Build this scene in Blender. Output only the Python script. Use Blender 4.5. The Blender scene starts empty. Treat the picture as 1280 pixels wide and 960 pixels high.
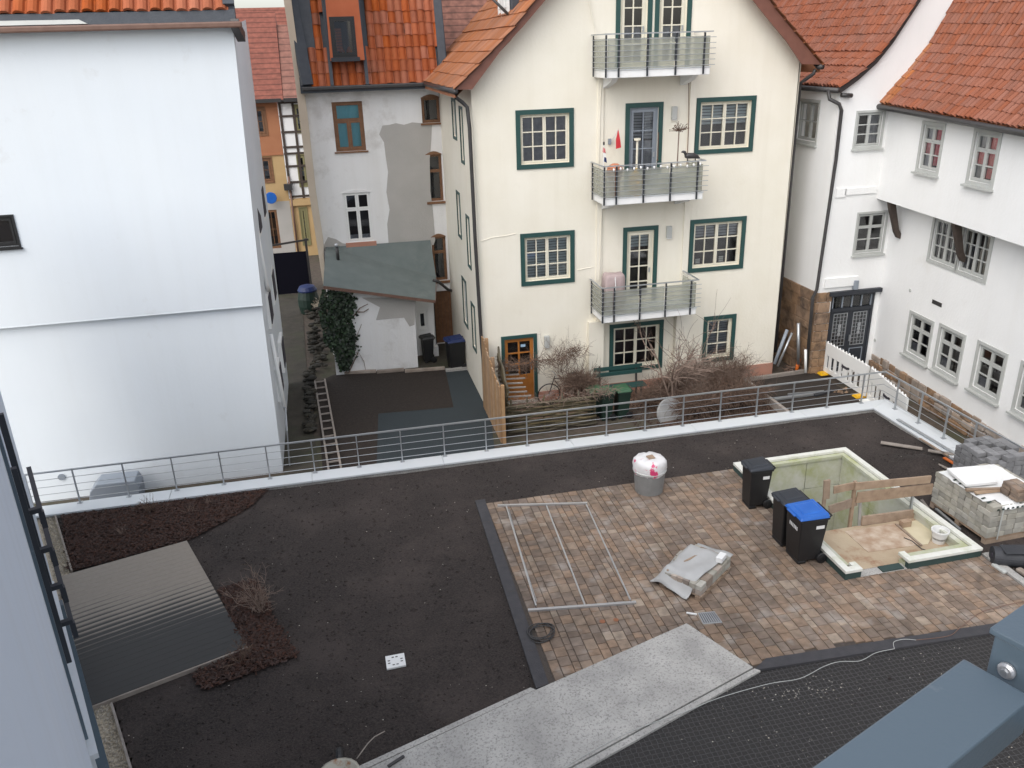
import bpy, bmesh, math, random
import numpy as np
from mathutils import Vector, Matrix
from mathutils.geometry import tessellate_polygon
R = math.radians
random.seed(7); rng = np.random.default_rng(7)
S = bpy.context.scene
COL = S.collection

# ------------------------------------------------------------------ camera
CH = 9.0                     # camera height above the terrace
FPX = 1035.0                 # focal length for a 1280 px wide picture
PIT, ROL, YAW = R(22.146), R(-1.770), R(12.115)
_f = np.array([math.sin(YAW)*math.cos(PIT), math.cos(YAW)*math.cos(PIT), -math.sin(PIT)])
_r = np.array([math.cos(YAW), -math.sin(YAW), 0.0]); _u = np.cross(_r, _f)
CR = math.cos(ROL)*_r + math.sin(ROL)*_u
CU = -math.sin(ROL)*_r + math.cos(ROL)*_u
cam_d = bpy.data.cameras.new('camera'); cam_d.sensor_width = 36; cam_d.lens = FPX/1280*36
cam_d.clip_start = 0.05; cam_d.clip_end = 3000
cam = bpy.data.objects.new('camera', cam_d); COL.objects.link(cam)
cam.matrix_world = Matrix(((CR[0], CU[0], -_f[0], 0), (CR[1], CU[1], -_f[1], 0), (CR[2], CU[2], -_f[2], CH), (0, 0, 0, 1)))
S.camera = cam
# ------------------------------------------------------------------ sky, sun, exposure (overcast, bright and soft)
SUN_EL, SUN_AZ = 48, 226      # azimuth: compass-like, clockwise from +Y
w = bpy.data.worlds.new('World'); S.world = w; w.use_nodes = True
wn = w.node_tree.nodes; wl = w.node_tree.links
sky = wn.new('ShaderNodeTexSky'); sky.sky_type = 'NISHITA'; sky.sun_disc = False
sky.sun_elevation = R(SUN_EL); sky.sun_rotation = R(SUN_AZ); sky.dust_density = 2.5; sky.air_density = 1.2; sky.ozone_density = 1
hs = wn.new('ShaderNodeHueSaturation'); hs.inputs['Saturation'].default_value = 0.38
wl.new(sky.outputs[0], hs.inputs['Color']); wl.new(hs.outputs[0], wn['Background'].inputs[0])
wn['Background'].inputs[1].default_value = 0.15
sl = bpy.data.lights.new('sun', 'SUN'); sl.energy = 0.8; sl.angle = R(90); sl.color = (1, .965, .92)
so = bpy.data.objects.new('sun', sl); COL.objects.link(so)
_sd = Vector((math.sin(R(SUN_AZ))*math.cos(R(SUN_EL)), math.cos(R(SUN_AZ))*math.cos(R(SUN_EL)), math.sin(R(SUN_EL))))
so.rotation_euler = (-_sd).to_track_quat('-Z', 'Y').to_euler(); so.location = _sd*60
S.view_settings.view_transform = 'Standard'; S.view_settings.look = 'None'; S.view_settings.gamma = 1
S.view_settings.use_curve_mapping = False
S.view_settings.exposure = 0.83
S.render.engine = 'CYCLES'; S.render.resolution_x = 1024; S.render.resolution_y = 768

# ------------------------------------------------------------------ pixel (of the 1280x960 photo) to direction, then to planes
def ray(px, py):
    return (px-640)*CR - (py-480)*CU + FPX*_f
def PZ(px, py, z):
    d = ray(px, py); return d*((z-CH)/d[2]) + np.array([0, 0, CH])
def PY(px, py, Y):
    d = ray(px, py); return d*(Y/d[1]) + np.array([0, 0, CH])
def PX(px, py, X):
    d = ray(px, py); return d*(X/d[0]) + np.array([0, 0, CH])
def proj(p):
    q = np.array(p, float) - np.array([0, 0, CH]); z = q @ _f
    return (q @ CR)/z*FPX + 640, -(q @ CU)/z*FPX + 480, z

# ------------------------------------------------------------------ materials
MATS = {}
def mat(name, col, rough=.8, col2=None, scale=6, bump=0, bscale=40, metal=0, rnd=0, spec=None, detail=4, contrast=.5, stain=None, coords='Object', streak=0):
    """procedural: two colours mixed by noise, per piece variation (object random / 'tint' attribute), bump"""
    if name in MATS: return MATS[name]
    m = bpy.data.materials.new(name); m.use_nodes = True; N = m.node_tree.nodes; L = m.node_tree.links
    b = N['Principled BSDF']; b.inputs['Roughness'].default_value = rough; b.inputs['Metallic'].default_value = metal
    if spec is not None: b.inputs['Specular IOR Level'].default_value = spec
    tc = N.new('ShaderNodeNewGeometry').outputs['Position']
    c = None
    if col2 is not None:
        n = N.new('ShaderNodeTexNoise'); n.inputs['Scale'].default_value = scale; n.inputs['Detail'].default_value = detail
        L.new(tc, n.inputs['Vector'])
        r = N.new('ShaderNodeValToRGB'); r.color_ramp.elements[0].position = .5-contrast/2; r.color_ramp.elements[1].position = .5+contrast/2
        r.color_ramp.elements[0].color = (*col, 1); r.color_ramp.elements[1].color = (*col2, 1)
        L.new(n.outputs[0], r.inputs[0]); c = r.outputs[0]
    else:
        rgb = N.new('ShaderNodeRGB'); rgb.outputs[0].default_value = (*col, 1); c = rgb.outputs[0]
    if stain:
        scol, sscale, lo, hi = stain
        n = N.new('ShaderNodeTexNoise'); n.inputs['Scale'].default_value = sscale; n.inputs['Detail'].default_value = 6; n.inputs['Roughness'].default_value = .65
        L.new(tc, n.inputs['Vector'])
        mr = N.new('ShaderNodeMapRange'); mr.inputs[1].default_value = lo; mr.inputs[2].default_value = hi
        L.new(n.outputs[0], mr.inputs[0])
        mx = N.new('ShaderNodeMix'); mx.data_type = 'RGBA'; L.new(mr.outputs[0], mx.inputs[0]); L.new(c, mx.inputs[6]); mx.inputs[7].default_value = (*scol, 1)
        c = mx.outputs[2]
    if streak:
        vm = N.new('ShaderNodeVectorMath'); vm.operation = 'MULTIPLY'; vm.inputs[1].default_value = (3.2, 3.2, .16); L.new(tc, vm.inputs[0])
        ns = N.new('ShaderNodeTexNoise'); ns.inputs['Scale'].default_value = 1.; ns.inputs['Detail'].default_value = 7; ns.inputs['Roughness'].default_value = .6; L.new(vm.outputs[0], ns.inputs['Vector'])
        ms = N.new('ShaderNodeMapRange'); ms.inputs[1].default_value = .46; ms.inputs[2].default_value = .8; ms.inputs[4].default_value = streak; L.new(ns.outputs[0], ms.inputs[0])
        mx = N.new('ShaderNodeMix'); mx.data_type = 'RGBA'; mx.blend_type = 'MULTIPLY'; L.new(ms.outputs[0], mx.inputs[0]); L.new(c, mx.inputs[6]); mx.inputs[7].default_value = (.62, .57, .48, 1); c = mx.outputs[2]
    if rnd:
        oi = N.new('ShaderNodeObjectInfo'); at = N.new('ShaderNodeAttribute'); at.attribute_name = 'tint'
        ad = N.new('ShaderNodeMath'); ad.operation = 'ADD'; L.new(oi.outputs['Random'], ad.inputs[0]); L.new(at.outputs['Fac'], ad.inputs[1])
        fr = N.new('ShaderNodeMath'); fr.operation = 'FRACT'; L.new(ad.outputs[0], fr.inputs[0])
        mr = N.new('ShaderNodeMapRange'); mr.inputs[3].default_value = 1-rnd; mr.inputs[4].default_value = 1+rnd; L.new(fr.outputs[0], mr.inputs[0])
        h = N.new('ShaderNodeHueSaturation'); L.new(mr.outputs[0], h.inputs['Value']); L.new(c, h.inputs['Color'])
        m2 = N.new('ShaderNodeMath'); m2.operation = 'MULTIPLY'; m2.inputs[1].default_value = 7.31; L.new(fr.outputs[0], m2.inputs[0])
        f2 = N.new('ShaderNodeMath'); f2.operation = 'FRACT'; L.new(m2.outputs[0], f2.inputs[0])
        mr2 = N.new('ShaderNodeMapRange'); mr2.inputs[3].default_value = 1-rnd; mr2.inputs[4].default_value = 1+rnd*.8; L.new(f2.outputs[0], mr2.inputs[0])
        L.new(mr2.outputs[0], h.inputs['Saturation']); c = h.outputs[0]
    L.new(c, b.inputs['Base Color'])
    if bump:
        n = N.new('ShaderNodeTexNoise'); n.inputs['Scale'].default_value = bscale; n.inputs['Detail'].default_value = 5
        L.new(tc, n.inputs['Vector'])
        bp = N.new('ShaderNodeBump'); bp.inputs['Strength'].default_value = min(1, bump); bp.inputs['Distance'].default_value = .02
        L.new(n.outputs[0], bp.inputs['Height']); L.new(bp.outputs[0], b.inputs['Normal'])
    MATS[name] = m; return m
def nodes_of(m): return m.node_tree.nodes, m.node_tree.links, m.node_tree.nodes['Principled BSDF']

M = dict(
 cream=mat('cream_render', (.77, .725, .61), .9, (.83, .79, .69), .9, .3, 14, streak=.12, stain=((.70, .64, .53), .55, .60, .85)),
 white=mat('white_render', (.80, .80, .79), .9, (.85, .85, .84), .7, .25, 14, streak=.08, stain=((.70, .68, .63), .5, .62, .9)),
 cold=mat('smooth_white_render', (.69, .735, .775), .85, (.73, .77, .80), .5, .12, 14, streak=.07, stain=((.62, .64, .65), .9, .64, .8)),
 dirty=mat('dirty_white_render', (.76, .755, .745), .9, (.82, .815, .81), .8, .4, 16, streak=.16, stain=((.40, .37, .33), .7, .56, .85)),
 patch=mat('grey_render_patch', (.40, .385, .36), .95, (.46, .44, .415), 1.4, .5, 30),
 tan=mat('tan_render', (.50, .42, .33), .9, (.58, .50, .40), 1.2, .3, 30),
 orange=mat('orange_render', (.36, .15, .075), .9, (.41, .18, .09), 1.5, .2, 30),
 yellow=mat('yellow_render', (.46, .31, .15), .9, (.52, .36, .18), 1.5, .2, 30),
 plinth=mat('red_plinth', (.42, .20, .14), .9, (.50, .26, .19), 1.3, .3, 25, stain=((.33, .24, .19), .8, .5, .8)),
 green=mat('dark_green_paint', (.018, .062, .058), .45, (.022, .072, .066), 5),
 ivory=mat('ivory_paint', (.70, .66, .53), .5, (.75, .71, .59), 4),
 wgrey=mat('grey_paint', (.42, .43, .41), .55, (.48, .49, .47), 4),
 pgrey=mat('blue_grey_paint', (.24, .27, .31), .5),
 brownwood=mat('brown_wood', (.16, .075, .035), .6, (.24, .12, .06), 9, .3, 60),
 orangewood=mat('varnished_orange_wood', (.36, .13, .025), .4, (.46, .18, .04), 6),
 white_paint=mat('white_paint', (.80, .80, .78), .45),
 dark=mat('dark_interior', (.045, .040, .052), .9),
 black=mat('black_plastic', (.010, .010, .011), .45, (.014, .014, .015), 8),
 anth=mat('anthracite_metal', (.022, .026, .034), .5, (.028, .032, .04), 4),
 slate=mat('dark_slate', (.035, .042, .055), .55, (.05, .058, .07), 6, .3, 30),
 steel=mat('galvanised_steel', (.42, .44, .46), .42, (.50, .52, .54), 6, metal=.75),
 coping=mat('aluminium_coping', (.62, .65, .67), .40, (.68, .71, .73), 1.2, metal=.15),
 tileA=mat('orange_clay_tile', (.32, .088, .038), .75, (.38, .118, .052), 3, .25, 60, rnd=.12, spec=.15, stain=((.13, .055, .035), 1.1, .56, .86)),
 tileB=mat('red_brown_clay_tile', (.225, .082, .050), .75, (.28, .108, .066), 3, .25, 60, rnd=.10, spec=.15, stain=((.17, .075, .05), .9, .55, .9)),
 tileC=mat('light_orange_clay_tile', (.33, .128, .058), .75, (.39, .16, .078), 3, .25, 60, rnd=.10, spec=.15, stain=((.22, .11, .07), .8, .52, .9)),
 verge=mat('red_brown_verge', (.15, .060, .042), .6, (.19, .08, .055), 5),
 gutter=mat('dark_gutter', (.035, .033, .034), .4, (.05, .047, .046), 6),
 copper=mat('brown_gutter', (.14, .075, .055), .5, (.19, .11, .08), 6),
 soil=mat('dark_substrate', (.008, .006, .0054), .95, (.052, .040, .0355), 30, 1, 60, detail=9, contrast=.5, stain=((.070, .054, .048), .6, .46, .85)),
 ground=mat('yard_earth', (.055, .042, .032), .95, (.10, .078, .06), 5, .8, 30, stain=((.05, .06, .028), .8, .5, .75)),
 alley=mat('mossy_alley', (.034, .030, .022), .95, (.064, .055, .042), 3, .7, 18, stain=((.05, .055, .028), .9, .48, .72)),
 bed=mat('bed_soil', (.017, .012, .009), .95, (.036, .026, .020), 14, 1, 50),
 bluegravel=mat('blue_grey_gravel', (.018, .025, .029), .95, (.045, .058, .064), 45, 1, 80, contrast=.8),
 concrete=mat('concrete', (.31, .30, .285), .85, (.50, .485, .455), 1.7, .35, 60, stain=((.22, .212, .20), 32, .50, .66)),
 kerb=mat('dark_kerb', (.040, .039, .044), .85, (.058, .056, .060), 7, .4, 60),
 joint=mat('paving_joint', (.055, .045, .038), .95, (.085, .07, .06), 20, .5, 80),
 wood=mat('rough_board', (.24, .17, .12), .85, (.36, .27, .195), 7, .4, 60, rnd=.15),
 woodgrey=mat('weathered_wood', (.22, .19, .165), .9, (.32, .28, .245), 8, .5, 50, rnd=.12),
 fence=mat('tan_fence', (.32, .19, .095), .8, (.42, .27, .15), 5, .4, 40, rnd=.15),
 bark=mat('bare_twig', (.17, .12, .095), .9, (.27, .20, .16), 9),
 barkred=mat('red_brown_twig', (.10, .062, .045), .9, (.165, .11, .08), 9),
 leaf=mat('ivy_leaf', (.010, .023, .010), .6, (.030, .052, .024), 11, rnd=.45),
 mulch=mat('bark_mulch', (.022, .010, .007), .9, (.075, .036, .025), 60, rnd=.3),
 gravelm=mat('pale_gravel', (.30, .26, .20), .85, (.55, .48, .38), 45, rnd=.3),
 green_lid=mat('green_plastic', (.035, .10, .05), .45, (.045, .12, .06), 6),
 dgreen=mat('dark_green_plastic', (.012, .030, .022), .5),
 blue=mat('blue_plastic', (.012, .10, .42), .35, (.02, .13, .48), 6),
 dblue=mat('dark_blue_plastic', (.010, .024, .10), .5),
 label=mat('white_label', (.74, .74, .73), .5),
 stone=mat('sandstone', (.22, .135, .08), .9, (.36, .24, .15), 2.4, .9, 18, rnd=.10, stain=((.10, .066, .045), 2.2, .46, .66)),
 rubble=mat('grey_brown_stone', (.24, .19, .15), .9, (.36, .30, .25), 4, .7, 25, rnd=.25),
 algae=mat('algae_concrete', (.46, .47, .40), .8, (.56, .56, .49), 2, .2, 30, stain=((.34, .36, .17), 1.5, .42, .70)),
 rim=mat('white_rim', (.62, .62, .56), .7, (.74, .74, .70), 3, .2, 40, stain=((.45, .46, .33), 3, .5, .8)),
 landing=mat('sandy_floor', (.36, .27, .18), .9, (.47, .385, .275), 1.6, .4, 30, stain=((.30, .18, .11), 2, .52, .66)),
 grill=mat('dusty_rose_cover', (.36, .28, .275), .85, (.45, .355, .345), 7),
 frost=mat('grey_green_balcony_panel', (.33, .35, .29), .35, (.40, .42, .36), 3),
 graypaver=mat('grey_concrete_block', (.30, .285, .245), .9, (.40, .38, .33), 8, .4, 60, rnd=.2),
 dkpaver=mat('dark_grey_block', (.15, .15, .155), .9, (.21, .21, .215), 8, .4, 60, rnd=.2),
 tarp=mat('grey_sheet', (.36, .36, .355), .6, (.43, .43, .425), 3, .15, 30),
 alu=mat('aluminium_bar', (.55, .55, .56), .35, metal=.7),
 railblue=mat('blue_grey_powder_coat', (.088, .122, .152), .36, (.098, .132, .162), 3, .05, 200, stain=((.14, .17, .195), 14, .62, .70)),
 roofgreen=mat('green_grey_roofing_felt', (.12, .145, .14), .8, (.16, .185, .178), 2.2, .3, 50, stain=((.22, .24, .22), .9, .58, .85)),
 bluewall=mat('camera_building_render', (.58, .65, .75), .85, (.62, .68, .77), .8, .06, 160, streak=.15),
 redcloth=mat('red_curtain', (.78, .07, .13), .85, (.85, .30, .33), 14),
 bluecloth=mat('turquoise_curtain', (.17, .55, .64), .8, (.22, .62, .70), 4),
 blind=mat('pale_blind', (.58, .66, .70), .7, (.66, .72, .76), 4),
 darkblind=mat('grey_blind', (.36, .39, .45), .7, (.44, .47, .52), 4),
 greyshade=mat('grey_net_curtain', (.28, .29, .34), .8, (.46, .47, .52), 7),
 olivestrip=mat('olive_timber_frame', (.23, .21, .10), .7),
 timber=mat('dark_timber', (.045, .034, .027), .8, (.07, .05, .04), 8),
 navy=mat('navy_sheet_gate', (.004, .004, .010), .7, spec=.15),
 red=mat('red_cloth', (.55, .03, .04), .7), yellowp=mat('yellow_plastic', (.72, .40, .01), .4),
 terracotta=mat('terracotta', (.50, .19, .10), .7), orangep=mat('orange_pipe', (.55, .13, .02), .4),
 rust=mat('rusty_brown', (.25, .10, .05), .8), insul=mat('black_membrane', (.028, .030, .036), .6, (.04, .042, .048), 6, .3, 30),
 teal=mat('dark_teal_foam', (.03, .055, .05), .8),
)
def _glass():
    m = bpy.data.materials.new('window_glass'); m.use_nodes = True; N = m.node_tree.nodes; L = m.node_tree.links
    N.remove(N['Principled BSDF']); o = N['Material Output']
    t = N.new('ShaderNodeBsdfTransparent'); t.inputs[0].default_value = (.93, .95, .95, 1)
    g = N.new('ShaderNodeBsdfGlossy'); g.inputs['Roughness'].default_value = .03
    fr = N.new('ShaderNodeFresnel'); fr.inputs[0].default_value = 2.0
    mx = N.new('ShaderNodeMixShader'); L.new(fr.outputs[0], mx.inputs[0]); L.new(t.outputs[0], mx.inputs[1]); L.new(g.outputs[0], mx.inputs[2]); L.new(mx.outputs[0], o.inputs[0])
    return m
M['glass'] = _glass()

# ------------------------------------------------------------------ objects
def root_loc(o):
    while o is not None and o.parent is not None: o = o.parent
    return Vector(o.location) if o is not None else Vector((0, 0, 0))
def tag(o, label=None, cat=None, group=None, kind=None):
    if label: o['label'] = label
    if cat: o['category'] = cat
    if group: o['group'] = group
    if kind: o['kind'] = kind
    return o
def thing(name, label, cat, base=(0, 0, 0), group=None):
    o = bpy.data.objects.new(name, None); COL.objects.link(o); o.location = [float(x) for x in base]; o.empty_display_size = .2
    return tag(o, label, cat, group)
V3 = lambda p: np.array([float(p[0]), float(p[1]), float(p[2])])
class MB:
    def __init__(s): s.v = []; s.f = []; s.m = []; s.t = []; s.tint = 0.
    def add(s, vs, fs, mi=0):
        o = len(s.v); s.v += [tuple(map(float, p)) for p in vs]
        for f in fs: s.f.append([i+o for i in f]); s.m.append(mi); s.t.append(s.tint)
        return s
    def hexa(s, p, mi=0):   # 8 corners: bottom ring 0-3, top ring 4-7
        return s.add(p, [(3, 2, 1, 0), (4, 5, 6, 7), (0, 1, 5, 4), (1, 2, 6, 5), (2, 3, 7, 6), (3, 0, 4, 7)], mi)
    def box(s, x0, x1, y0, y1, z0, z1, mi=0):
        return s.hexa([(x0, y0, z0), (x1, y0, z0), (x1, y1, z0), (x0, y1, z0), (x0, y0, z1), (x1, y0, z1), (x1, y1, z1), (x0, y1, z1)], mi)
    def fbox(s, fr, a0, a1, b0, b1, c0, c1, mi=0):   # box in a wall frame
        W = fr.W
        return s.hexa([W(a0, b0, c0), W(a1, b0, c0), W(a1, b1, c0), W(a0, b1, c0), W(a0, b0, c1), W(a1, b0, c1), W(a1, b1, c1), W(a0, b1, c1)], mi)
    def bar(s, p, q, w, h=None, up=(0, 0, 1), mi=0):  # rectangular bar from p to q (centre line)
        h = w if h is None else h; p = V3(p); q = V3(q); d = q-p; d /= np.linalg.norm(d)
        x = np.cross(d, V3(up)); 
        if np.linalg.norm(x) < 1e-4: x = np.cross(d, V3((1, 0, 0)))
        x /= np.linalg.norm(x); y = np.cross(x, d)
        c = [p-x*w/2-y*h/2, p+x*w/2-y*h/2, p+x*w/2+y*h/2, p-x*w/2+y*h/2]
        return s.hexa(c + [k+(q-p) for k in c], mi)
    def tube(s, pts, r, n=8, mi=0, cap=True):
        pts = [V3(p) for p in pts]; rs = r if hasattr(r, '__len__') else [r]*len(pts); vs = []
        px = None
        for i, p in enumerate(pts):
            d = pts[min(i+1, len(pts)-1)] - pts[max(i-1, 0)]; d /= (np.linalg.norm(d)+1e-9)
            a = px if px is not None else (V3((0, 0, 1)) if abs(d[2]) < .9 else V3((1, 0, 0)))
            x = a - d*(a @ d); 
            if np.linalg.norm(x) < 1e-3: x = np.cross(d, V3((0, 1, 0)))
            x /= np.linalg.norm(x); px = x; y = np.cross(d, x)
            vs += [p + rs[i]*(math.cos(2*math.pi*k/n)*x + math.sin(2*math.pi*k/n)*y) for k in range(n)]
        fs = [(i*n+k, i*n+(k+1) % n, (i+1)*n+(k+1) % n, (i+1)*n+k) for i in range(len(pts)-1) for k in range(n)]
        if cap: fs += [tuple(range(n-1, -1, -1)), tuple((len(pts)-1)*n+k for k in range(n))]
        return s.add(vs, fs, mi)
    def lathe(s, c, prof, n=24, mi=0, axis=None):    # prof: (r, z) about a vertical axis at c
        c = V3(c); ax = V3(axis) if axis is not None else V3((0, 0, 1)); x = np.cross(ax, V3((0, 1, 0))) 
        if np.linalg.norm(x) < .1: x = np.cross(ax, V3((1, 0, 0)))
        x /= np.linalg.norm(x); y = np.cross(ax, x); vs = []
        for r, z in prof: vs += [c + ax*z + r*(math.cos(2*math.pi*k/n)*x + math.sin(2*math.pi*k/n)*y) for k in range(n)]
        fs = [(i*n+k, i*n+(k+1) % n, (i+1)*n+(k+1) % n, (i+1)*n+k) for i in range(len(prof)-1) for k in range(n)]
        fs += [tuple(range(n-1, -1, -1)), tuple((len(prof)-1)*n+k for k in range(n))]
        return s.add(vs, fs, mi)
    def prism(s, poly, z0, z1, mi=0):                # poly: (x, y) list
        n = len(poly); tri = tessellate_polygon([[Vector((p[0], p[1], 0)) for p in poly]])
        vs = [(p[0], p[1], z0) for p in poly] + [(p[0], p[1], z1) for p in poly]
        fs = [tuple(t) for t in tri] + [tuple(i+n for i in t) for t in tri] + [(i, (i+1) % n, n+(i+1) % n, n+i) for i in range(n)]
        return s.add(vs, fs, mi)
    def fprism(s, fr, poly, c0, c1, mi=0):           # polygon (a, b) in a wall frame, extruded along its normal
        n = len(poly); tri = tessellate_polygon([[Vector((p[0], p[1], 0)) for p in poly]])
        vs = [fr.W(p[0], p[1], c0) for p in poly] + [fr.W(p[0], p[1], c1) for p in poly]
        fs = [tuple(t) for t in tri] + [tuple(i+n for i in t) for t in tri] + [(i, (i+1) % n, n+(i+1) % n, n+i) for i in range(n)]
        return s.add(vs, fs, mi)
    def build(s, name, m, parent=None, smooth=False, bevel=0, recalc=True):
        off = root_loc(parent)
        me = bpy.data.meshes.new(name); me.from_pydata([(x-off.x, y-off.y, z-off.z) for x, y, z in s.v], [], s.f)
        ms = m if isinstance(m, (list, tuple)) else [m]
        for k in ms: me.materials.append(k)
        if len(ms) > 1: me.polygons.foreach_set('material_index', s.m)
        if any(s.t):
            a = me.attributes.new('tint', 'FLOAT', 'FACE'); a.data.foreach_set('value', s.t)
        if recalc:
            bm = bmesh.new(); bm.from_mesh(me); bmesh.ops.recalc_face_normals(bm, faces=bm.faces); bm.to_mesh(me); bm.free()
        if smooth: me.shade_smooth()
        me.update()
        o = bpy.data.objects.new(name, me); COL.objects.link(o)
        if parent is not None: o.parent = parent
        if bevel:
            b = o.modifiers.new('bevel', 'BEVEL'); b.width = bevel; b.segments = 2; b.limit_method = 'ANGLE'
        return o
def child(name, me, parent, mw):
    """object sharing mesh data, placed by a world matrix, under a part or thing whose root is not rotated"""
    o = bpy.data.objects.new(name, me); COL.objects.link(o); o.parent = parent
    o.matrix_basis = Matrix.Translation(-root_loc(parent)) @ mw; return o
class Frame:
    """a wall's own axes: a along the wall, b up, c out of the wall"""
    def __init__(s, O, u, n, v=(0, 0, 1)): s.O = V3(O); s.u = V3(u)/np.linalg.norm(u); s.n = V3(n)/np.linalg.norm(n); s.v = V3(v)/np.linalg.norm(v)
    def W(s, a, b, c=0.): return s.O + s.u*a + s.v*b + s.n*c
    def hit(s, px, py, c=0.):   # pixel to (a, b) on the plane c in front of the wall
        d = ray(px, py); q = s.O + s.n*c - np.array([0, 0, CH]); t = (q @ s.n)/(d @ s.n)
        p = d*t - (s.O - np.array([0, 0, CH])); return p @ s.u, p @ s.v
    def rect(s, x0, y0, x1, y1, c=0.):
        a, b = s.hit(x0, y0, c), s.hit(x1, y1, c); return (min(a[0], b[0]), min(a[1], b[1]), max(a[0], b[0]), max(a[1], b[1]))
def facade(name, fr, outer, holes, parent, m, depth=.16, inner=.55, arch=None):
    """wall sheet with real openings: reveals in the wall's material, a dark room behind"""
    b = MB(); polys = [[Vector((x, y, 0)) for x, y in outer]]
    for h in holes: polys.append([Vector((h[0], h[1], 0)), Vector((h[0], h[3], 0)), Vector((h[2], h[3], 0)), Vector((h[2], h[1], 0))])
    flat = [p for q in polys for p in q]; tri = tessellate_polygon(polys)
    b.add([fr.W(p.x, p.y) for p in flat], [tuple(t) for t in tri])
    for a0, b0, a1, b1 in holes:
        ring = [(a0, b0), (a1, b0), (a1, b1), (a0, b1)]
        for c0, c1, mi in ((0, -depth, 0), (-depth, -inner, 1)):
            vs = [fr.W(*p, c0) for p in ring] + [fr.W(*p, c1) for p in ring]
            b.add(vs, [(i, (i+1) % 4, 4+(i+1) % 4, 4+i) for i in range(4)], mi)
        b.add([fr.W(*p, -inner) for p in ring], [(0, 1, 2, 3)], 1)
    return b.build(name, [m, M['dark']], parent, recalc=False)
def window(root, fr, r, cas=2, nx=2, ny=3, fm='ivory', fw=.055, recess=.07, bar=.028, surround=None, sill=None, blind=None, top=None, name='window'):
    """r = opening (a0, b0, a1, b1). casements side by side, nx x ny panes each; top = height share of a row of upper lights"""
    a0, b0, a1, b1 = r; f = MB(); panes = []; c1 = -recess; c0 = c1-.05
    def ringbox(x0, y0, x1, y1, t, e=0):
        f.fbox(fr, x0, x1, y0, y0+t, c0, c1+e); f.fbox(fr, x0, x1, y1-t, y1, c0, c1+e)
        f.fbox(fr, x0, x0+t, y0+t, y1-t, c0, c1+e-.001); f.fbox(fr, x1-t, x1, y0+t, y1-t, c0, c1+e-.001)
    ringbox(a0, b0, a1, b1, fw*.7)
    x0, y0, x1, y1 = a0+fw*.7, b0+fw*.7, a1-fw*.7, b1-fw*.7
    rows = [(y0, y1, ny)]
    if top: ym = y1-(y1-y0)*abs(top); rows = [(y0, ym, ny), (ym, y1, 1)]
    for ri, (ya, yb, n) in enumerate(rows):
        cs_ = 1 if (ri == 1 and top < 0) else cas
        for k in range(cs_):
            xa = x0+(x1-x0)*k/cs_; xb = x0+(x1-x0)*(k+1)/cs_
            ringbox(xa+.002, ya+.002, xb-.002, yb-.002, fw*.75, .012)
            ia, ib, ja, jb = xa+fw*.75, xb-fw*.75, ya+fw*.75, yb-fw*.75
            for i in range(1, nx): xm = ia+(ib-ia)*i/nx; f.fbox(fr, xm-bar/2, xm+bar/2, ja, jb, c0+.004, c1+.004)
            for j in range(1, n): ym2 = ja+(jb-ja)*j/n; f.fbox(fr, ia, ib, ym2-bar/2, ym2+bar/2, c0+.005, c1+.003)
            for i in range(nx):
                for j in range(n):
                    panes.append((ia+(ib-ia)*i/nx, ia+(ib-ia)*(i+1)/nx, ja+(jb-ja)*j/n, ja+(jb-ja)*(j+1)/n))
    wo = f.build(name, M[fm], root)
    for p in panes:
        q = MB(); q.add([fr.W(p[0], p[2], c0+.02), fr.W(p[1], p[2], c0+.02), fr.W(p[1], p[3], c0+.02), fr.W(p[0], p[3], c0+.02)], [(0, 1, 2, 3)]); q.build('pane', M['glass'], wo, recalc=False)
    if surround:
        sm, sw, pr = surround; g = MB()
        g.fbox(fr, a0-sw, a1+sw, b1, b1+sw, -.01, pr); g.fbox(fr, a0-sw, a1+sw, b0-sw, b0, -.01, pr)
        g.fbox(fr, a0-sw, a0, b0, b1, -.01, pr-.002); g.fbox(fr, a1, a1+sw, b0, b1, -.01, pr-.002); g.build('surround', M[sm], wo)
    if sill:
        sm, sh, pr = sill; sw = surround[1] if surround else .03; g = MB(); g.fbox(fr, a0-sw-.03, a1+sw+.03, b0-sh-(surround[1] if surround else 0), b0-(surround[1] if surround else 0)-.002, -.02, pr); g.build('sill', M[sm], wo)
    if blind:
        for (m_, u0, u1, v0, v1, kind) in blind:     # shares of the opening
            g = MB(); xa, xb = x0+(x1-x0)*u0, x0+(x1-x0)*u1; ya, yb = y0+(y1-y0)*v0, y0+(y1-y0)*v1
            if kind == 'slat':
                n = max(3, int((yb-ya)/.075)); h = (yb-ya)/n
                for k in range(n): g.fbox(fr, xa, xb, ya+h*k+h*.1, ya+h*(k+1)-h*.1, c0-.06-(k % 2)*.004, c0-.05)
                g.build('blind', M[m_], wo)
            else:
                n = 18; vs = []
                for k in range(n+1):
                    a = xa+(xb-xa)*k/n; c = c0-.02+.012*math.sin(k*1.9)+.006*math.sin(k*.7)
                    vs += [fr.W(a, ya, c), fr.W(a, yb, c)]
                g.add(vs, [(2*k, 2*k+2, 2*k+3, 2*k+1) for k in range(n)]); g.build('curtain', M[m_], wo, smooth=True, recalc=False)
    return wo
TILES = {}
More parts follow.
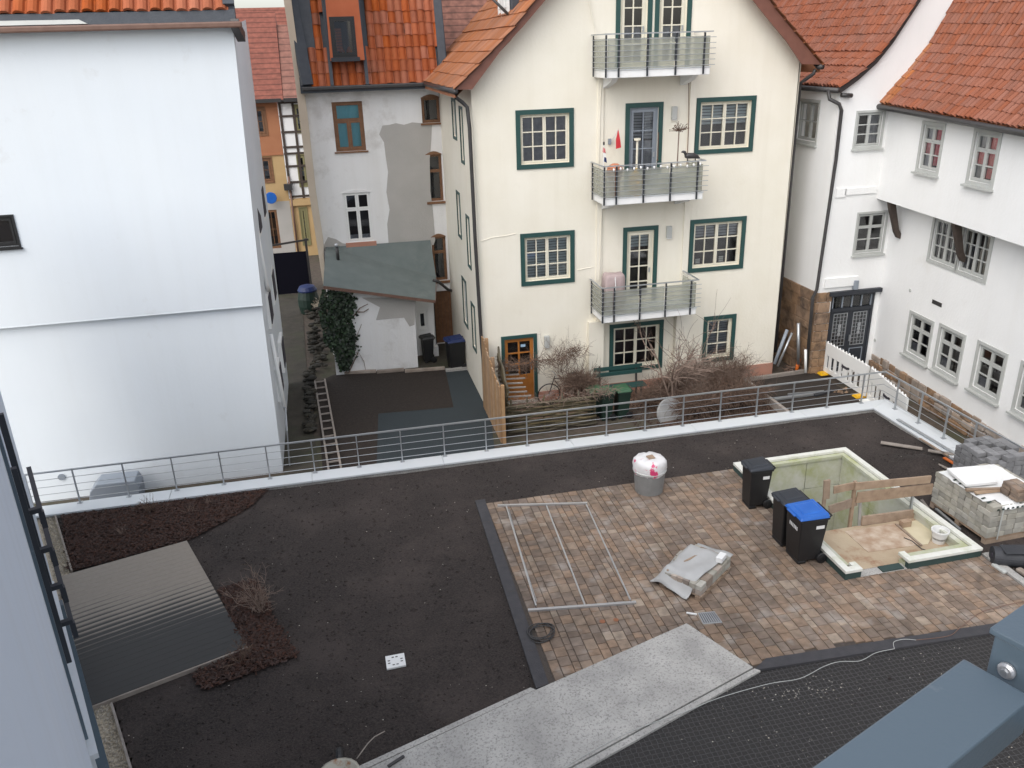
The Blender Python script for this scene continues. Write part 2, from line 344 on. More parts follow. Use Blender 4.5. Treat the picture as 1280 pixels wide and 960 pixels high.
def tile_mesh(kind, tw, th, m):
    key = (kind, tw, th)
    if key in TILES: return TILES[key]
    vs = []; fs = []
    prof = [(-.5, -.015), (-.40, .035), (-.18, .070), (.06, .068), (.28, .035), (.38, -.012), (.52, -.015)] if kind == 'pan' else [(-.495, .02), (-.2, .022), (.2, .022), (.495, .02)]
    n = len(prof)
    for y, dz in ((0, .022), (th, -.004)):
        for x, z in prof: vs.append((x*tw, y, z+dz))
    for x, z in prof: vs.append((x*tw, .0, -.012 + (z*.6 if kind == 'pan' else 0)))
    fs = [(k, k+1, n+k+1, n+k) for k in range(n-1)] + [(2*n+k, 2*n+k+1, k+1, k) for k in range(n-1)]
    me = bpy.data.meshes.new('roof_tile'); me.from_pydata(vs, [], fs); me.materials.append(m)
    TILES[key] = (me, vs, fs); return TILES[key]
def tiled_roof(roof, O, u, length, profile, tw, row, m, kind='pan', nobj=300, keep=None, under=None):
    """profile: list of 3D offsets from the eave upwards (a kinked or curved slope); tiles in courses along u.
    The 300 that show largest become objects, the rest one joined part."""
    u = V3(u)/np.linalg.norm(u); O = V3(O); pr = [V3(p) for p in profile]; pos = []
    seg = [np.linalg.norm(pr[i+1]-pr[i]) for i in range(len(pr)-1)]; tot = sum(seg)
    k = 0
    while k*row < tot:
        s = k*row; i = 0
        while i < len(seg)-1 and s > seg[i]: s -= seg[i]; i += 1
        vdir = (pr[i+1]-pr[i])/seg[i]; base = O + pr[i] + vdir*s; nrm = np.cross(u, vdir)
        if nrm[2] < 0: nrm = -nrm
        uu = np.cross(vdir, nrm)
        cnt = int(length/tw)
        for c in range(cnt+1):
            p = base + u*(min(c*tw, length)+tw*.5 - tw*.5)
            pos.append((p, uu, vdir, nrm, k, c))
        k += 1
    if keep: pos = [p for p in pos if keep(p[0])]
    def score(p):
        x, y, z = proj(p[0] + p[2]*row*.5)
        return z + (0 if (-8 < x < 1288 and -8 < y < 968 and z > 0) else 1000)
    pos.sort(key=score); th = row*1.18
    me, vs, fs = tile_mesh(kind, tw, th, m); rest = MB()
    for q, (p, uu, vd, nr, k, c) in enumerate(pos):
        j = (rng.random(3)-.5)*np.array([.018, .035, .014]); p = p + uu*j[0] + vd*j[1] + nr*j[2]
        ry = (rng.random()-.5)*.03
        if q < nobj:
            child('tile', me, roof, Matrix(((uu[0], vd[0], nr[0], p[0]), (uu[1], vd[1], nr[1], p[1]), (uu[2], vd[2], nr[2], p[2]), (0, 0, 0, 1))) @ Matrix.Rotation(ry, 4, 'Y'))
        else:
            rest.tint = float(rng.random()) + .001; rest.add([p + uu*a + vd*b + nr*c2 for a, b, c2 in vs], fs)
    if rest.v: tag(rest.build('tile_field', m, roof, recalc=False), kind='stuff')
def downpipe(root, pts, r=.05, m='gutter', name='downpipe'):
    return MB().tube(pts, r, 8).build(name, M[m], root, smooth=True)
# ================================================================== SETTING
FN = np.array([.934, .357]); FD = np.array([.357, -.934])      # the camera's own building: outward normal, direction along its foot
def FA(s, n, z=0.): p = -FD*s + FN*n; return np.array([p[0], p[1], z])   # s metres along that facade (away from the camera), n in front of the camera's plane
PIT_X0, PIT_X1, PIT_Y0, PIT_Y1 = 8.26, 11.08, 10.78, 15.10
def sheet(name, pts, z, m, kind='structure', thick=0, parent=None):
    b = MB(); tri = tessellate_polygon([[Vector((p[0], p[1], 0)) for p in pts]])
    if thick: b.prism(pts, z-thick, z)
    else: b.add([(p[0], p[1], z) for p in pts], [tuple(t) for t in tri])
    o = b.build(name, M[m] if isinstance(m, str) else m, parent)
    if not thick:
        if o.data.polygons[0].normal.z < 0: o.data.flip_normals()
    if parent is None: tag(o, kind=kind)
    return o
g = MB(); B_ = 500.; x0, x1, y0, y1 = PIT_X0+.1, PIT_X1-.1, PIT_Y0+.1, PIT_Y1-.1
for a in ((-B_, x0, -B_, B_), (x1, B_, -B_, B_), (x0, x1, -B_, y0), (x0, x1, y1, B_)):
    g.add([(a[0], a[2], -.8), (a[1], a[2], -.8), (a[1], a[3], -.8), (a[0], a[3], -.8)], [(0, 1, 2, 3)])
tag(g.build('ground', M['ground'], recalc=False), kind='structure')
# ---- planting substrate on the terrace: one relief sheet
def hnoise(x, y, seed):
    r = np.random.default_rng(seed); h = np.zeros_like(x)
    for k in range(40):
        f = 10**r.uniform(-.3, 1.25); a = r.uniform(0, 6.28); h += np.sin(x*f*math.cos(a)*2+y*f*math.sin(a)*2+r.uniform(0, 6.28))/f**.7
    return h/6
st = .06
gx = np.arange(-7.2, 13.28, st); gy = np.arange(3.5, 17.1, st); XX, YY = np.meshgrid(gx, gy)
ZZ = .012*hnoise(XX, YY, 3) + .006*rng.random(XX.shape) - .008
ZZ += .30*np.exp(-(((XX-12.35)/.42)**2+((YY-14.2)/.35)**2))*(1+.25*hnoise(XX*3, YY*3, 5)) + .05*np.exp(-(((XX-12.2)/.6)**2+((YY-13.2)/1.)**2))*(1+.5*hnoise(XX*2, YY*2, 6))
ok = (XX*FN[0]+YY*FN[1] > .15)
pitm = (XX > PIT_X0+.05) & (XX < PIT_X1-.05) & (YY > PIT_Y0+.05) & (YY < PIT_Y1-.05)
flat = (XX > 2.4) & (XX < 11.2) & (YY < 15.2); ZZ[flat] = np.minimum(ZZ[flat], .0) - .01
ok &= ~pitm
ny_, nx_ = XX.shape; idx = np.arange(nx_*ny_).reshape(ny_, nx_)
cell = ok[:-1, :-1] & ok[1:, :-1] & ok[:-1, 1:] & ok[1:, 1:]
fcs = np.stack([idx[:-1, :-1][cell], idx[:-1, 1:][cell], idx[1:, 1:][cell], idx[1:, :-1][cell]], 1)
me = bpy.data.meshes.new('planting_soil'); me.from_pydata(np.stack([XX.ravel(), YY.ravel(), ZZ.ravel()], 1).tolist(), [], fcs.tolist())
me.materials.append(M['soil']); me.shade_smooth(); so_ = bpy.data.objects.new('planting_soil', me); COL.objects.link(so_); tag(so_, kind='structure')
# crumbs and pale flecks on it
def scatter(name, pts, sizes, m, seed, flatn=.6, parent=None, label=None, cat=None):
    r = np.random.default_rng(seed); b = MB()
    for (x, y, z), s in zip(pts, sizes):
        k = 5; ang = r.uniform(0, 6.28); vs = []
        for i in range(k): a = ang+i*2*math.pi/k; q = s*r.uniform(.6, 1.1); vs.append((x+q*math.cos(a), y+q*math.sin(a)*r.uniform(.6, 1), z-s*.25+s*r.uniform(0, .3)))
        vs.append((x+s*r.uniform(-.2, .2), y+s*r.uniform(-.2, .2), z+s*flatn))
        b.tint = float(r.random())+.001; b.add(vs, [(i, (i+1) % k, k) for i in range(k)])
    o = b.build(name, M[m], parent, recalc=False); tag(o, label, cat, kind='stuff'); return o
pp = []
while len(pp) < 16000:
    x, y = rng.uniform(-6.5, 13.1), rng.uniform(6, 17)
    if FN @ np.array([x, y]) < .2 or (2.35 < x < 11.2 and 9.0 < y < 15.2) or (8.3 < x < 11.3 and y > 10.8 and y < 15.35): continue
    i, j = int((y-3.5)/st), int((x+7.2)/st); pp.append((x, y, ZZ[min(i, ny_-1), min(j, nx_-1)]+.002))
scatter('soil_crumbs', pp, rng.gamma(2.2, .0075, len(pp)), 'soil', 11)
M['fleck'] = mat('pale_fleck', (.30, .27, .23), .9, (.45, .42, .37), 60, rnd=.3)
fl = [p for p in pp if rng.random() < .05]; scatter('pale_flecks', fl, rng.uniform(.006, .016, len(fl)), 'fleck', 12)
# ---- yard sheets
pz = lambda pts, z: [tuple(PZ(x, y, z)[:2]) for x, y in pts]
sheet('alley_path', pz([(343, 368), (377, 368), (384, 470), (392, 540), (404, 610), (356, 610)], -.79), -.786, 'alley')
sheet('bed_soil', pz([(396, 478), (430, 463), (556, 460), (567, 509), (473, 517), (470, 600), (404, 600)], -.78), -.776, 'bed')
sheet('blue_gravel', pz([(556, 460), (606, 457), (618, 560), (480, 600), (470, 600), (473, 517), (567, 509)], -.78), -.780, 'bluegravel')
sheet('yard_paving', pz([(522, 462), (594, 458), (570, 425), (540, 425)], -.79), -.788, 'alley')
sheet('garden_terrace', [(4.3, 20.6), (12.2, 20.6), (12.2, 21.97), (4.3, 21.97)], -.784, mat('reddish_brick_paving', (.20, .11, .075), .9, (.30, .19, .14), 9, .6, 40, stain=((.12, .09, .06), 1.5, .45, .7)))
# low edging kerb between the shed yard and the bed, as separate stones
for i, (xa, xb) in enumerate(((425, 470), (471, 505), (506, 556), (557, 604))):
    pa, pb = PZ(xa, 466-3*i/3, -.74), PZ(xb, 464-2*i, -.74)
    tag(MB().bar(pa, pb, .12, .10).build('edging_stone', M['concrete' if i == 3 else 'rubble'], bevel=.01), ['rough brown edging stone below the ivy at the bed', 'edging stone along the bed below the shed wall', 'edging stone by the shed corner at the bed', 'pale concrete edging kerb in front of the blue lidded bin in the yard'][i], 'edging stone', 'stones edging the yard bed')
# ---- parapet round the terrace with sheet metal coping, then the railing
RX = 13.2
par = thing('parapet_wall', 'low terrace parapet with pale sheet metal coping below the cable railing', 'parapet', (3, 17.28, -.8))
MB().box(-6.93, 13.85, 17.10, 17.47, -.8, .055).box(13.21, 13.84, 2, 17.10, -.8, .055).build('wall', M['concrete'], par)
def coping(pts, hgt=.10):
    b = MB(); b.prism(pts, .058, hgt); b.build('coping', M['coping'], par, bevel=.006)
xs = [-6.95, -4.05, -1.0, 2.0, 5.15, 8.3, 11.3, 13.86]
for i in range(len(xs)-1):
    xa, xb = xs[i]+.004, xs[i+1]-.004
    if i < len(xs)-2: coping([(xa, 17.06), (xb, 17.06), (xb, 17.50), (xa, 17.50)])
    else: coping([(xa, 17.06), (13.18, 17.06), (13.87, 17.50), (xa, 17.50)])
ys = [17.06, 14.6, 11.6, 8.6, 5.6]
for i in range(len(ys)-1):
    ya, yb = ys[i]-.004, ys[i+1]+.004
    coping([(RX-.02, ya), (RX-.02, yb), (13.87, yb), (13.87, ya+(.44 if i == 0 else 0))])
rl = thing('cable_railing', 'grey steel railing with four thin rods on the terrace parapet', 'railing', (3, 17.45, .1))
def post(x, y, ax):
    b = MB(); w_, d_ = (.022, .012) 
    if ax == 'x': b.box(x-d_, x+d_, y-w_, y+w_, -.02, .90)
    else: b.box(x-w_, x+w_, y-d_, y+d_, -.02, .90)
    b.box(x-.05, x+.05, y-.05, y+.05, .10, .112); o = b.build('post', M['steel'], rl)
for k in range(-9, 11): post(3.07+k, 17.44, 'x')
post(-6.86, 17.44, 'x')
for k in range(14): post(13.66, 16.87-.9*k, 'y')
MB().bar((-6.88, 17.44, .915), (13.66+.02, 17.44, .915), .042, .03).build('top_rail', M['steel'], rl)
MB().bar((13.66, 17.44-.022, .915), (13.66, 4.5, .915), .042, .03).build('top_rail', M['steel'], rl)
for i in range(4):
    z = .74-i*.175
    MB().tube([(-6.86, 17.44, z), (13.66, 17.44, z)], .0075, 6).build('rod', M['steel'], rl)
    MB().tube([(13.66, 17.43, z), (13.66, 4.5, z)], .0075, 6).build('rod', M['steel'], rl)

# ================================================================== LEFT BUILDING
lb = thing('white_building', 'tall blank white rendered building with clay tile eave beside the alley', 'building', (-6, 19.5, -.8))
FL = Frame((0, 19.5, 0), (1, 0, 0), (0, -1, 0)); FLu = Frame((0, 19.38, 0), (1, 0, 0), (0, -1, 0))
q = lambda f, *p: [f.hit(*k) for k in p]
(xt, zt), (xj, zj) = q(FLu, (291, 33), (328, 381)); zt = 9.56
wr = (-7.6, FLu.rect(0, 270, 16, 309)[1]+.02, FLu.hit(16, 270)[0]-.02, FLu.hit(16, 270)[1])
facade('upper_wall', FLu, [(-13, zj), (xj, zj), (xt, zt), (-13, zt)], [wr], lb, M['cold'])
window(lb, FLu, wr, 1, 1, 1, 'black', .06, .03, surround=('black', .035, .03), sill=('black', .03, .07))
facade('lower_wall', FL, [(-13, -.8), (-1.82, -.8), (-1.74, zj), (-13, zj)], [], lb, M['cold'])
MB().fbox(FL, -13, xj, zj-.02, zj, -.0, .125).build('jetty_soffit', M['cold'], lb)
sd = MB(); sd.add([(-1.82, 19.5, -.8), (-1.82, 25.6, -.8), (-1.62, 25.9, 9.9), (xt, 19.38, zt), (xj, 19.38, zj), (-1.74, 19.5, zj)], [(0, 1, 2, 3, 4, 5)])
sd.build('side_wall', M['cold'], lb, recalc=False)
FS = Frame((-1.68, 19.5, 0), (0, 1, 0), (1, 0, 0))
for zz in (7.1, 4.9, 2.6, .6):
    for aa in (1.2, 3.4): 
        f_ = MB(); f_.fbox(FS, aa, aa+1.0, zz, zz+.9, -.25, .0+.03*(zz > 4)); wo = f_.build('window', M['white_paint'], lb)
        f_ = MB(); f_.fbox(FS, aa+.1, aa+.9, zz+.1, zz+.8, -.02, .02+.03*(zz > 4)); f_.build('pane', M['dark'], wo)
for zz in (8.35, 3.55, .3): MB().tube([(-1.72, 20.6, zz+2.2), (-1.66, 20.7, zz+.2), (-1.66, 20.9, zz)], .05, 8).build('pipe', M['white_paint'], lb, smooth=True)
MB().tube([(-1.66, 19.75, -.8), (-1.60, 19.75, .2), (-1.60, 20.3, .6), (-1.66, 20.3, .62)], .02, 8).build('grab_rail', M['steel'], lb)
# eave: gutter, dark flashing, tiles
MB().box(-13, -1.28, 19.02, 19.16, 9.52, 9.64).build('gutter', M['copper'], lb, bevel=.03)
MB().box(-13, -1.32, 19.16, 19.40, 9.565, 9.60).build('soffit', M['white_paint'], lb)
MB().hexa([(-13, 19.17, 9.602), (-1.40, 19.17, 9.602), (-1.40, 19.45, 9.602), (-13, 19.45, 9.602), (-13, 19.23, 9.86), (-1.40, 19.23, 9.86), (-1.40, 19.5, 9.95), (-13, 19.5, 9.95)]).build('flashing', M['slate'], lb)
MB().hexa([(-9, 19.15, 9.66), (-4.2, 19.15, 9.66), (-4.2, 19.18, 9.66), (-9, 19.18, 9.66), (-9, 19.19, 9.76), (-4.35, 19.19, 9.74), (-4.35, 19.22, 9.74), (-9, 19.22, 9.76)]).build('flashing_patch', M['wgrey'], lb)
rf = MB().hexa([(-13, 19.27, 9.84), (-1.55, 19.27, 9.84), (-1.55, 24, 15.4), (-13, 24, 15.4), (-13, 19.3, 9.80), (-1.55, 19.3, 9.80), (-1.55, 24.1, 15.36), (-13, 24.1, 15.36)]).build('roof', M['tileA'], lb)
tiled_roof(rf, (-12.9, 19.24, 9.86), (1, 0, 0), 11.35, [(0, 0, 0), (0, 4.6, 5.4)], .25, .36, M['tileA'], nobj=120)
MB().bar((-1.5, 19.26, 9.95), (-1.5, 24.1, 15.55), .22, .08).build('verge', M['slate'], lb)
MB().bar((-1.42, 19.1, 9.60), (-1.36, 19.6, 9.35), .16, .2).build('eave_end', M['gutter'], lb)
MB().lathe(PY(77, 596, 19.49), [(.0, 0), (.08, 0), (.08, .03), (0, .03)], 16, axis=(0, -1, 0)).build('vent_cap', M['pgrey'], lb)
# grey boxed hatch leaning behind the railing
h = thing('metal_hatch', 'grey rounded sheet metal hatch standing behind the railing at the white wall', 'hatch', (-5, 18.6, -.8))
hp = [PY(x, y, 18.8) for x, y in ((110, 650), (112, 616), (120, 606), (168, 601), (174, 610), (178, 640))]
b = MB(); b.add([tuple(p) for p in hp]+[(p[0], p[1]+.55, p[2]) for p in hp], [(0, 1, 2, 3, 4, 5), (11, 10, 9, 8, 7, 6)]+[(i, (i+1) % 6, 6+(i+1) % 6, 6+i) for i in range(6)])
b.build('cover', M['pgrey'], h, bevel=.02); MB().box(hp[0][0], hp[5][0], 18.82, 19.3, -.8, hp[0][2]).build('base', M['pgrey'], h)

# ================================================================== BACK HOUSE (mansard) AND LEAN-TO SHED
bh = thing('mansard_house', 'shabby white house with orange tiled mansard and grey render patch', 'house', (2, 28, -.8))
FB = Frame((0, 28, 0), (1, 0, 0), (0, -1, 0))
wB = [FB.rect(414, 127, 458, 188), FB.rect(428, 241, 468, 301), FB.rect(526, 122, 551, 153), FB.rect(532, 193, 555, 251), FB.rect(539, 296, 560, 350)]
dB = (3.28, -.78, 3.98, 1.15)
facade('wall', FB, [(-.35, -.8), (4.05, -.8), (4.15, 7.95), (-.30, 7.95)], wB+[dB], bh, M['dirty'], .14)
wo = window(bh, FB, wB[0], 2, 1, 1, 'brownwood', .09, .06, sill=('brownwood', .05, .05), top=-.38, blind=[('bluecloth', 0, 1, 0, 1, 'curtain')])
wo2 = window(bh, FB, wB[1], 2, 1, 1, 'white_paint', .075, .04, sill=('plinth', .16, .07), top=.33, blind=[('greyshade', 0, 1, 0, .12, 'curtain')])
for r_ in (wB[2],): window(bh, FB, r_, 1, 1, 1, 'brownwood', .06, .09, sill=('brownwood', .06, .06))
for r_ in wB[3:]: window(bh, FB, r_, 1, 1, 1, 'brownwood', .06, .09, sill=('brownwood', .08, .06), top=.35)
for r_ in wB:   # shallow brick arches over the openings
    n = 6; a0, b0, a1, b1 = r_; pts = [(a0-.02, b1-.02)]+[(a0+(a1-a0)*k/n, b1+.09*math.sin(math.pi*k/n)) for k in range(n+1)]+[(a1+.02, b1-.02)]
    MB().fprism(FB, pts, .0, .02).build('arch', M['brownwood' if r_ in wB[2:] else 'dirty'], bh)
dd = MB()
for k in range(5): dd.fbox(FB, dB[0]+.03+.13*k, dB[0]+.03+.13*k+.122, dB[1], dB[3]-.02, -.12, -.09-.004*(k % 2))
MB().fbox(FB, dB[0], dB[0]+.035, dB[1], dB[3], -.13, -.02).fbox(FB, dB[2]-.035, dB[2], dB[1], dB[3], -.13, -.02).build('door_frame', M['timber'], bh)
dd.build('door', M['brownwood'], bh)
pt = [(478, 157), (487, 156), (495, 154), (505, 156), (515, 153), (528, 154), (540, 155), (539, 175), (537, 200), (538, 240), (541, 262), (544, 300), (542, 306), (486, 308), (484, 280), (487, 262), (483, 240), (485, 215), (482, 195), (480, 178), (474, 168)]
MB().fprism(FB, [FB.hit(*p) for p in pt], -.0, .012).build('render_patch', M['patch'], bh)
pt = [(405, 306), (410, 296), (420, 299), (428, 304), (440, 306), (440, 312), (405, 314)]
MB().fprism(FB, [FB.hit(*p) for p in pt], -.0, .014).build('render_patch', M['patch'], bh)
FB2 = Frame((0, 27.75, 0), (1, 0, 0), (0, -1, 0))
pt = [(354.5, -40), (354.5, 0), (365, 70), (376, 160), (386, 240), (404, 356), (407, 356), (404, 300), (395, 240), (384, 140), (375, 82), (364, 0), (361, -40)]
MB().fprism(FB2, [FB2.hit(*p) for p in pt], -3, 0).build('fire_wall', M['tan'], bh)
MB().box(-.40, 4.0, 27.55, 28.0, 7.86, 8.02).build('eave_board', M['slate'], bh)
MB().box(-.35, 4.15, 27.47, 27.60, 7.93, 8.05).build('gutter', M['gutter'], bh, bevel=.03)
rf = MB().hexa([(-.4, 27.66, 8.0), (4.2, 27.66, 8.0), (4.2, 33, 8.0), (-.4, 33, 8.0), (-.4, 28.5, 11.0), (4.2, 28.5, 11.0), (4.2, 32, 11.5), (-.4, 32, 11.5)]).build('roof', M['slate'], bh)
def inbox(p):
    x, y, z = proj(p); return (390 < x < 405 and z > 0) or (457 < x < 549 and y > -30) or (402 <= x <= 457 and y > 76)
tiled_roof(rf, (-.4, 27.62, 8.04), (1, 0, 0), 4.6, [(0, 0, 0), (0, .8, 2.9)], .23, .36, M['tileA'], keep=inbox)
FD_ = Frame((0, 27.45, 0), (1, 0, 0), (0, -1, 0))
dm = FD_.rect(402, -30, 456, 75); wd = FD_.rect(411, 21, 447, 71)
do = facade('dormer', FD_, [(dm[0], dm[1]), (dm[2], dm[1]), (dm[2]-.05, dm[3]), (dm[0]+.05, dm[3])], [wd], bh, mat('orange_cladding', (.40, .10, .035), .7, (.46, .125, .05), 3, .2, 40), .1, .4)
MB().box(dm[0], dm[0]+.05, 27.46, 28.7, dm[1], dm[3]).box(dm[2]-.05, dm[2], 27.46, 28.7, dm[1], dm[3]).box(dm[0]-.1, dm[2]+.1, 27.3, 28.9, dm[3], dm[3]+.12).build('dormer_cheek', M['slate'], bh)
window(bh, FD_, wd, 1, 1, 1, 'black', .09, -.01, sill=('anth', .12, .12), blind=[('tileB', 0, .42, .1, .75, 'slat')])
for xa in (dm[0]-.02, dm[2]+.02): MB().bar((xa, 27.50, 8.05), (xa, 28.2, 10.9), .10, .08).build('flashing', M['slate'], bh)
MB().bar((-.18, 27.55, 8.1), (-.42, 28.3, 11), .34, .16).build('flashing', M['slate'], bh)
MB().bar((4.02, 27.58, 8.1), (4.05, 28.4, 11), .24, .14).build('flashing', M['slate'], bh)
downpipe(bh, [PY(545, 104, 27.5), PY(547, 111, 27.5), PY(556, 118, 27.8), PY(563, 124, 27.85), PY(568, 220, 27.85), PY(577, 400, 27.85), PY(579, 430, 27.85)], .055)
fr_ = thing('brown_roof_house', 'brown tiled roof rising between the mansard and the gable house', 'house', (5, 33, -.8))
smallt = mat('small_brown_tiles', (.16, .068, .048), .8, (.23, .10, .07), 5, 0)
def course_bump_shade(m, dirv, scale, strength=.6, colmul=True):
    N, L, b = nodes_of(m); ge = N.new('ShaderNodeNewGeometry'); dp = N.new('ShaderNodeVectorMath'); dp.operation = 'DOT_PRODUCT'; dp.inputs[1].default_value = dirv
    L.new(ge.outputs['Position'], dp.inputs[0]); mu = N.new('ShaderNodeMath'); mu.operation = 'MULTIPLY'; mu.inputs[1].default_value = scale; L.new(dp.outputs['Value'], mu.inputs[0])
    fr = N.new('ShaderNodeMath'); fr.operation = 'FRACT'; L.new(mu.outputs[0], fr.inputs[0])
    bp = N.new('ShaderNodeBump'); bp.inputs['Strength'].default_value = strength; bp.inputs['Distance'].default_value = .05; bp.invert = True; L.new(fr.outputs[0], bp.inputs['Height']); 
    if b.inputs['Normal'].is_linked: L.new(b.inputs['Normal'].links[0].from_socket, bp.inputs['Normal'])
    L.new(bp.outputs[0], b.inputs['Normal'])
    lt = N.new('ShaderNodeMapRange'); lt.inputs[1].default_value = .0; lt.inputs[2].default_value = .28; lt.inputs[3].default_value = .38; lt.inputs[4].default_value = 1.; L.new(fr.outputs[0], lt.inputs[0])  # dark line per course: shade at the tile overlaps, painted into the colour
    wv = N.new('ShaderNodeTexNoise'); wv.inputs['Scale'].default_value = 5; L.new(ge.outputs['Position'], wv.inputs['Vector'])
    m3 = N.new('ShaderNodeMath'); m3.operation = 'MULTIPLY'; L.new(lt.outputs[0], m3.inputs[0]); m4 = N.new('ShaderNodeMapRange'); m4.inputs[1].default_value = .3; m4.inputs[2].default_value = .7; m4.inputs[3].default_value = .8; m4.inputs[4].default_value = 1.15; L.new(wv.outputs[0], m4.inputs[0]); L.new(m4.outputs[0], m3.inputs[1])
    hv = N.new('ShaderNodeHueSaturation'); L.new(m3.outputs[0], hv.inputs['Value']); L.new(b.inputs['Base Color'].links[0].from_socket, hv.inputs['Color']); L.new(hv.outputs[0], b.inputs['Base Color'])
course_bump_shade(smallt, (0, 0, 1), 4.5, 1)
MB().hexa([(3.5, 32, 8.2), (9, 32, 8.2), (9, 38, 8.2), (3.5, 38, 8.2), (3.5, 35.5, 13), (9, 35.5, 13), (9, 36, 13), (3.5, 36, 13)]).build('roof', smallt, fr_)
MB().box(3.7, 9, 32.3, 37.5, -.8, 8.2).build('wall', M['dirty'], fr_)
sh = thing('lean_to_shed', 'white lean-to shed with grey green felt roof against the mansard house', 'shed', (1, 26, -.8))
ra, rb2, rc, rd, re = PY(407, 309, 27.96), PY(538, 300, 27.96), PY(545, 346, 27.3), PY(544, 375, 25.55), PY(404, 357, 25.55)
rp = [ra, rb2, rc, rd, re]; b = MB(); b.add(rp+[p-np.array([0, 0, .07]) for p in rp], [(0, 4, 2), (0, 2, 1), (4, 3, 2), (5, 7, 9), (5, 6, 7), (9, 7, 8)]+[(i, (i+1) % 5, 5+(i+1) % 5, 5+i) for i in range(5)])
roof_ = b.build('roof', M['roofgreen'], sh)
b = MB(); b.bar(re-np.array([0, .03, .05]), rd-np.array([0, .03, .05]), .03, .09).bar(rd-np.array([0, 0, .05]), rc-np.array([0, 0, .05]), .03, .09); b.build('eave_trim', M['copper'], sh)
FSh = Frame((0, 25.9, 0), (1, 0, 0), (0, -1, 0))
zr = lambda x: float(np.interp(x, [re[0], rd[0]], [re[2], rd[2]]))
facade('front_wall', FSh, [(-.3, -.8), (2.38, -.8), (2.42, zr(2.42)+.02), (-.28, zr(-.28)+.02)], [], sh, M['dirty'])
b = MB(); b.add([(2.38, 25.9, -.8), (2.38, 27.98, -.8), (2.42, 27.98, 2.2), (2.42, 25.9, zr(2.42)-.12)], [(0, 1, 2, 3)]); b.add([(-.3, 25.9, -.8), (-.3, 27.98, -.8), (-.28, 27.98, 3.0), (-.28, 25.9, zr(-.28)+.02)], [(0, 1, 2, 3)]); b.build('side_wall', M['dirty'], sh, recalc=False)
FSw = Frame((0, 27.0, 0), (1, 0, 0), (0, -1, 0)); rw = FSw.rect(521, 389, 535, 411)
facade('annex_wall', FSw, [(2.43, -.8), (3.12, -.8), (3.15, 1.35), (2.43, 1.35)], [rw], sh, M['white'], .1)
window(sh, FSw, rw, 1, 1, 1, 'white_paint', .07, .02, surround=('white_paint', .05, .02))
MB().box(3.02, 3.2, 26.75, 27.0, -.8, -.45).build('step', M['dirty'], sh)
pt = [(452, 372), (475, 384), (470, 400), (490, 398), (505, 397), (512, 408), (518, 406), (520, 372)]
MB().fprism(FSh, [FSh.hit(*p) for p in pt], 0, .012).build('render_patch', M['patch'], sh)
fp = PY(422, 318, 27.3); MB().tube([fp-np.array([0, 0, .2]), fp+np.array([0, 0, .25])], .05, 10).build('flue', M['gutter'], sh, smooth=True)
MB().tube([fp+np.array([0, 0, .25]), fp+np.array([0, 0, .36])], .065, 10).build('flue_cap', M['steel'], sh, smooth=True)
downpipe(sh, [PY(541, 350, 26.9), PY(548, 352, 26.9), PY(560, 362, 27.6), PY(574, 366, 27.8)], .05)
# ================================================================== CREAM GABLE HOUSE
ch = thing('cream_gable_house', 'cream gable house with green framed windows and three balconies', 'house', (8.5, 22, -.8))
FC = Frame((0, 22, 0), (1, 0, 0), (0, -1, 0))
vl = q(FC, (588, 101), (610, 77), (627, 59), (654, 30.5), (680, 0)); vr = q(FC, (1000, 69), (982, 47.5), (960, 22), (942.5, 0))
# extend both verges to the ridge
def ext_meet(p, p2, r, r2):
    d1 = (p2[0]-p[0], p2[1]-p[1]); d2 = (r2[0]-r[0], r2[1]-r[1]); A = np.array([[d1[0], -d2[0]], [d1[1], -d2[1]]]); t = np.linalg.solve(A, [r[0]-p[0], r[1]-p[1]]); return (p[0]+d1[0]*t[0], p[1]+d1[1]*t[0])
apex = ext_meet(vl[-2], vl[-1], vr[-2], vr[-1])
XL, XR = vl[0][0], vr[0][0]
SG = ('green', .12, .035)
def shrink(r, s=.12): return (r[0]+s, r[1]+s, r[2]-s, r[3]-s)
WC = dict(tl=(644, 138, 717, 208), tr=(871, 122.5, 940, 189), ll=(650, 292.5, 718, 352), lr=(863, 275, 928, 335), g2=(762, 406, 827, 459), gw=(880, 396, 916, 449))
WCr = {k: shrink(FC.rect(*v)) for k, v in WC.items()}
d2 = (8.05+.12, 5.24, 9.12-.12, 7.52-.12); d1 = (8.06+.12, 2.0, 9.11-.12, 4.2-.12)
t1 = FC.rect(770, 0, 815, 20); t2 = FC.rect(819, 0, 864, 20)
td = [(t1[0]+.12, 8.42, t1[2]-.12, 10.4), (t2[0]+.12, 8.42, t2[2]-.12, 10.4)]
od = FC.rect(626, 421, 672, 480); od = (od[0]+.10, -.72, od[2]-.10, od[3]-.10)
facade('wall', FC, [(XL+.02, -.8), (XR+.06, -.8)] + vr + [apex] + vl[::-1], list(WCr.values())+[d2, d1, od]+td, ch, M['cream'], .14)
SL = ('ivory', .05, .03)
window(ch, FC, WCr['tl'], 2, 2, 3, surround=SG, blind=[('greyshade', 0, 1, 0, 1, 'curtain')])
window(ch, FC, WCr['tr'], 2, 2, 3, surround=SG, blind=[('blind', 0, 1, .52, 1, 'slat')])
window(ch, FC, WCr['ll'], 2, 2, 3, surround=SG, blind=[('blind', 0, 1, 0, 1, 'slat')])
window(ch, FC, WCr['lr'], 2, 2, 3, surround=SG, blind=[('darkblind', 0, 1, .68, 1, 'slat'), ('white_paint', .1, .2, .04, .16, 'slat'), ('white_paint', .62, .72, .04, .18, 'slat')])
window(ch, FC, WCr['g2'], 2, 2, 3, surround=SG)
window(ch, FC, WCr['gw'], 1, 2, 3, surround=SG, blind=[('darkblind', 0, 1, 0, 1, 'slat')])
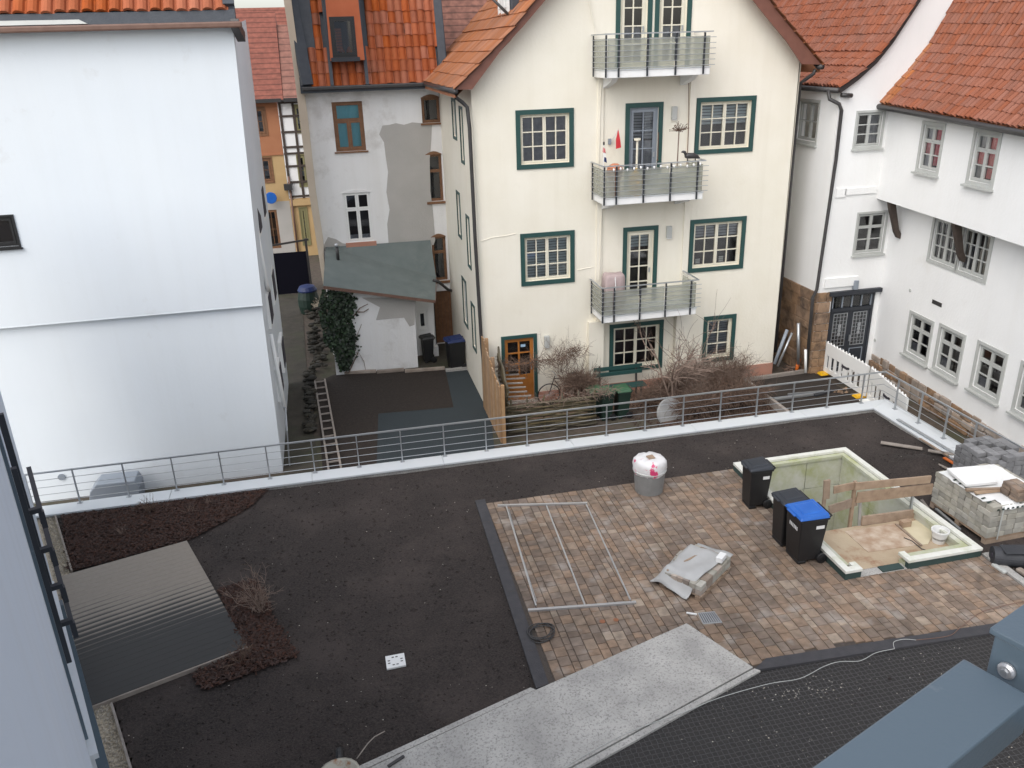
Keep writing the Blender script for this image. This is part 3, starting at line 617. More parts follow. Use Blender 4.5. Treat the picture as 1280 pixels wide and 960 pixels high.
def glazed_door(r, fm, ny, blind=None):
    wo = window(ch, FC, r, 1, 2, ny, fm, .09, .05, .03, surround=None, blind=blind, name='balcony_door')
    a0, b0, a1, b1 = r; g = MB(); g.fbox(FC, a0-.12, a1+.12, b1, b1+.12, -.01, .035); g.fbox(FC, a0-.12, a0, b0-.1, b1, -.01, .033); g.fbox(FC, a1, a1+.12, b0-.1, b1, -.01, .033); g.build('surround', M['green'], wo)
    MB().fbox(FC, a1-.12, a1-.08, b0+.85, b0+.98, -.04, -.01).build('handle', M['steel'], wo)
glazed_door(d2, 'pgrey', 4, [('darkblind', 0, 1, .62, 1, 'slat'), ('greyshade', 0, 1, 0, .6, 'curtain')])
glazed_door(d1, 'ivory', 4, [('blind', 0, 1, .78, 1, 'slat')])
for r in td: glazed_door(r, 'ivory', 4, [('greyshade', 0, 1, 0, .5, 'curtain')])
# orange entrance door, six panes over a panel
dw = MB(); a0, b0, a1, b1 = od; c0, c1 = -.10, -.05; zp = b0+.80
dw.fbox(FC, a0, a0+.10, b0, b1, c0, c1); dw.fbox(FC, a1-.10, a1, b0, b1, c0, c1); dw.fbox(FC, a0+.1, a1-.1, b1-.12, b1, c0, c1-.001); dw.fbox(FC, a0+.1, a1-.1, b0, zp, c0, c1-.001)
cx = (a0+a1)/2; dw.fbox(FC, cx-.025, cx+.025, zp, b1-.12, c0, c1-.003)
hh = (b1-.12-zp)/3
for k in (1, 2): dw.fbox(FC, a0+.1, a1-.1, zp+hh*k-.02, zp+hh*k+.02, c0, c1-.005)
do_ = dw.build('entrance_door', M['orangewood'], ch)
for k in range(3):
    for s_ in ((a0+.1, cx-.025), (cx+.025, a1-.1)): MB().fbox(FC, s_[0], s_[1], zp+hh*k+.02, zp+hh*(k+1)-.02, c0+.02, c0+.028).build('pane', M['glass'], do_)
MB().fbox(FC, a0+.16, a1-.16, b0+.12, zp-.14, c1-.002, c1+.012).build('panel', M['orangewood'], do_)
MB().fbox(FC, a1-.085, a1-.055, b0+.95, b0+1.08, c1, c1+.04).build('handle', M['steel'], do_)
MB().fbox(FC, cx+.06, cx+.2, b1-.30, b1-.22, c0+.03, c0+.034).build('sticker', mat('pale_blue_sticker', (.35, .50, .65), .5), do_)
g = MB(); g.fbox(FC, a0-.1, a1+.1, b1, b1+.1, -.01, .035); g.fbox(FC, a0-.1, a0, b0, b1, -.01, .033); g.fbox(FC, a1, a1+.1, b0, b1, -.01, .033); g.build('surround', M['green'], do_)
# pilasters, piers, plinth, side wall
for xa, xb in ((7.27, 7.42), (9.87, 10.05)): MB().fbox(FC, xa, xb, 1.4, 8.2, 0, .05).build('pilaster', M['cream'], ch)
for xa, xb in ((7.02, 7.46), (9.72, 10.24)): MB().fbox(FC, xa, xb, -.8, 1.55, 0, .20).build('pier', M['cream'], ch)
b = MB(); b.fbox(FC, 10.26, XR+.06, -.8, -.42, 0, .03); b.fbox(FC, 7.48, 9.70, -.8, -.5, 0, .028); b.fbox(FC, od[2]+.11, 7.0, -.8, -.5, 0, .029); b.build('plinth', M['plinth'], ch)
FCs = Frame((XL+.02, 22, 0), (0, 1, 0), (-1, 0, 0))
sw = [FCs.rect(*r) for r in ((565, 126, 571, 172), (574.5, 136, 580.5, 202), (571, 241, 577, 296), (583, 271, 589, 334), (578, 348, 585, 408), (589.5, 380, 595.5, 438))]
sw = [(min(a, c)+.0, b, max(a, c), d) for a, b, c, d in sw]; sw = [r for r in sw if r[2]-r[0] > .2]
facade('side_wall', FCs, [(0, -.8), (6.0, -.8), (6.0, 8.0), (0, 8.0)], [r for r in sw if r[2] < 5.9], ch, M['cream'], .14)
for r in sw:
    if r[2] < 5.9: window(ch, FCs, r, 1, 1, 2, 'wgrey', .06, .05, surround=('green', .08, .02))
FCr = Frame((XR+.06, 22, 0), (0, 1, 0), (1, 0, 0)); facade('side_wall', FCr, [(0, -.8), (8, -.8), (8, 8.5), (0, 8.5)], [], ch, M['cream'])
# roof: left slope follows the curved verge
FV = Frame((0, 21.55, 0), (1, 0, 0), (0, -1, 0))
ul = q(FV, (569, 112), (604, 76), (637.5, 40.6), (670, 0)); ur = q(FV, (1027, 81), (990, 36), (972, 14), (962, 0))
ap2 = (apex[0], apex[1]+.35); ul = ul+[ap2]; ur = ur+[ap2]
ll_ = q(FV, (590, 112), (627, 62), (654, 33), (682, 0))+[(apex[0], apex[1]-.05)]; lr_ = q(FV, (1002, 80), (982, 50), (960, 24), (941, 0))+[(apex[0], apex[1]-.05)]
for up_, lo in ((ul, ll_), (ur, lr_)):
    MB().fprism(FV, list(up_)+list(lo)[::-1], -.03, 0).build('verge_board', M['verge'], ch)
rb = MB()
for prof in (ul, ur):
    n = len(prof); vs = [(x, 21.6, z-.03) for x, z in prof]+[(x, 29.5, z-.03) for x, z in prof]+[(x, 21.6, z-.2) for x, z in prof]+[(x, 29.5, z-.2) for x, z in prof]
    rb.add(vs, [(i, i+1, n+i+1, n+i) for i in range(n-1)]+[(2*n+i, 2*n+i+1, 3*n+i+1, 3*n+i) for i in range(n-1)]+[(0, n, 3*n, 2*n)])
roof_c = rb.build('roof', M['tileC'], ch, recalc=False)
tiled_roof(roof_c, (ul[0][0], 21.58, ul[0][1]), (0, 1, 0), 7.6, [(x-ul[0][0], 0, z-ul[0][1]) for x, z in ul], .26, .42, M['tileC'], kind='flat', nobj=300)
tiled_roof(roof_c, (ur[0][0], 21.58, ur[0][1]), (0, 1, 0), 7.6, [(x-ur[0][0], 0, z-ur[0][1]) for x, z in ur], .26, .42, M['tileC'], kind='flat', nobj=0)
for e in (ul[0], ur[0]): MB().tube([(e[0], 21.5, e[1]-.05), (e[0], 28, e[1]-.05)], .07, 8).build('gutter', M['gutter'], ch, smooth=True)
downpipe(ch, [PY(567, 108, 21.9), PY(570, 122, 21.9), PY(578, 128, 21.95), PY(584, 134, 21.9), PY(587, 160, 21.9), PY(594, 300, 21.9), PY(602, 430, 21.9), PY(606, 470, 21.9)], .05)
downpipe(ch, [PY(1021, 82, 21.7), PY(1017, 92, 21.7), PY(1006, 100, 21.9), PY(1000, 104, 22.1), PY(990, 210, 22.1), PY(969, 440, 22.1)], .05)
# dormer on the left slope
dx = 5.35; db = MB(); db.box(dx, 7.2, 23.4, 25.2, 9.2, 11.2); dor = db.build('dormer', M['slate'], ch)
FDo = Frame((dx-.01, 23.4, 0), (0, 1, 0), (-1, 0, 0))
for k in range(2): window(ch, FDo, (.25+.7*k, 9.45, .85+.7*k, 11.0), 1, 1, 3, 'white_paint', .08, -.06)
MB().box(dx-.35, 7.2, 23.2, 25.4, 11.2, 11.35).build('dormer_roof', M['tileC'], ch)
MB().fbox(FDo, .1, 1.7, 9.25, 9.35, 0, .12).build('flashing', M['coping'], ch)
MB().tube([(4.95, 24.2, 10.9), (4.85, 23.6, 10.2), (5.2, 23.3, 9.8)], .04, 8).build('dormer_pipe', M['gutter'], ch, smooth=True)
# wall lights, cables
for px_, py_ in ((842, 141), (835.5, 289.5), (683, 426)):
    a, z = FC.hit(px_, py_); lo = MB().fbox(FC, a-.075, a+.075, z-.17, z+.17, .0, .10).build('wall_light', M['wgrey'], ch, bevel=.015)
    MB().fbox(FC, a-.06, a+.06, z-.19, z-.171, .01, .09).build('diffuser', M['label'], lo)
for pts in (((735, -5), (740, 20), (746, 46), (748, 60)), ((752, 104), (751, 112), (750, 150), (747, 250)), ((858, 95), (861, 104), (861, 150), (857, 250)), ((752, 262), (751, 300), (749, 350))):
    MB().tube([PY(x, y, 21.93) for x, y in pts], .012, 6).build('cable', M['cream'] if pts[0][0] != 858 else M['copper'], ch)
for pts in (((601, 302), (615, 297), (632, 295), (645, 292)), ((722, 338), (730, 336), (741, 334))):   # hairline ridges in the render
    MB().tube([PY(x, y, 21.998) for x, y in pts], .014, 5).build('render_ridge', M['cream'], ch)
# three balconies
def balcony(zb, x0=7.15, x1=9.92, yf=20.95, kind=0):
    bo = MB().box(x0, x1, yf, 21.99, zb, zb+.18).build('balcony', M['white'], ch, bevel=.012)
    MB().box(x0-.02, x1+.02, yf-.02, 21.98, zb+.181, zb+.20).build('edge_trim', M['coping'], bo)
    for xx in (x0+.25, x1-.35): MB().hexa([(xx, 21.4, zb-.12), (xx+.16, 21.4, zb-.12), (xx+.16, 21.99, zb-.28), (xx, 21.99, zb-.28), (xx, 21.2, zb-.002), (xx+.16, 21.2, zb-.002), (xx+.16, 21.99, zb-.002), (xx, 21.99, zb-.002)]).build('bracket', M['white'], bo)
    zt = zb+1.02; pm = M['anth'] if True else None
    px = [x0-.035]+[x0+.30+(x1-x0-.5)*k/3 for k in range(4)]
    for xx in px: MB().box(xx-.02, xx+.02, yf-.055, yf-.022, zb+.02, zt-.02).build('post', M['anth'], bo)
    for xx in (x0-.05,): 
        MB().box(xx-.012, xx+.012, 21.85, 21.9, zb+.02, zt-.02).build('post', M['anth'], bo)
    MB().bar((x0-.06, 21.97, zt), (x0-.06, yf-.045, zt), .045, .028).build('top_rail', M['steel'], bo)
    MB().bar((x0-.06, yf-.045, zt+.001), (x1+.02, yf-.045, zt+.001), .045, .028).build('top_rail', M['steel'], bo)
    MB().bar((x1+.0, yf-.045, zt+.002), (x1+.0, 21.97, zt+.002), .045, .028).build('top_rail', M['steel'], bo)
    for k in range(6):
        z = zb+.24+k*.13
        MB().tube([(x0-.06, 21.97, z), (x0-.06, yf-.064, z), (x1+.10, yf-.064, z)], .008, 6).build('rod', M['steel'], bo)
    # frosted panels behind the rods
    xs_ = [x0+.0, x0+.28, x0+.28+(x1-x0-.5)/3, x0+.28+2*(x1-x0-.5)/3, x1-.06]
    for i in range(4): MB().box(xs_[i]+.012, xs_[i+1]-.012, yf-.012, yf-.004, zb+.21, zt-.10).build('panel', M['frostglass'], bo)
    MB().box(x0-.03, x0-.022, yf+.02, 21.9, zb+.21, zt-.10).build('panel', M['frostglass'], bo)
    MB().box(x1-.035, x1-.027, yf+.02, 21.9, zb+.21, zt-.10).build('panel', M['frostglass'], bo)
    return bo
def _frost():
    m = bpy.data.materials.new('frosted_glass'); m.use_nodes = True; N = m.node_tree.nodes; L = m.node_tree.links; b = N['Principled BSDF']; o = N['Material Output']
    b.inputs['Base Color'].default_value = (.46, .47, .42, 1); b.inputs['Roughness'].default_value = .25
    t = N.new('ShaderNodeBsdfTransparent'); t.inputs[0].default_value = (.88, .89, .85, 1); mx = N.new('ShaderNodeMixShader'); mx.inputs[0].default_value = .46
    L.new(t.outputs[0], mx.inputs[1]); L.new(b.outputs[0], mx.inputs[2]); L.new(mx.outputs[0], o.inputs[0]); return m
M['frostglass'] = _frost()
BZ = (1.79, 5.04, 8.20)
for z in BZ: balcony(z)
# ---- things on the balconies
gc = thing('covered_grill', 'dusty rose grill cover standing on the lowest balcony', 'grill', (7.6, 21.4, BZ[0]+.2))
gx_, gy_, gz = 7.6, 21.45, BZ[0]+.2; rings = [(.30, 0), (.315, .3), (.31, .6), (.30, .92), (.285, 1.02), (.25, 1.06), (.08, 1.08)]
b = MB(); n = 28; vs = []
for r, z in rings:
    for k in range(n):
        a = 2*math.pi*k/n; w_ = 1+.05*math.sin(5*a+z*3)*(1 if z < 1 else .3); ca_, sa_ = math.cos(a), math.sin(a); vs.append((gx_+r*w_*math.copysign(abs(ca_)**.5, ca_), gy_+r*w_*math.copysign(abs(sa_)**.5, sa_)*.75, gz+z+(.02*math.sin(3*a+1) if .9 < z < 1.07 else 0)))
b.add(vs, [(i*n+k, i*n+(k+1) % n, (i+1)*n+(k+1) % n, (i+1)*n+k) for i in range(len(rings)-1) for k in range(n)]+[tuple((len(rings)-1)*n+k for k in range(n)), tuple(range(n-1, -1, -1))]); b.build('cover', M['grill'], gc, smooth=True)
MB().tube([(gx_-.05, gy_-.30, gz+.3), (gx_-.03, gy_-.285, gz+.8), (gx_-.02, gy_-.2, gz+1.04)], .012, 6).build('seam', M['label'], gc)
z2 = BZ[1]+.2; zr_ = BZ[1]+1.02
tag(MB().lathe((8.06, 21.12, z2), [(.17, 0), (.18, .38), (.15, .52), (.05, .62), (.04, .7), (0, .7)], 14).build('watering_can', M['yellowp'], bevel=0, smooth=True), 'yellow plastic can standing behind the middle balcony panels', 'can')
pp_ = thing('potted_tree', 'small bare round headed tree in a pot on the middle balcony', 'plant', (9.2, 21.2, z2))
MB().lathe((9.25, 21.2, z2), [(.12, 0), (.16, .3), (.17, .32), (.15, .32), (0, .30)], 14).build('pot', M['terracotta'], pp_, smooth=True)
MB().tube([(9.25, 21.2, z2+.28), (9.26, 21.2, z2+1.62)], .018, 6).build('trunk', M['bark'], pp_)
b = MB()
for k in range(46):
    v = rng.normal(size=3); v[2] = abs(v[2])*.8; v /= np.linalg.norm(v); L_ = rng.uniform(.14, .27); p0 = np.array([9.26, 21.2, z2+1.58]); p1 = p0+v*L_
    b.tube([p0, p1], [.008, .004], 4); b.lathe(p1, [(.0, -.016), (.018, 0), (0, .016)], 5)
b.build('crown', M['barkred'], pp_)
dg = thing('animal_figure', 'dark grey animal figure on the middle balcony planter rim', 'figure', (9.5, 20.98, zr_))
b = MB(); b.tube([(9.38, 21.0, zr_+.13), (9.46, 21.0, zr_+.14), (9.62, 21.0, zr_+.13), (9.72, 21.0, zr_+.10), (9.80, 21.0, zr_+.06)], [.05, .075, .075, .05, .015], 8)
b.tube([(9.41, 21.0, zr_+.15), (9.36, 21.0, zr_+.24), (9.31, 21.0, zr_+.25), (9.27, 21.0, zr_+.24)], [.045, .04, .032, .015], 8)
for xx in (9.44, 9.66): b.tube([(xx, 20.97, zr_+.1), (xx, 20.97, zr_)], .018, 6)
b.build('body', M['gutter'], dg, smooth=True)
for i, (x, y, zz, lab, m1) in enumerate(((7.65, 21.88, z2+1.30, 'small red pennant on the wall beside the middle balcony door', 'red'), (7.22, 21.3, z2+.9, 'tiny red white blue pennant at the end of the middle balcony', 'red'))):
    f = thing('pennant', lab, 'flag', (x, y, zz))
    if i == 0:
        MB().tube([(x, 21.98, zz), (x+.1, 21.7, zz+.35)], .012, 6).build('stick', M['white_paint'], f)
        b = MB(); b.add([(x+.1, 21.7, zz+.38), (x+.16, 21.7, zz+.1), (x+.2, 21.72, zz-.12), (x+.06, 21.74, zz-.15), (x+.05, 21.72, zz+.1)], [(0, 1, 4), (1, 2, 3, 4)]); b.build('cloth', M['red'], f, recalc=False)
        MB().box(x-.08, x+.0, 21.95, 21.99, zz-.05, zz+.1).build('holder', M['pgrey'], f)
    else:
        MB().tube([(x, y, zz-.75), (x, y, zz+.42)], .012, 6).build('stick', M['white_paint'], f)
        MB().tube([(x, y, zz+.42), (x, y, zz+.5)], .025, 6).build('tip', M['gutter'], f)
        for k, mm in enumerate(('red', 'white_paint', 'dblue')): MB().hexa([(x-.03+k*.02, y-.01, zz+.24-k*.12), (x+.05+k*.02, y-.01, zz+.2-k*.12), (x+.05+k*.02, y+.005, zz+.2-k*.12), (x-.03+k*.02, y+.005, zz+.24-k*.12), (x-.02+k*.02, y-.01, zz+.36-k*.12), (x+.03+k*.02, y-.01, zz+.33-k*.12), (x+.03+k*.02, y+.005, zz+.33-k*.12), (x-.02+k*.02, y+.005, zz+.36-k*.12)]).build('stripe', M[mm], f)
tp = thing('flower_pot', 'terracotta pot at the pennant end of the middle balcony', 'pot', (7.5, 21.2, z2))
MB().lathe((7.5, 21.2, z2), [(.13, 0), (.15, .4), (.2, .55), (.2, .62), (.18, .62), (.16, .5), (0, .5)], 16).build('pot', M['terracotta'], tp, smooth=True)
MB().lathe((7.5, 21.2, z2+.5), [(.16, 0), (.22, .12), (.20, .26), (.08, .34), (0, .34)], 12).build('soil_and_bulb', M['terracotta'], tp, smooth=True)
pa = tag(MB().tube([(8.22, 21.5, z2), (8.22, 21.5, z2+1.35)], .03, 8).lathe((8.22, 21.5, z2+1.35), [(.03, 0), (.09, .02), (.09, .07), (0, .07)], 10).build('outdoor_torch', M['ivory'], smooth=False), 'pale post with cap standing before the middle balcony door', 'torch')
lg = thing('string_lights', 'string of small white bulbs along the middle balcony rail', 'light string', (8.5, 20.9, zr_))
MB().tube([(7.2+i*.13, 20.86, zr_-.04-.02*math.sin(i*1.6)) for i in range(21)], .005, 5).build('wire', M['gutter'], lg)
for i in range(14): MB().lathe((7.35+i*.185, 20.85, zr_-.13+.02*math.sin(i*2.1)), [(0, 0), (.028, .03), (.03, .055), (.012, .08), (0, .08)], 8).build('bulb', M['label'], lg, smooth=True)
wx = tag(MB().box(8.75, 9.5, 21.05, 21.3, z2, z2+.5).build('storage_box', M['label'], bevel=.02), 'white storage box behind the middle balcony panels', 'box')
tag(MB().tube([(9.0, 21.96, z2+.75), (9.0, 21.96, z2+1.5)], .012, 6).lathe((9.0, 21.96, z2+.74), [(0, 0), (.03, .01), (.03, .03), (0, .04)], 8).build('thermometer', M['copper']), 'thin brown thermometer on the wall right of the middle balcony door', 'thermometer')

# ================================================================== RIGHT: GABLE HOUSE WITH BLACK DOOR
gh = thing('door_house', 'white gable house with black double door and sandstone base', 'house', (15, 21.4, -.8))
YG = 21.4; FG = Frame((0, YG, 0), (1, 0, 0), (0, -1, 0))
gv = q(FG, (1051, 112), (1073, 95), (1095, 74), (1115, 49), (1147, 0)); g2 = (gv[-1][0]*2-gv[-2][0], gv[-1][1]*2-gv[-2][1]); gv = gv+[g2, (g2[0]+3.5, g2[1]+4.2)]
wg = [FG.rect(1071, 139, 1101, 184), FG.rect(1072, 266, 1103, 316)]; wg = [shrink(r, .05) for r in wg]
dg_ = (14.52, -.74, 16.02, 1.80)
facade('wall', FG, [(14.05, -.8), (19, -.8), (19, gv[-1][1])] + gv[::-1], wg+[dg_], gh, M['white'], .12)
window(gh, FG, wg[0], 2, 1, 3, 'wgrey', .05, .04, surround=('wgrey', .06, .02), sill=('wgrey', .05, .08), blind=[('greyshade', .5, 1, 0, 1, 'curtain')])
window(gh, FG, wg[1], 2, 1, 2, 'wgrey', .05, .04, surround=('wgrey', .06, .02), sill=('wgrey', .05, .08), top=.33)
# black door: two leaves with grilles, transom
a0, b0, a1, b1 = dg_; bd = MB(); c0, c1 = -.12, -.04
bd.fbox(FG, a0, a0+.08, b0, b1, c0, c1); bd.fbox(FG, a1-.08, a1, b0, b1, c0, c1); bd.fbox(FG, a0+.08, a1-.08, b1-.08, b1, c0, c1); bd.fbox(FG, a0+.08, a1-.08, b1-.55, b1-.45, c0, c1+.03); bd.fbox(FG, a0-.12, a1+.12, b1+.002, b1+.12, -.02, .12)
bdo = bd.build('double_door', M['anth'], gh)
for k in range(2):
    x0_ = a0+.08+k*(a1-a0-.16)/2; x1_ = x0_+(a1-a0-.16)/2
    lf = MB().fbox(FG, x0_+.004, x1_-.004, b0, b1-.55, c0+.01, c1-.02).build('leaf', M['anth'], bdo)
    for (p, r_) in (((b0+.15), (b0+.75)), ((b0+.85), (b1-.62))):
        g = MB()
        for (xa, xb, ya, yb) in ((x0_+.10, x1_-.10, p, p+.02), (x0_+.10, x1_-.10, r_-.02, r_), (x0_+.10, x0_+.12, p+.02, r_-.02), (x1_-.12, x1_-.10, p+.02, r_-.02)): g.fbox(FG, xa, xb, ya, yb, c1-.021, c1+.0)
        if p > b0+.5:
            for i in range(1, 4): xx = x0_+.11+(x1_-x0_-.22)*i/4; g.fbox(FG, xx-.006, xx+.006, p, r_, c1-.021, c1+.004)
            for i in range(1, 9): yy = p+(r_-p)*i/9; g.fbox(FG, x0_+.11, x1_-.11, yy-.005, yy+.005, c1-.021, c1+.002)
            cx_ = (x0_+x1_)/2
            for i in range(3): 
                cc = FG.W(cx_, p+(r_-p)*(.38+.12*i), c1+.004); g.lathe(cc, [(.045, 0), (.06, 0), (.06, .008), (.045, .008)], 12, axis=(0, -1, 0))
            g.build('grille', M['steel'], bdo)
        else: g.build('moulding', M['pgrey'], bdo)
    MB().fbox(FG, x0_+(.0 if k else .0)+.12, x1_-.12, b0+.87, b1-.64, c1-.03, c1-.019).build('pane', M['glass'], bdo)
for k in range(4):
    x0_ = a0+.1+k*(a1-a0-.2)/4; MB().fbox(FG, x0_+.02, x0_+(a1-a0-.2)/4-.02, b1-.43, b1-.10, c0+.03, c0+.04).build('transom_pane', M['glass'], bdo)
g = MB()
for k in range(5): xx = a0+.1+k*(a1-a0-.2)/4; g.fbox(FG, xx-.015, xx+.015, b1-.44, b1-.09, c0, c1)
g.build('transom_bar', M['pgrey'], bdo)
MB().fbox(FG, (a0+a1)/2+.03, (a0+a1)/2+.06, b0+1.0, b0+1.2, c1, c1+.06).build('handle', M['steel'], bdo)
a, z = FG.hit(1068, 355); MB().fbox(FG, a-.07, a+.07, z-.15, z+.13, 0, .12).build('wall_light', M['pgrey'], gh, bevel=.01)
a, z = FG.hit(1036, 352); MB().fbox(FG, a-.15, a+.95, z-.18, z+.10, 0, .06).build('canopy_board', M['white'], gh)
# string course remnants
for r_ in ((1045, 238, 1056, 246), (1056, 238, 1094, 241)):
    rr = FG.rect(*r_); MB().fbox(FG, rr[0], rr[2], rr[1], rr[3]+.05, 0, .04).build('string_course', M['white'], gh)
# left side wall with stone base
FGs = Frame((14.05, YG, 0), (0, 1, 0), (-1, 0, 0)); ws = FGs.rect(996, 126, 1019, 178)
ws = (ws[0], ws[1], max(ws[2], ws[0]+.5), ws[3])
facade('side_wall', FGs, [(0, 1.9), (9, 1.9), (9, 7.7), (0, 7.7)], [ws], gh, M['white'], .25)
window(gh, FGs, ws, 2, 1, 2, 'wgrey', .05, .15, surround=('wgrey', .08, .02), sill=('wgrey', .05, .08))
MB().box(14.07, 14.42, YG+.05, 30, -.8, 1.9).build('core', M['rubble'], gh)
r_ = np.random.default_rng(5); zz = -.8
while zz < 1.85:      # sandstone blocks, side wall and the pier beside the door
    hh_ = r_.uniform(.22, .38); hh_ = min(hh_, 1.92-zz); yy = YG-.02 
    while yy < 25.2:
        ln = r_.uniform(.3, .7); e = r_.uniform(0, .05)
        MB().box(14.03-e, 14.3, yy+.004, yy+ln-.004, zz+.003, zz+hh_-.003).build('stone', M['stone'], gh, bevel=.02); yy += ln
    xx = 14.06
    while xx < 14.50:
        ln = min(r_.uniform(.2, .5), 14.52-xx); e = r_.uniform(0, .02)
        if ln > .05: MB().box(xx+.006, xx+ln-.006, YG-.03-e, YG+.02, zz+.008, zz+hh_-.008).build('stone', M['stone'], gh, bevel=.015)
        xx += ln
    zz += hh_
# roof, eave and gutter
YV = YG-.12; FGv = Frame((0, YV, 0), (1, 0, 0), (0, -1, 0)); gp_ = q(FGv, (1049, 109), (1072, 92), (1095, 71), (1115, 46), (1147, -3)); gp_.append((gp_[-1][0]*2-gp_[-2][0], gp_[-1][1]*2-gp_[-2][1])); gp_.append((gp_[-1][0]+2.5, gp_[-1][1]+3.0))
MB().fprism(FGv, gp_+[(x+.06, z-.16) for x, z in gp_[::-1]], -.04, 0).build('verge_board', M['gutter'], gh)
n = len(gp_); b = MB(); b.add([(x, YV+.02, z-.04) for x, z in gp_]+[(x, 33, z-.04) for x, z in gp_], [(i, i+1, n+i+1, n+i) for i in range(n-1)]); rg = b.build('roof', M['tileB'], gh, recalc=False)
tiled_roof(rg, (gp_[0][0], YV+.02, gp_[0][1]), (0, 1, 0), 11, [(x-gp_[0][0], 0, z-gp_[0][1]) for x, z in gp_], .165, .28, M['tileB'])
MB().tube([(gp_[0][0]-.05, YV-.05, gp_[0][1]-.08), (gp_[0][0]-.05, 32, gp_[0][1]-.08)], .07, 8).build('gutter', M['gutter'], gh, smooth=True)
MB().tube([(14.0, YG-.1, 7.53), (14.32, YG-.1, 7.50)], .06, 8).build('gutter_end', M['gutter'], gh, smooth=True)
downpipe(gh, [PY(1035, 112, YG+.2), PY(1037, 124, YG+.1), PY(1049, 130, YG-.06), PY(1052, 138, YG-.06), PY(1045, 200, YG-.06), PY(1021, 362, YG-.06), PY(1016, 372, YG-.06), PY(1008, 462, YG-.06)], .05)

# ================================================================== RIGHT: LONG WHITE HOUSE
lh = thing('long_white_house', 'long white house with jettied upper floor, grey windows and tiled roof', 'house', (15.8, 17, -.8))
A_, B2 = np.array([16.15, 21.3, 0]), np.array([15.55, 14.45, 0]); UH = (B2-A_)/np.linalg.norm(B2-A_); NH = np.array([UH[1], -UH[0], 0])
FH = Frame(A_, UH, NH); JC = .55; FHu = Frame(A_+NH*JC, UH, NH)
lw = [shrink(FH.rect(*r), .03) for r in ((1139, 392, 1161, 452), (1176, 407, 1199, 468), (1223, 429, 1249, 496))]
def wrect(tl, br, f): a = f.hit(*tl); b = f.hit(*br); return (a[0], b[1], b[0], a[1])
lw = [(1.62, .47, 2.60, 1.60), (3.0, .50, 3.95, 1.65), (4.58, .55, 5.53, 1.70), (6.15, .58, 7.1, 1.72)]
mw = [wrect((1169, 278), (1196, 322), FH), wrect((1205, 292), (1233, 336), FH)]
mw = [(mw[0][0], 3.28, mw[0][2], 4.42), (mw[1][0], 3.28, mw[1][2], 4.42)]
uw = [wrect((1158, 155), (1176, 217), FHu), wrect((1222, 165), (1246, 233), FHu)]
uw = [(1.70, 5.70, 2.52, 6.82), (3.80, 5.68, 4.62, 6.82)]
facade('lower_wall', FH, [(-.6, -.8), (14, -.8), (14, 4.62), (-.6, 4.62)], lw+mw, lh, M['white'], .14)
facade('upper_wall', FHu, [(-.35, 4.62), (14, 4.45), (14, 7.1), (-.35, 7.1)], uw, lh, M['white'], .14)
b = MB(); b.add([FHu.W(-.35, 4.62), FHu.W(14, 4.45), FH.W(14, 4.45, -.05), FH.W(-.35, 4.62, -.05)], [(0, 1, 2, 3)]); b.add([FHu.W(-.35, 4.62), FHu.W(-.35, 7.1), FH.W(-.35, 7.1, -.3), FH.W(-.35, 4.62, -.3)], [(0, 1, 2, 3)]); b.build('jetty', M['white'], lh, recalc=False)
SW = ('wgrey', .085, .03); SS = ('wgrey', .05, .12)
for r in lw: window(lh, FH, r, 2, 1, 2, 'wgrey', .06, .04, surround=SW, sill=SS, top=.32, blind=[('greyshade', .0, .5, 0, .25, 'curtain')])
window(lh, FH, mw[0], 2, 2, 3, 'wgrey', .06, .04, surround=SW); window(lh, FH, mw[1], 2, 2, 3, 'wgrey', .06, .04, surround=SW, blind=[('greyshade', .0, .3, 0, .6, 'curtain'), ('redcloth', .42, .5, .5, .7, 'curtain'), ('leaf', .55, .85, 0, .3, 'curtain')])
window(lh, FHu, uw[0], 2, 1, 2, 'wgrey', .06, .04, surround=SW, sill=SS, top=.34, blind=[('redcloth', .03, .45, .33, .66, 'curtain'), ('redcloth', .55, .97, .33, .66, 'curtain'), ('redcloth', .52, .97, .66, 1, 'curtain'), ('redcloth', .55, .9, .08, .30, 'curtain'), ('greyshade', .02, .48, .02, .32, 'curtain'), ('greyshade', .02, .48, .67, 1, 'curtain')])
window(lh, FHu, uw[1], 2, 1, 2, 'wgrey', .06, .04, surround=SW, sill=SS, top=.34, blind=[('redcloth', .03, .46, .33, .66, 'curtain'), ('redcloth', .52, .97, .3, .66, 'curtain'), ('redcloth', .5, .95, .67, 1, 'curtain'), ('redcloth', .55, .92, .06, .28, 'curtain'), ('greyshade', .02, .48, .02, .32, 'curtain'), ('greyshade', .02, .48, .67, 1, 'curtain')])
# black timber struts
for tp_, bt in (((1107, 252), (1117, 294)), ((1186, 281), (1193, 324))):
    a_, zt_ = FHu.hit(*tp_); _, zb_ = FH.hit(*bt)
    pts = [(JC-.24, 4.60), (JC-.04, 4.60), (JC-.08, 4.45), (.20, 3.72), (.10, 3.56), (.0, 3.52), (.0, 3.68), (.08, 3.80)]
    vs = [FH.W(a_, z, c+.003) for c, z in pts]+[FH.W(a_+.13, z, c+.003) for c, z in pts]; n = len(pts)
    b = MB(); b.add(vs, [tuple(range(n)), tuple(range(2*n-1, n-1, -1))]+[(i, (i+1) % n, n+(i+1) % n, n+i) for i in range(n)]); b.build('strut', M['timber'], lh, bevel=.01)
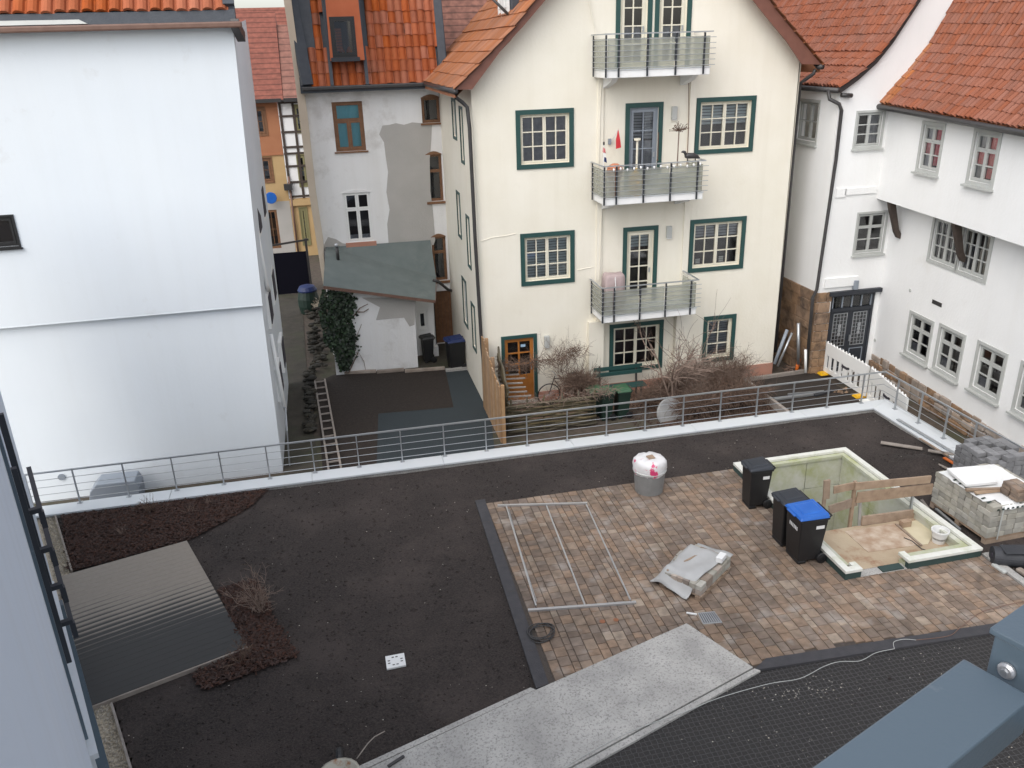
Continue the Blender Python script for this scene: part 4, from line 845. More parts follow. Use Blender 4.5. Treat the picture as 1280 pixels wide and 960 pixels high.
# vent, small marks, stone plinth
r = FH.rect(1166, 374, 1174, 383); MB().fbox(FH, r[0], r[2]+.1, r[1], r[3], -.02, .012).build('vent', M['gutter'], lh)
for p in ((1138, 363), (1094, 425)): MB().lathe(FH.W(*FH.hit(*p)), [(.05, 0), (.05, .02), (0, .03)], 10, axis=tuple(NH)).build('cap', M['wgrey'], lh)
r_ = np.random.default_rng(9); 
for row, (za, zb_) in enumerate(((-.8, -.6), (-.6, -.4), (-.4, -.18))):
    aa = -.05
    while aa < 11:
        ln = r_.uniform(.18, .5); e = r_.uniform(.02, .12)
        MB().fbox(FH, aa+.01, aa+ln-.015, za+.01, zb_-.012+r_.uniform(-.03, .05)*(row == 2), -.05, e).build('stone', M['stone' if r_.random() < .35 else 'rubble'], lh, bevel=.025); aa += ln
# roof
EV = FH.W(0, 0, 0); ec = JC+.28
ev0 = Frame(A_+NH*ec, UH, NH); e0 = ev0.hit(1089, 127); e1 = ev0.hit(1280, 161)
FVv = Frame(ev0.W(e0[0], 0), -NH, UH)      # vertical plane of the far verge
vp_ = q(FVv, (1090, 127), (1108, 107), (1125, 89), (1150, 57), (1167, 29), (1185, 0)); vp_[0] = (0, vp_[0][1])
vp_.append((vp_[-1][0]+2.6, vp_[-1][1]+3.4))
slope = (e1[1]-e0[1])/(e1[0]-e0[0]); UR = np.array([UH[0], UH[1], slope]); UR /= np.linalg.norm(UR)
prof = [(-NH[0]*(x-vp_[0][0]), -NH[1]*(x-vp_[0][0]), z-vp_[0][1]) for x, z in vp_]; O_ = FVv.W(*vp_[0])
n = len(prof); b = MB(); b.add([O_+V3(p)-np.array([0, 0, .05]) for p in prof]+[O_+UR*13+V3(p)-np.array([0, 0, .05]) for p in prof], [(i, i+1, n+i+1, n+i) for i in range(n-1)]); rh = b.build('roof', M['tileC'], lh, recalc=False)
tiled_roof(rh, O_, UR, 12.5, prof, .165, .28, M['tileC'])
MB().tube([O_+V3(p)+np.array([0, 0, .09])-UR*.10-NH*(-.03) for p in prof], .085, 6).build('verge_board', M['gutter'], lh)
MB().tube([O_+NH*.06-np.array([0, 0, .08])-UR*.05, O_+NH*.06-np.array([0, 0, .08])+UR*13], .075, 8).build('gutter', M['gutter'], lh, smooth=True)
MB().bar(O_-NH*.12-np.array([0, 0, .12]), O_-NH*.12-np.array([0, 0, .12])+UR*13, .3, .06).build('soffit', M['timber'], lh)
p1, p2, p3 = [PY(x, y, 22.6) for x, y in ((1166, 22), (1178, -2), (1200, -40))]
MB().tube([p1, p2, p3], .04, 8).build('lightning_rod', M['steel'], lh)
ck = thing('dark_roof', 'dark slate roof edge rising behind the two tiled roofs', 'roof', (18, 26, 8)); MB().hexa([PY(1168, 30, 24), PY(1190, 30, 24), PY(1190, 30, 25), PY(1168, 30, 25), PY(1168, -60, 24), PY(1215, -60, 24), PY(1215, -60, 25), PY(1168, -60, 25)]).build('slope', M['slate'], ck)

# ================================================================== FAR HOUSES BEYOND THE ALLEY GATE
YF = 44.; FF = Frame((0, YF, 0), (1, 0, 0), (0, -1, 0))
oh = thing('orange_house', 'narrow orange rendered house with red tiled roof beyond the alley gate', 'house', (-2.6, YF, -.8))
wo1, wo3 = FF.rect(322, 135, 334, 168), FF.rect(324, 198, 342, 227)
wo1 = (wo1[0]-.2, *wo1[1:]); zmid = FF.hit(340, 193)[1]; zgr = FF.hit(345, 252)[1]
facade('upper_wall', FF, [(-4.2, zmid), (-1.83, zmid), (-1.83, 7.0), (-4.2, 7.0)], [wo1], oh, M['orange'])
facade('middle_wall', FF, [(-4.2, zgr), (-1.83, zgr), (-1.83, zmid), (-4.2, zmid)], [wo3], oh, M['yellow'])
sd_ = FF.rect(330, 263, 352, 310)
facade('ground_wall', FF, [(-4.2, -.8), (-1.83, -.8), (-1.83, zgr), (-4.2, zgr)], [sd_], oh, M['patch'])
for r in (wo1, wo3): window(oh, FF, r, 1, 1, 2, 'brownwood', .1, .03, surround=('brownwood', .06, .03), blind=[('greyshade', 0, 1, .2, .7, 'curtain')])
window(oh, FF, sd_, 1, 2, 2, 'brownwood', .08, .03, name='shop_window', blind=[('rust', .1, .8, .3, .8, 'curtain')])
MB().fbox(FF, -4.2, -1.83, zmid-.05, zmid+.03, 0, .05).build('string_course', M['orange'], oh)
fart = mat('far_red_tiles', (.19, .058, .038), .8, (.25, .082, .054), 4); course_bump_shade(fart, (0, 0, 1), 4.2, 1)
fart2 = mat('far_pale_red_tiles', (.21, .092, .068), .8, (.27, .125, .092), 3); course_bump_shade(fart2, (0, 0, 1), 3.4, 1)
def far_roof(par, xa, xb, ztop, m, yr=47.6):
    z0_ = 6.95; MB().hexa([(xa, YF-.35, z0_), (xb, YF-.35, z0_), (xb, yr+3.5, z0_), (xa, yr+3.5, z0_), (xa, yr, ztop), (xb, yr, ztop), (xb, yr+.1, ztop), (xa, yr+.1, ztop)]).build('roof', m, par)
zt_ = PY(320, 15, 47.6)[2]; far_roof(oh, -4.4, -1.50, zt_, fart); MB().box(-4.4, -1.6, YF-.5, YF-.35, 6.85, 7.02).build('gutter', M['gutter'], oh)
th_ = thing('half_timbered_house', 'half-timbered house with white panels and yellow ground floor beyond the gate', 'house', (-.9, YF, -.8))
zy = FF.hit(370, 248)[1]; wt = [FF.rect(366, 132, 380, 165), FF.rect(371, 194, 386, 232), FF.rect(374, 260, 388, 305)]
facade('upper_wall', FF, [(-1.82, zy), (1.2, zy), (1.2, 7.0), (-1.82, 7.0)], wt[:2], th_, M['white'])
facade('ground_wall', FF, [(-1.82, -.8), (1.2, -.8), (1.2, zy), (-1.82, zy)], wt[2:], th_, M['yellow'])
for r in wt: window(th_, FF, r, 1, 1, 2, 'olivestrip', .10, .0, surround=('olivestrip', .05, .04), blind=[('blind', 0, 1, .3, .7, 'curtain')])
tz = [FF.hit(360, y)[1] for y in (128, 145, 165, 184, 192, 208, 228, 246)]
for z in tz: MB().fbox(FF, -1.80, 1.2, z-.05, z+.05, 0, .05).build('timber', M['timber'], th_)
for x in (-1.72, -1.10, -.35, .5): MB().fbox(FF, x-.06, x+.06, zy, 6.9, 0, .046).build('timber', M['timber'], th_)
MB().fbox(FF, -1.82, 1.2, zy-.35, zy-.05, 0, .12).build('beam', M['yellow'], th_)
zt2 = PY(340, 31, 47.2)[2]; far_roof(th_, -1.48, 1.4, zt2, fart2, 47.2); MB().box(-1.48, 1.4, YF-.5, YF-.35, 6.85, 7.02).build('gutter', M['gutter'], th_)
MB().fbox(FF, -2.0, -1.6, FF.hit(357, 232)[1]-.2, FF.hit(357, 232)[1]+.1, 0, .3).build('sign_box', M['gutter'], th_)
downpipe(th_, [FF.W(-1.72, 3.3, .1), FF.W(-1.72, -.8, .1)], .05, 'copper')
bs = thing('round_sign', 'round blue sign on the yellow wall beyond the alley', 'sign', (-2.6, YF-.3, 2.5))
c = FF.hit(339, 246); MB().lathe(FF.W(c[0], c[1], .35), [(0, 0), (.27, 0), (.29, .03), (.27, .06), (0, .06)], 24, axis=(0, -1, 0)).build('disc', M['blue'], bs)
MB().tube([FF.W(c[0], c[1], .36), FF.W(c[0], c[1], -.02)], .02, 6).build('arm', M['gutter'], bs)
fr3 = thing('far_red_roof', 'plain red roof on the skyline behind the tiled roofs beyond the alley', 'roof', (-2, 60, 5))
z6 = PY(330, 9.5, 62)[2]; MB().hexa([(-9, 56, 4), (6, 56, 4), (6, 68, 4), (-9, 68, 4), (-9, 62, z6), (6, 62, z6), (6, 62.1, z6), (-9, 62.1, z6)]).build('slope', fart, fr3)
c = PY(332, 27, 57); MB().lathe(c, [(.14, -.3), (.14, 0), (.06, .2), (0, .22)], 8).build('vent', M['label'], fr3, smooth=True)
# gate, posts, cross bar
ga = thing('sheet_gate', 'dark navy sheet gate closing the end of the alley', 'gate', (-1.9, 36.6, -.8))
FGa = Frame((0, 36.6, 0), (1, 0, 0), (0, -1, 0)); ra = FGa.rect(340, 317, 394, 369)
MB().fbox(FGa, ra[0], ra[2]-.15, -.76, ra[3], 0, .04).build('leaf', M['navy'], ga)
for x in (ra[0]-.02, ra[2]-.12): MB().fbox(FGa, x-.05, x+.05, -.8, ra[3]+.55, -.02, .08).build('post', M['gutter'], ga)
MB().bar(FGa.W(ra[0], ra[3]+.35, .03), FGa.W(ra[2], ra[3]+.5, .03), .06, .08).build('cross_bar', M['gutter'], ga)
# ================================================================== TERRACE SURFACES
pav = tag(sheet('paving', [(2.45, 15.17), (8.30, 15.10), (8.30, 10.82), (11.16, 10.82), (11.16, 8.98), (5.9, 9.26), (5.62, 9.13), (5.07, 10.38), (2.45, 9.58)], .006, 'joint'), kind='structure')
pm = bpy.data.materials.new('mottled_paver'); pm.use_nodes = True; N, L, bs_ = nodes_of(pm); bs_.inputs['Roughness'].default_value = .85
oi = N.new('ShaderNodeObjectInfo'); at = N.new('ShaderNodeAttribute'); at.attribute_name = 'tint'; ad = N.new('ShaderNodeMath'); L.new(oi.outputs['Random'], ad.inputs[0]); L.new(at.outputs['Fac'], ad.inputs[1])
frc = N.new('ShaderNodeMath'); frc.operation = 'FRACT'; L.new(ad.outputs[0], frc.inputs[0])
rp_ = N.new('ShaderNodeValToRGB'); cr = rp_.color_ramp; cr.interpolation = 'CONSTANT'
for i, (p, c) in enumerate(((0, (.160, .118, .090)), (.14, (.205, .145, .104)), (.30, (.178, .134, .104)), (.46, (.218, .150, .104)), (.6, (.182, .142, .114)), (.76, (.228, .170, .126)), (.91, (.265, .21, .162)), (.96, (.165, .125, .098)))):
    e = cr.elements[0] if i == 0 else (cr.elements[-1] if i == 7 else cr.elements.new(p)); e.position = p; e.color = (*c, 1)
L.new(frc.outputs[0], rp_.inputs[0])
ge = N.new('ShaderNodeNewGeometry'); nz = N.new('ShaderNodeTexNoise'); nz.inputs['Scale'].default_value = 7; nz.inputs['Detail'].default_value = 6; L.new(ge.outputs['Position'], nz.inputs['Vector'])
mr = N.new('ShaderNodeMapRange'); mr.inputs[1].default_value = .3; mr.inputs[2].default_value = .7; mr.inputs[3].default_value = .72; mr.inputs[4].default_value = 1.25; L.new(nz.outputs[0], mr.inputs[0])
nz2 = N.new('ShaderNodeTexNoise'); nz2.inputs['Scale'].default_value = .55; nz2.inputs['Detail'].default_value = 3; L.new(ge.outputs['Position'], nz2.inputs['Vector'])
mr2 = N.new('ShaderNodeMapRange'); mr2.inputs[1].default_value = .35; mr2.inputs[2].default_value = .68; mr2.inputs[3].default_value = .86; mr2.inputs[4].default_value = 1.28; L.new(nz2.outputs[0], mr2.inputs[0])
mm = N.new('ShaderNodeMath'); mm.operation = 'MULTIPLY'; L.new(mr.outputs[0], mm.inputs[0]); L.new(mr2.outputs[0], mm.inputs[1])
h = N.new('ShaderNodeHueSaturation'); L.new(mm.outputs[0], h.inputs['Value']); L.new(rp_.outputs[0], h.inputs['Color'])
# cement haze near worked areas
vm = N.new('ShaderNodeVectorMath'); vm.operation = 'DISTANCE'; vm.inputs[1].default_value = (8.1, 12.9, .03); L.new(ge.outputs['Position'], vm.inputs[0])
nz3 = N.new('ShaderNodeTexNoise'); nz3.inputs['Scale'].default_value = 2.2; nz3.inputs['Detail'].default_value = 5; L.new(ge.outputs['Position'], nz3.inputs['Vector'])
mr3 = N.new('ShaderNodeMapRange'); mr3.inputs[1].default_value = .57; mr3.inputs[2].default_value = .74; mr3.inputs[4].default_value = .7; L.new(nz3.outputs[0], mr3.inputs[0])
mxh = N.new('ShaderNodeMix'); mxh.data_type = 'RGBA'; L.new(mr3.outputs[0], mxh.inputs[0]); L.new(h.outputs[0], mxh.inputs[6]); mxh.inputs[7].default_value = (.36, .33, .30, 1)
L.new(mxh.outputs[2], bs_.inputs['Base Color'])
nb = N.new('ShaderNodeTexNoise'); nb.inputs['Scale'].default_value = 60; nb.inputs['Detail'].default_value = 4; L.new(ge.outputs['Position'], nb.inputs['Vector']); bp = N.new('ShaderNodeBump'); bp.inputs['Strength'].default_value = .35; bp.inputs['Distance'].default_value = .01; L.new(nb.outputs[0], bp.inputs['Height']); L.new(bp.outputs[0], bs_.inputs['Normal'])
PV = {}
def paver_shape(w_, l_):
    a, b, c = w_/2-.0055, l_/2-.0045, .007
    vs = [(-a, -b, -.03), (a, -b, -.03), (a, b, -.03), (-a, b, -.03), (-a, -b, -.006), (a, -b, -.006), (a, b, -.006), (-a, b, -.006), (-a+c, -b+c, 0), (a-c, -b+c, 0), (a-c, b-c, 0), (-a+c, b-c, 0)]
    fs = [(8, 9, 10, 11)]+[(4+i, 4+(i+1) % 4, 8+(i+1) % 4, 8+i) for i in range(4)]+[(i, (i+1) % 4, 4+(i+1) % 4, 4+i) for i in range(4)]; return vs, fs
def inpoly(x, y, P):
    c = False; n = len(P)
    for i in range(n):
        (x0, y0), (x1, y1) = P[i], P[(i+1) % n]
        if (y0 > y) != (y1 > y) and x < (x1-x0)*(y-y0)/(y1-y0)+x0: c = not c
    return c
PP = [(2.58, 15.17), (8.34, 15.12), (8.34, 10.82), (11.18, 10.82), (11.18, 8.98), (5.9, 9.27), (5.62, 9.13), (5.07, 10.38), (2.5, 9.55)]
pl = []; x = 2.60; r_ = np.random.default_rng(21)
while x < 11.05:
    wd_ = [.12, .16, .20, .20][r_.integers(4)]; y = 15.15+.0
    while y > 8.9:
        ln = [.14, .18, .22, .26][r_.integers(4)] if wd_ > .13 else [.14, .18, .22, .14][r_.integers(4)]
        cx_, cy_ = x+wd_/2, y-ln/2
        if any(inpoly(cx_+dx_, cy_+dy_, PP) for dx_, dy_ in ((0, 0), (wd_*.4, 0), (-wd_*.4, 0), (0, ln*.4), (0, -ln*.4))) and not (8.36 < cx_ < 11.0 and cy_ > 10.9) and (cy_ > 9.42 or inpoly(cx_, cy_-.03, PP)): pl.append((cx_, cy_, wd_, ln))
        y -= ln
    x += wd_
def area_px(p):
    X, Y, z = proj((p[0], p[1], .03)); vis = -5 < X < 1285 and Y < 965
    return -(p[2]*p[3])*((CH/(p[0]**2+p[1]**2+81)**.5))/(z*z)*(1 if vis else .001)
pl.sort(key=area_px); rest = MB()
for i, (cx_, cy_, w_, l_) in enumerate(pl):
    dz = .030+r_.uniform(-.0025, .0025); rz = r_.normal()*.008
    if i < 300:
        k = (w_, l_)
        if k not in PV:
            vs, fs = paver_shape(*k); me = bpy.data.meshes.new('paver'); me.from_pydata(vs, [], fs); me.materials.append(pm); PV[k] = me
        child('paver', PV[k], pav, Matrix.Translation((cx_, cy_, dz)) @ Matrix.Rotation(rz, 4, 'Z'))
    else:
        vs, fs = paver_shape(w_, l_); rest.tint = float(r_.random())+.001; c, s_ = math.cos(rz), math.sin(rz); rest.add([(cx_+a*c-b*s_, cy_+a*s_+b*c, dz+z) for a, b, z in vs], fs)
tag(rest.build('paver_field', pm, pav, recalc=False), kind='stuff')
# kerb strips (dark flat edging) left and bottom right
kb = tag(sheet('kerb', [(2.40, 15.31), (2.61, 15.31), (2.61, 15.24), (2.49, 9.60), (2.28, 9.56)], .042, 'kerb', thick=.08), kind='structure')
for k in range(7): 
    yk = 14.4-k*.8; MB().box(2.36, 2.60, yk-.004, yk+.004, .0425, .0428).build('joint', M['joint'], kb)
k2 = tag(sheet('kerb', [(5.60, 9.10), (5.92, 9.29), (10.1, 9.10), (11.4, 9.03), (11.4, 8.82), (10.1, 8.90), (6.05, 9.07)], .042, 'kerb', thick=.08), kind='structure')
kerb3 = tag(MB().box(11.15, 11.30, 9.05, 10.86, -.05, .05).build('kerb', M['concrete'], bevel=.008), kind='structure')
sheet('concrete_path', [(2.27, 9.52), (5.07, 10.38), (5.62, 9.15), (-1.0, 6.85), (-3.0, 7.75)], .05, 'concrete', thick=.1)
sheet('path_kerb', [(5.63, 9.125), (5.70, 9.06), (-1.0, 6.70), (-1.0, 6.83)], .044, 'concrete', thick=.1)
sheet('path_kerb', [(2.27, 9.535), (2.20, 9.60), (-3.1, 7.86), (-3.05, 7.77)], .040, 'concrete', thick=.1)
mm_ = mat('honeycomb_drain_mat', (.010, .0095, .0095), .7, (.034, .030, .028), 30, contrast=.7)
N, L, b_ = nodes_of(mm_); ge = N.new('ShaderNodeNewGeometry'); vo = N.new('ShaderNodeTexVoronoi'); vo.feature = 'DISTANCE_TO_EDGE'; vo.inputs['Scale'].default_value = 12.5; vo.inputs['Randomness'].default_value = .25; L.new(ge.outputs['Position'], vo.inputs['Vector'])
mr = N.new('ShaderNodeMapRange'); mr.inputs[1].default_value = .05; mr.inputs[2].default_value = .12; mr.inputs[3].default_value = 1; mr.inputs[4].default_value = 0; L.new(vo.outputs['Distance'], mr.inputs[0]); bp = N.new('ShaderNodeBump'); bp.inputs['Strength'].default_value = 1; bp.inputs['Distance'].default_value = .03; L.new(mr.outputs[0], bp.inputs['Height']); L.new(bp.outputs[0], b_.inputs['Normal'])
mx = N.new('ShaderNodeMix'); mx.data_type = 'RGBA'; L.new(mr.outputs[0], mx.inputs[0]); src = b_.inputs['Base Color'].links[0].from_socket; L.new(src, mx.inputs[6]); mx.inputs[7].default_value = (.072, .069, .069, 1); L.new(mx.outputs[2], b_.inputs['Base Color'])
sheet('drainage_mat', [(5.68, 9.05), (6.05, 9.065), (10.1, 8.895), (13.2, 8.75), (13.2, 3.5), (-1.0, 3.5), (-1.0, 6.69)], .010, mm_)
dpts = [(rng.uniform(4, 9), rng.uniform(6, 8.9), .012) for _ in range(260)]; dpts += [tuple(PZ(rng.normal(1015, 22), rng.normal(862, 7), .012)) for _ in range(60)]
scatter('mat_grit', [p for p in dpts if p[1] < 8.85], rng.uniform(.006, .018, len(dpts)), 'fleck', 31)
# gravel strip and edging along the camera's building
def strip(s0, s1, n0, n1): return [tuple(FA(s0, n0)[:2]), tuple(FA(s1, n0)[:2]), tuple(FA(s1, n1)[:2]), tuple(FA(s0, n1)[:2])]
sheet('gravel_bed', strip(2, 18.6, -.2, .16), -.012, 'gravelm')
gp2 = []
for _ in range(5200):
    p = FA(rng.uniform(7.5, 18.3), rng.uniform(-.14, .13)); gp2.append((p[0], p[1], rng.uniform(-.01, .02)))
scatter('gravel', gp2, rng.uniform(.010, .024, len(gp2)), 'gravelm', 41, .8)
ed = thing('edging_strip', 'thin pale edging strip along the gravel at the building foot', 'edging', FA(12, .16))
for a, b2_ in ((2, 11.55), (15.75, 18.2)): MB().bar(FA(a, .165, .02), FA(b2_, .165, .02), .035, .10).build('board', M['woodgrey'], ed)
# ---- bark mulch beds
def mulch(name, poly, n, seed):
    r = np.random.default_rng(seed); xs_ = [p[0] for p in poly]; ys_ = [p[1] for p in poly]; b = MB()
    base = tag(sheet(name, poly, .022, 'mulch', 'stuff'), kind='stuff'); k = 0
    while k < n:
        x, y = r.uniform(min(xs_)-.05, max(xs_)+.05), r.uniform(min(ys_)-.05, max(ys_)+.05)
        if not inpoly(x+r.normal()*.03, y+r.normal()*.03, poly): continue
        a = r.uniform(0, 6.28); l_, w_ = r.uniform(.02, .055), r.uniform(.01, .022); t = r.normal()*.35; z = .03+r.uniform(0, .035); d = np.array([math.cos(a), math.sin(a), t]); e = np.array([-math.sin(a), math.cos(a), r.normal()*.3]); c = np.array([x, y, z])
        b.tint = float(r.random())+.001; b.add([c-d*l_-e*w_, c+d*l_-e*w_*.6, c+d*l_*.8+e*w_, c-d*l_*.9+e*w_*.8, c+np.array([0, 0, .012])], [(0, 1, 4), (1, 2, 4), (2, 3, 4), (3, 0, 4)]); k += 1
    tag(b.build(name.replace('bed', 'chips'), M['mulch'], recalc=False), kind='stuff')
mulch('mulch_bed', [(-6.2, 17.04), (-1.95, 17.06), (-2.3, 16.4), (-2.8, 15.9), (-3.42, 15.36), (-5.52, 14.8)], 7000, 51)
mulch('mulch_bed', [(-2.68, 13.46), (-2.03, 13.58), (-1.62, 12.2), (-1.26, 11.25), (-2.62, 10.82), (-2.86, 11.2), (-2.1, 11.64)], 3200, 52)
# ---- bare shrubs
def shrub(name, label, base, h, n, spread, m, seed, levels=2, rad=.008, cat='shrub', group=None, droop=0., sub=4):
    r = np.random.default_rng(seed); b = MB(); base = V3(base)
    def grow(p, d, L_, rd, lv):
        pts = [p]; k = 4; dd = d.copy()
        for i in range(k):
            dd = dd + r.normal(size=3)*.16; dd[2] -= droop*(i/k); dd /= np.linalg.norm(dd); pts.append(pts[-1]+dd*L_/k)
        b.tube(pts, list(np.linspace(rd, rd*.45, k+1)), 3 if lv < levels or rd < .01 else 5, cap=False)
        if lv > 0:
            for _ in range(sub):
                i = r.integers(1, k+1); t = dd+r.normal(size=3)*.55; t[2] += .15; t /= np.linalg.norm(t); grow(pts[i], t, L_*r.uniform(.3, .6), rd*.6, lv-1)
    for _ in range(n):
        a = r.uniform(0, 6.28); s_ = r.uniform(0, spread); d = np.array([math.cos(a)*s_, math.sin(a)*s_, 1.]); d /= np.linalg.norm(d)
        grow(base+np.array([r.normal()*.04, r.normal()*.04, 0]), d, h*r.uniform(.6, 1.05), rad, levels)
    return tag(b.build(name, M[m], recalc=False), label, cat, group)
shrub('bare_shrub', 'sprawling bare shrub on the mulch by the deck', PZ(326, 765, .03), .62, 18, 1.2, 'bark', 61)
shrub('bare_shrub', 'thin bare shrub at the lower end of the mulch beside the deck corner', PZ(300, 828, .03), .35, 9, 1.2, 'barkred', 62)
shrub('bare_shrub', 'low reddish shrub in the middle of the mulch bed under the railing', PZ(190, 640, .03), .35, 9, 1.3, 'barkred', 63)
for i, (px_, py_, lab) in enumerate(((152, 668, 'dry grass tuft near the deck edge of the mulch bed'), (238, 640, 'green tinged grass tuft in the mulch bed'), (262, 630, 'straw coloured grass tuft near the tip of the mulch bed'))):
    shrub('grass_tuft', lab, PZ(px_, py_, .03), .22, 14, .9, ['bark', 'leaf2', 'bark'][i] if False else 'bark', 64+i, 0, .004, 'grass tuft', None, .3)
# ---- timber deck, board by board; pale to dark zones and bands painted into the colour
dkc = [np.array(p) for p in ((-5.47, 14.67), (-3.46, 15.28), (-2.06, 11.66), (-4.33, 10.84))]; dkc[0] = dkc[0]+np.array([-.18, -.06]); dkc[3] = dkc[3]+np.array([-.05, -.02])
dm_ = bpy.data.materials.new('pale_and_dark_deck'); dm_.use_nodes = True; N, L, b_ = nodes_of(dm_)
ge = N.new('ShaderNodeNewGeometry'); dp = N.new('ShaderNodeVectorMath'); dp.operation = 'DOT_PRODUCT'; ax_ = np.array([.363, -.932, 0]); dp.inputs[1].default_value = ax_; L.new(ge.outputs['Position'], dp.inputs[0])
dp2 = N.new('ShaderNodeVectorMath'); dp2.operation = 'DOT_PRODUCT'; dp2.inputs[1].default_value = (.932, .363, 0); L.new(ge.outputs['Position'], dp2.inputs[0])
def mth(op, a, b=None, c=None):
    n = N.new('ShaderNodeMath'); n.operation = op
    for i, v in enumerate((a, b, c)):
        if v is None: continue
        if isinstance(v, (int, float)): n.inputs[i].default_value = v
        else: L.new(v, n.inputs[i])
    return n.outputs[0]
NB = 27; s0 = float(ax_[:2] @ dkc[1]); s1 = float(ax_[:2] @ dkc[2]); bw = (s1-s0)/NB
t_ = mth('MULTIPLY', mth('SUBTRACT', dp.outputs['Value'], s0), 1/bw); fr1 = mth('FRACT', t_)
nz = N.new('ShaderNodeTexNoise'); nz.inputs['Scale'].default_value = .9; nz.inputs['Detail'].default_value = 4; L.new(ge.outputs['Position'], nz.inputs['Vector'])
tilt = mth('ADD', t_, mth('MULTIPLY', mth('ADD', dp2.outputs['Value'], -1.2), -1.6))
tonev = mth('ADD', mth('MULTIPLY', mth('SUBTRACT', tilt, 13.5), .105), mth('ADD', mth('MULTIPLY', mth('SUBTRACT', nz.outputs[0], .5), .7), mth('MULTIPLY', mth('SUBTRACT', fr1, .5), .9)))
mrw = N.new('ShaderNodeMapRange'); mrw.inputs[1].default_value = -.22; mrw.inputs[2].default_value = .22; L.new(tonev, mrw.inputs[0])
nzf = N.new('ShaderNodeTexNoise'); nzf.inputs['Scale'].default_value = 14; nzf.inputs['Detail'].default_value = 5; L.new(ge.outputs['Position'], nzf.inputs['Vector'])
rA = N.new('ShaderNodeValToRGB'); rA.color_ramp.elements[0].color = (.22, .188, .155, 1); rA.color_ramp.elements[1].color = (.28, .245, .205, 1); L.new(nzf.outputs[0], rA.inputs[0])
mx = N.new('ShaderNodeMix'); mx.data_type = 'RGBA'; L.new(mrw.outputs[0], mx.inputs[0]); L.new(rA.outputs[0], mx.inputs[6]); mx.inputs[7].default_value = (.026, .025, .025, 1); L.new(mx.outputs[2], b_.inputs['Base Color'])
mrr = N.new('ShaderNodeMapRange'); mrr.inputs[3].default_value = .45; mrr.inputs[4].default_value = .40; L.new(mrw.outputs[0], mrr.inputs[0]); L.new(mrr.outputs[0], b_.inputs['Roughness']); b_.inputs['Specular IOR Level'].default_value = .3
dk = thing('timber_deck', 'dark grey brown board deck, paler at the far end, between the mulch beds', 'deck', (-3.8, 13, 0))
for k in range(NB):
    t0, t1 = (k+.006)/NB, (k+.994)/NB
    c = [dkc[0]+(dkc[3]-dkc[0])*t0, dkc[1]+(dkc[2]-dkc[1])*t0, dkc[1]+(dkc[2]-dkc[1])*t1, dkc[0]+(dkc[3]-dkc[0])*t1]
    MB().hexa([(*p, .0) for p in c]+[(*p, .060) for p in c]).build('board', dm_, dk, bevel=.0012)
e0_, e1_ = dkc[3], dkc[2]; MB().bar((*e0_+np.array([.01, -.03]), .03), (*e1_+np.array([.01, -.03]), .03), .03, .07).build('edge_trim', M['woodgrey'], dk)
# ================================================================== LIGHT WELL
lwell = thing('light_well', 'open rectangular light well with white rim and green stained walls', 'light well', (9.7, 13, 0))
x0, x1, y0, y1 = PIT_X0, PIT_X1, PIT_Y0, PIT_Y1; rw_ = .21; zi = .22; zd = -2.9; LZ = -.05; ym = 12.42
gxa, gxb = 8.60, 9.53           # gap in the near rim where one steps in
def rimpiece(xa, xb, ya, yb, z=zi): MB().box(xa, xb, ya, yb, z-.06, z).build('rim', M['rim'], lwell, bevel=.006)
def ledge(xa, xb, ya, yb): MB().box(xa, xb, ya, yb, zi-.14, zi-.062).build('ledge', M['algae'], lwell, bevel=.004)
o_ = .125
rimpiece(x0, x1, y1-o_, y1); rimpiece(x1-o_, x1, y0+o_+.002, y1-o_-.002); rimpiece(x0, x0+o_, y0+o_+.002, y1-o_-.002); rimpiece(x0, gxa, y0, y0+o_); rimpiece(gxb, x1, y0, y0+o_)
rimpiece(gxa-o_, gxa, y0+o_+.002, y0+.24, zi-.002); rimpiece(gxb, gxb+o_, y0+o_+.002, y0+.30, zi-.002)
ledge(x0+o_, x1-o_, y1-.24, y1-o_); ledge(x1-.24, x1-o_, y0+.3, y1-.242); ledge(x0+o_, x0+.24, y0+.25, y1-.242); ledge(gxb+o_, x1-o_, y0+o_, y0+.30); 
wt_ = zi-.142
def wallp(xa, xb, ya, yb, za, zb, m='algae'): return MB().box(xa, xb, ya, yb, za, zb).build('wall', M[m], lwell)
for za, zb in ((zd, -.62), (-.605, wt_)):           # precast wall panels with open joints
    wallp(x0+.10, 9.98, y1-rw_, y1-.09, za, zb); wallp(9.995, x1-.10, y1-rw_, y1-.09, za, zb); wallp(x0+.10, x0+rw_, ym, y1-rw_-.01, za, zb)
    wallp(x1-rw_, x1-.10, ym, 13.75, za, zb); wallp(x1-rw_, x1-.10, 13.765, y1-rw_-.012, za, zb)
wallp(x0+.10, x0+rw_, y0+.2, ym-.01, -.9, wt_); wallp(x1-rw_, x1-.10, y0+.2, ym-.01, -.9, wt_); wallp(gxb+.02, x1-.25, y0+.10, y0+.27, -.9, wt_)
bb_ = MB(); bb_.box(x0+.012, x0+.10, y0+.012, y1-.012, -.6, zi-.061).box(x1-.10, x1-.012, y0+.012, y1-.012, -.6, zi-.061).box(x0+.101, x1-.101, y1-.088, y1-.012, -.6, zi-.061).box(x0+.101, gxa-.012, y0+.012, y0+.098, -.6, zi-.061).box(gxb+.012, x1-.101, y0+.012, y0+.098, -.6, zi-.061); bb_.build('base_band', M['teal'], lwell)
wallp(gxa-.011, gxb+.011, y0+.02, y0+.20, -.9, .035, 'concrete'); wallp(gxa+.45, gxb-.05, y0+.03, y0+.19, .0352, .06, 'teal')
MB().box(x0+.10, x1-.10, ym, y1-.09, zd-.2, zd).build('deep_floor', M['patch'], lwell)
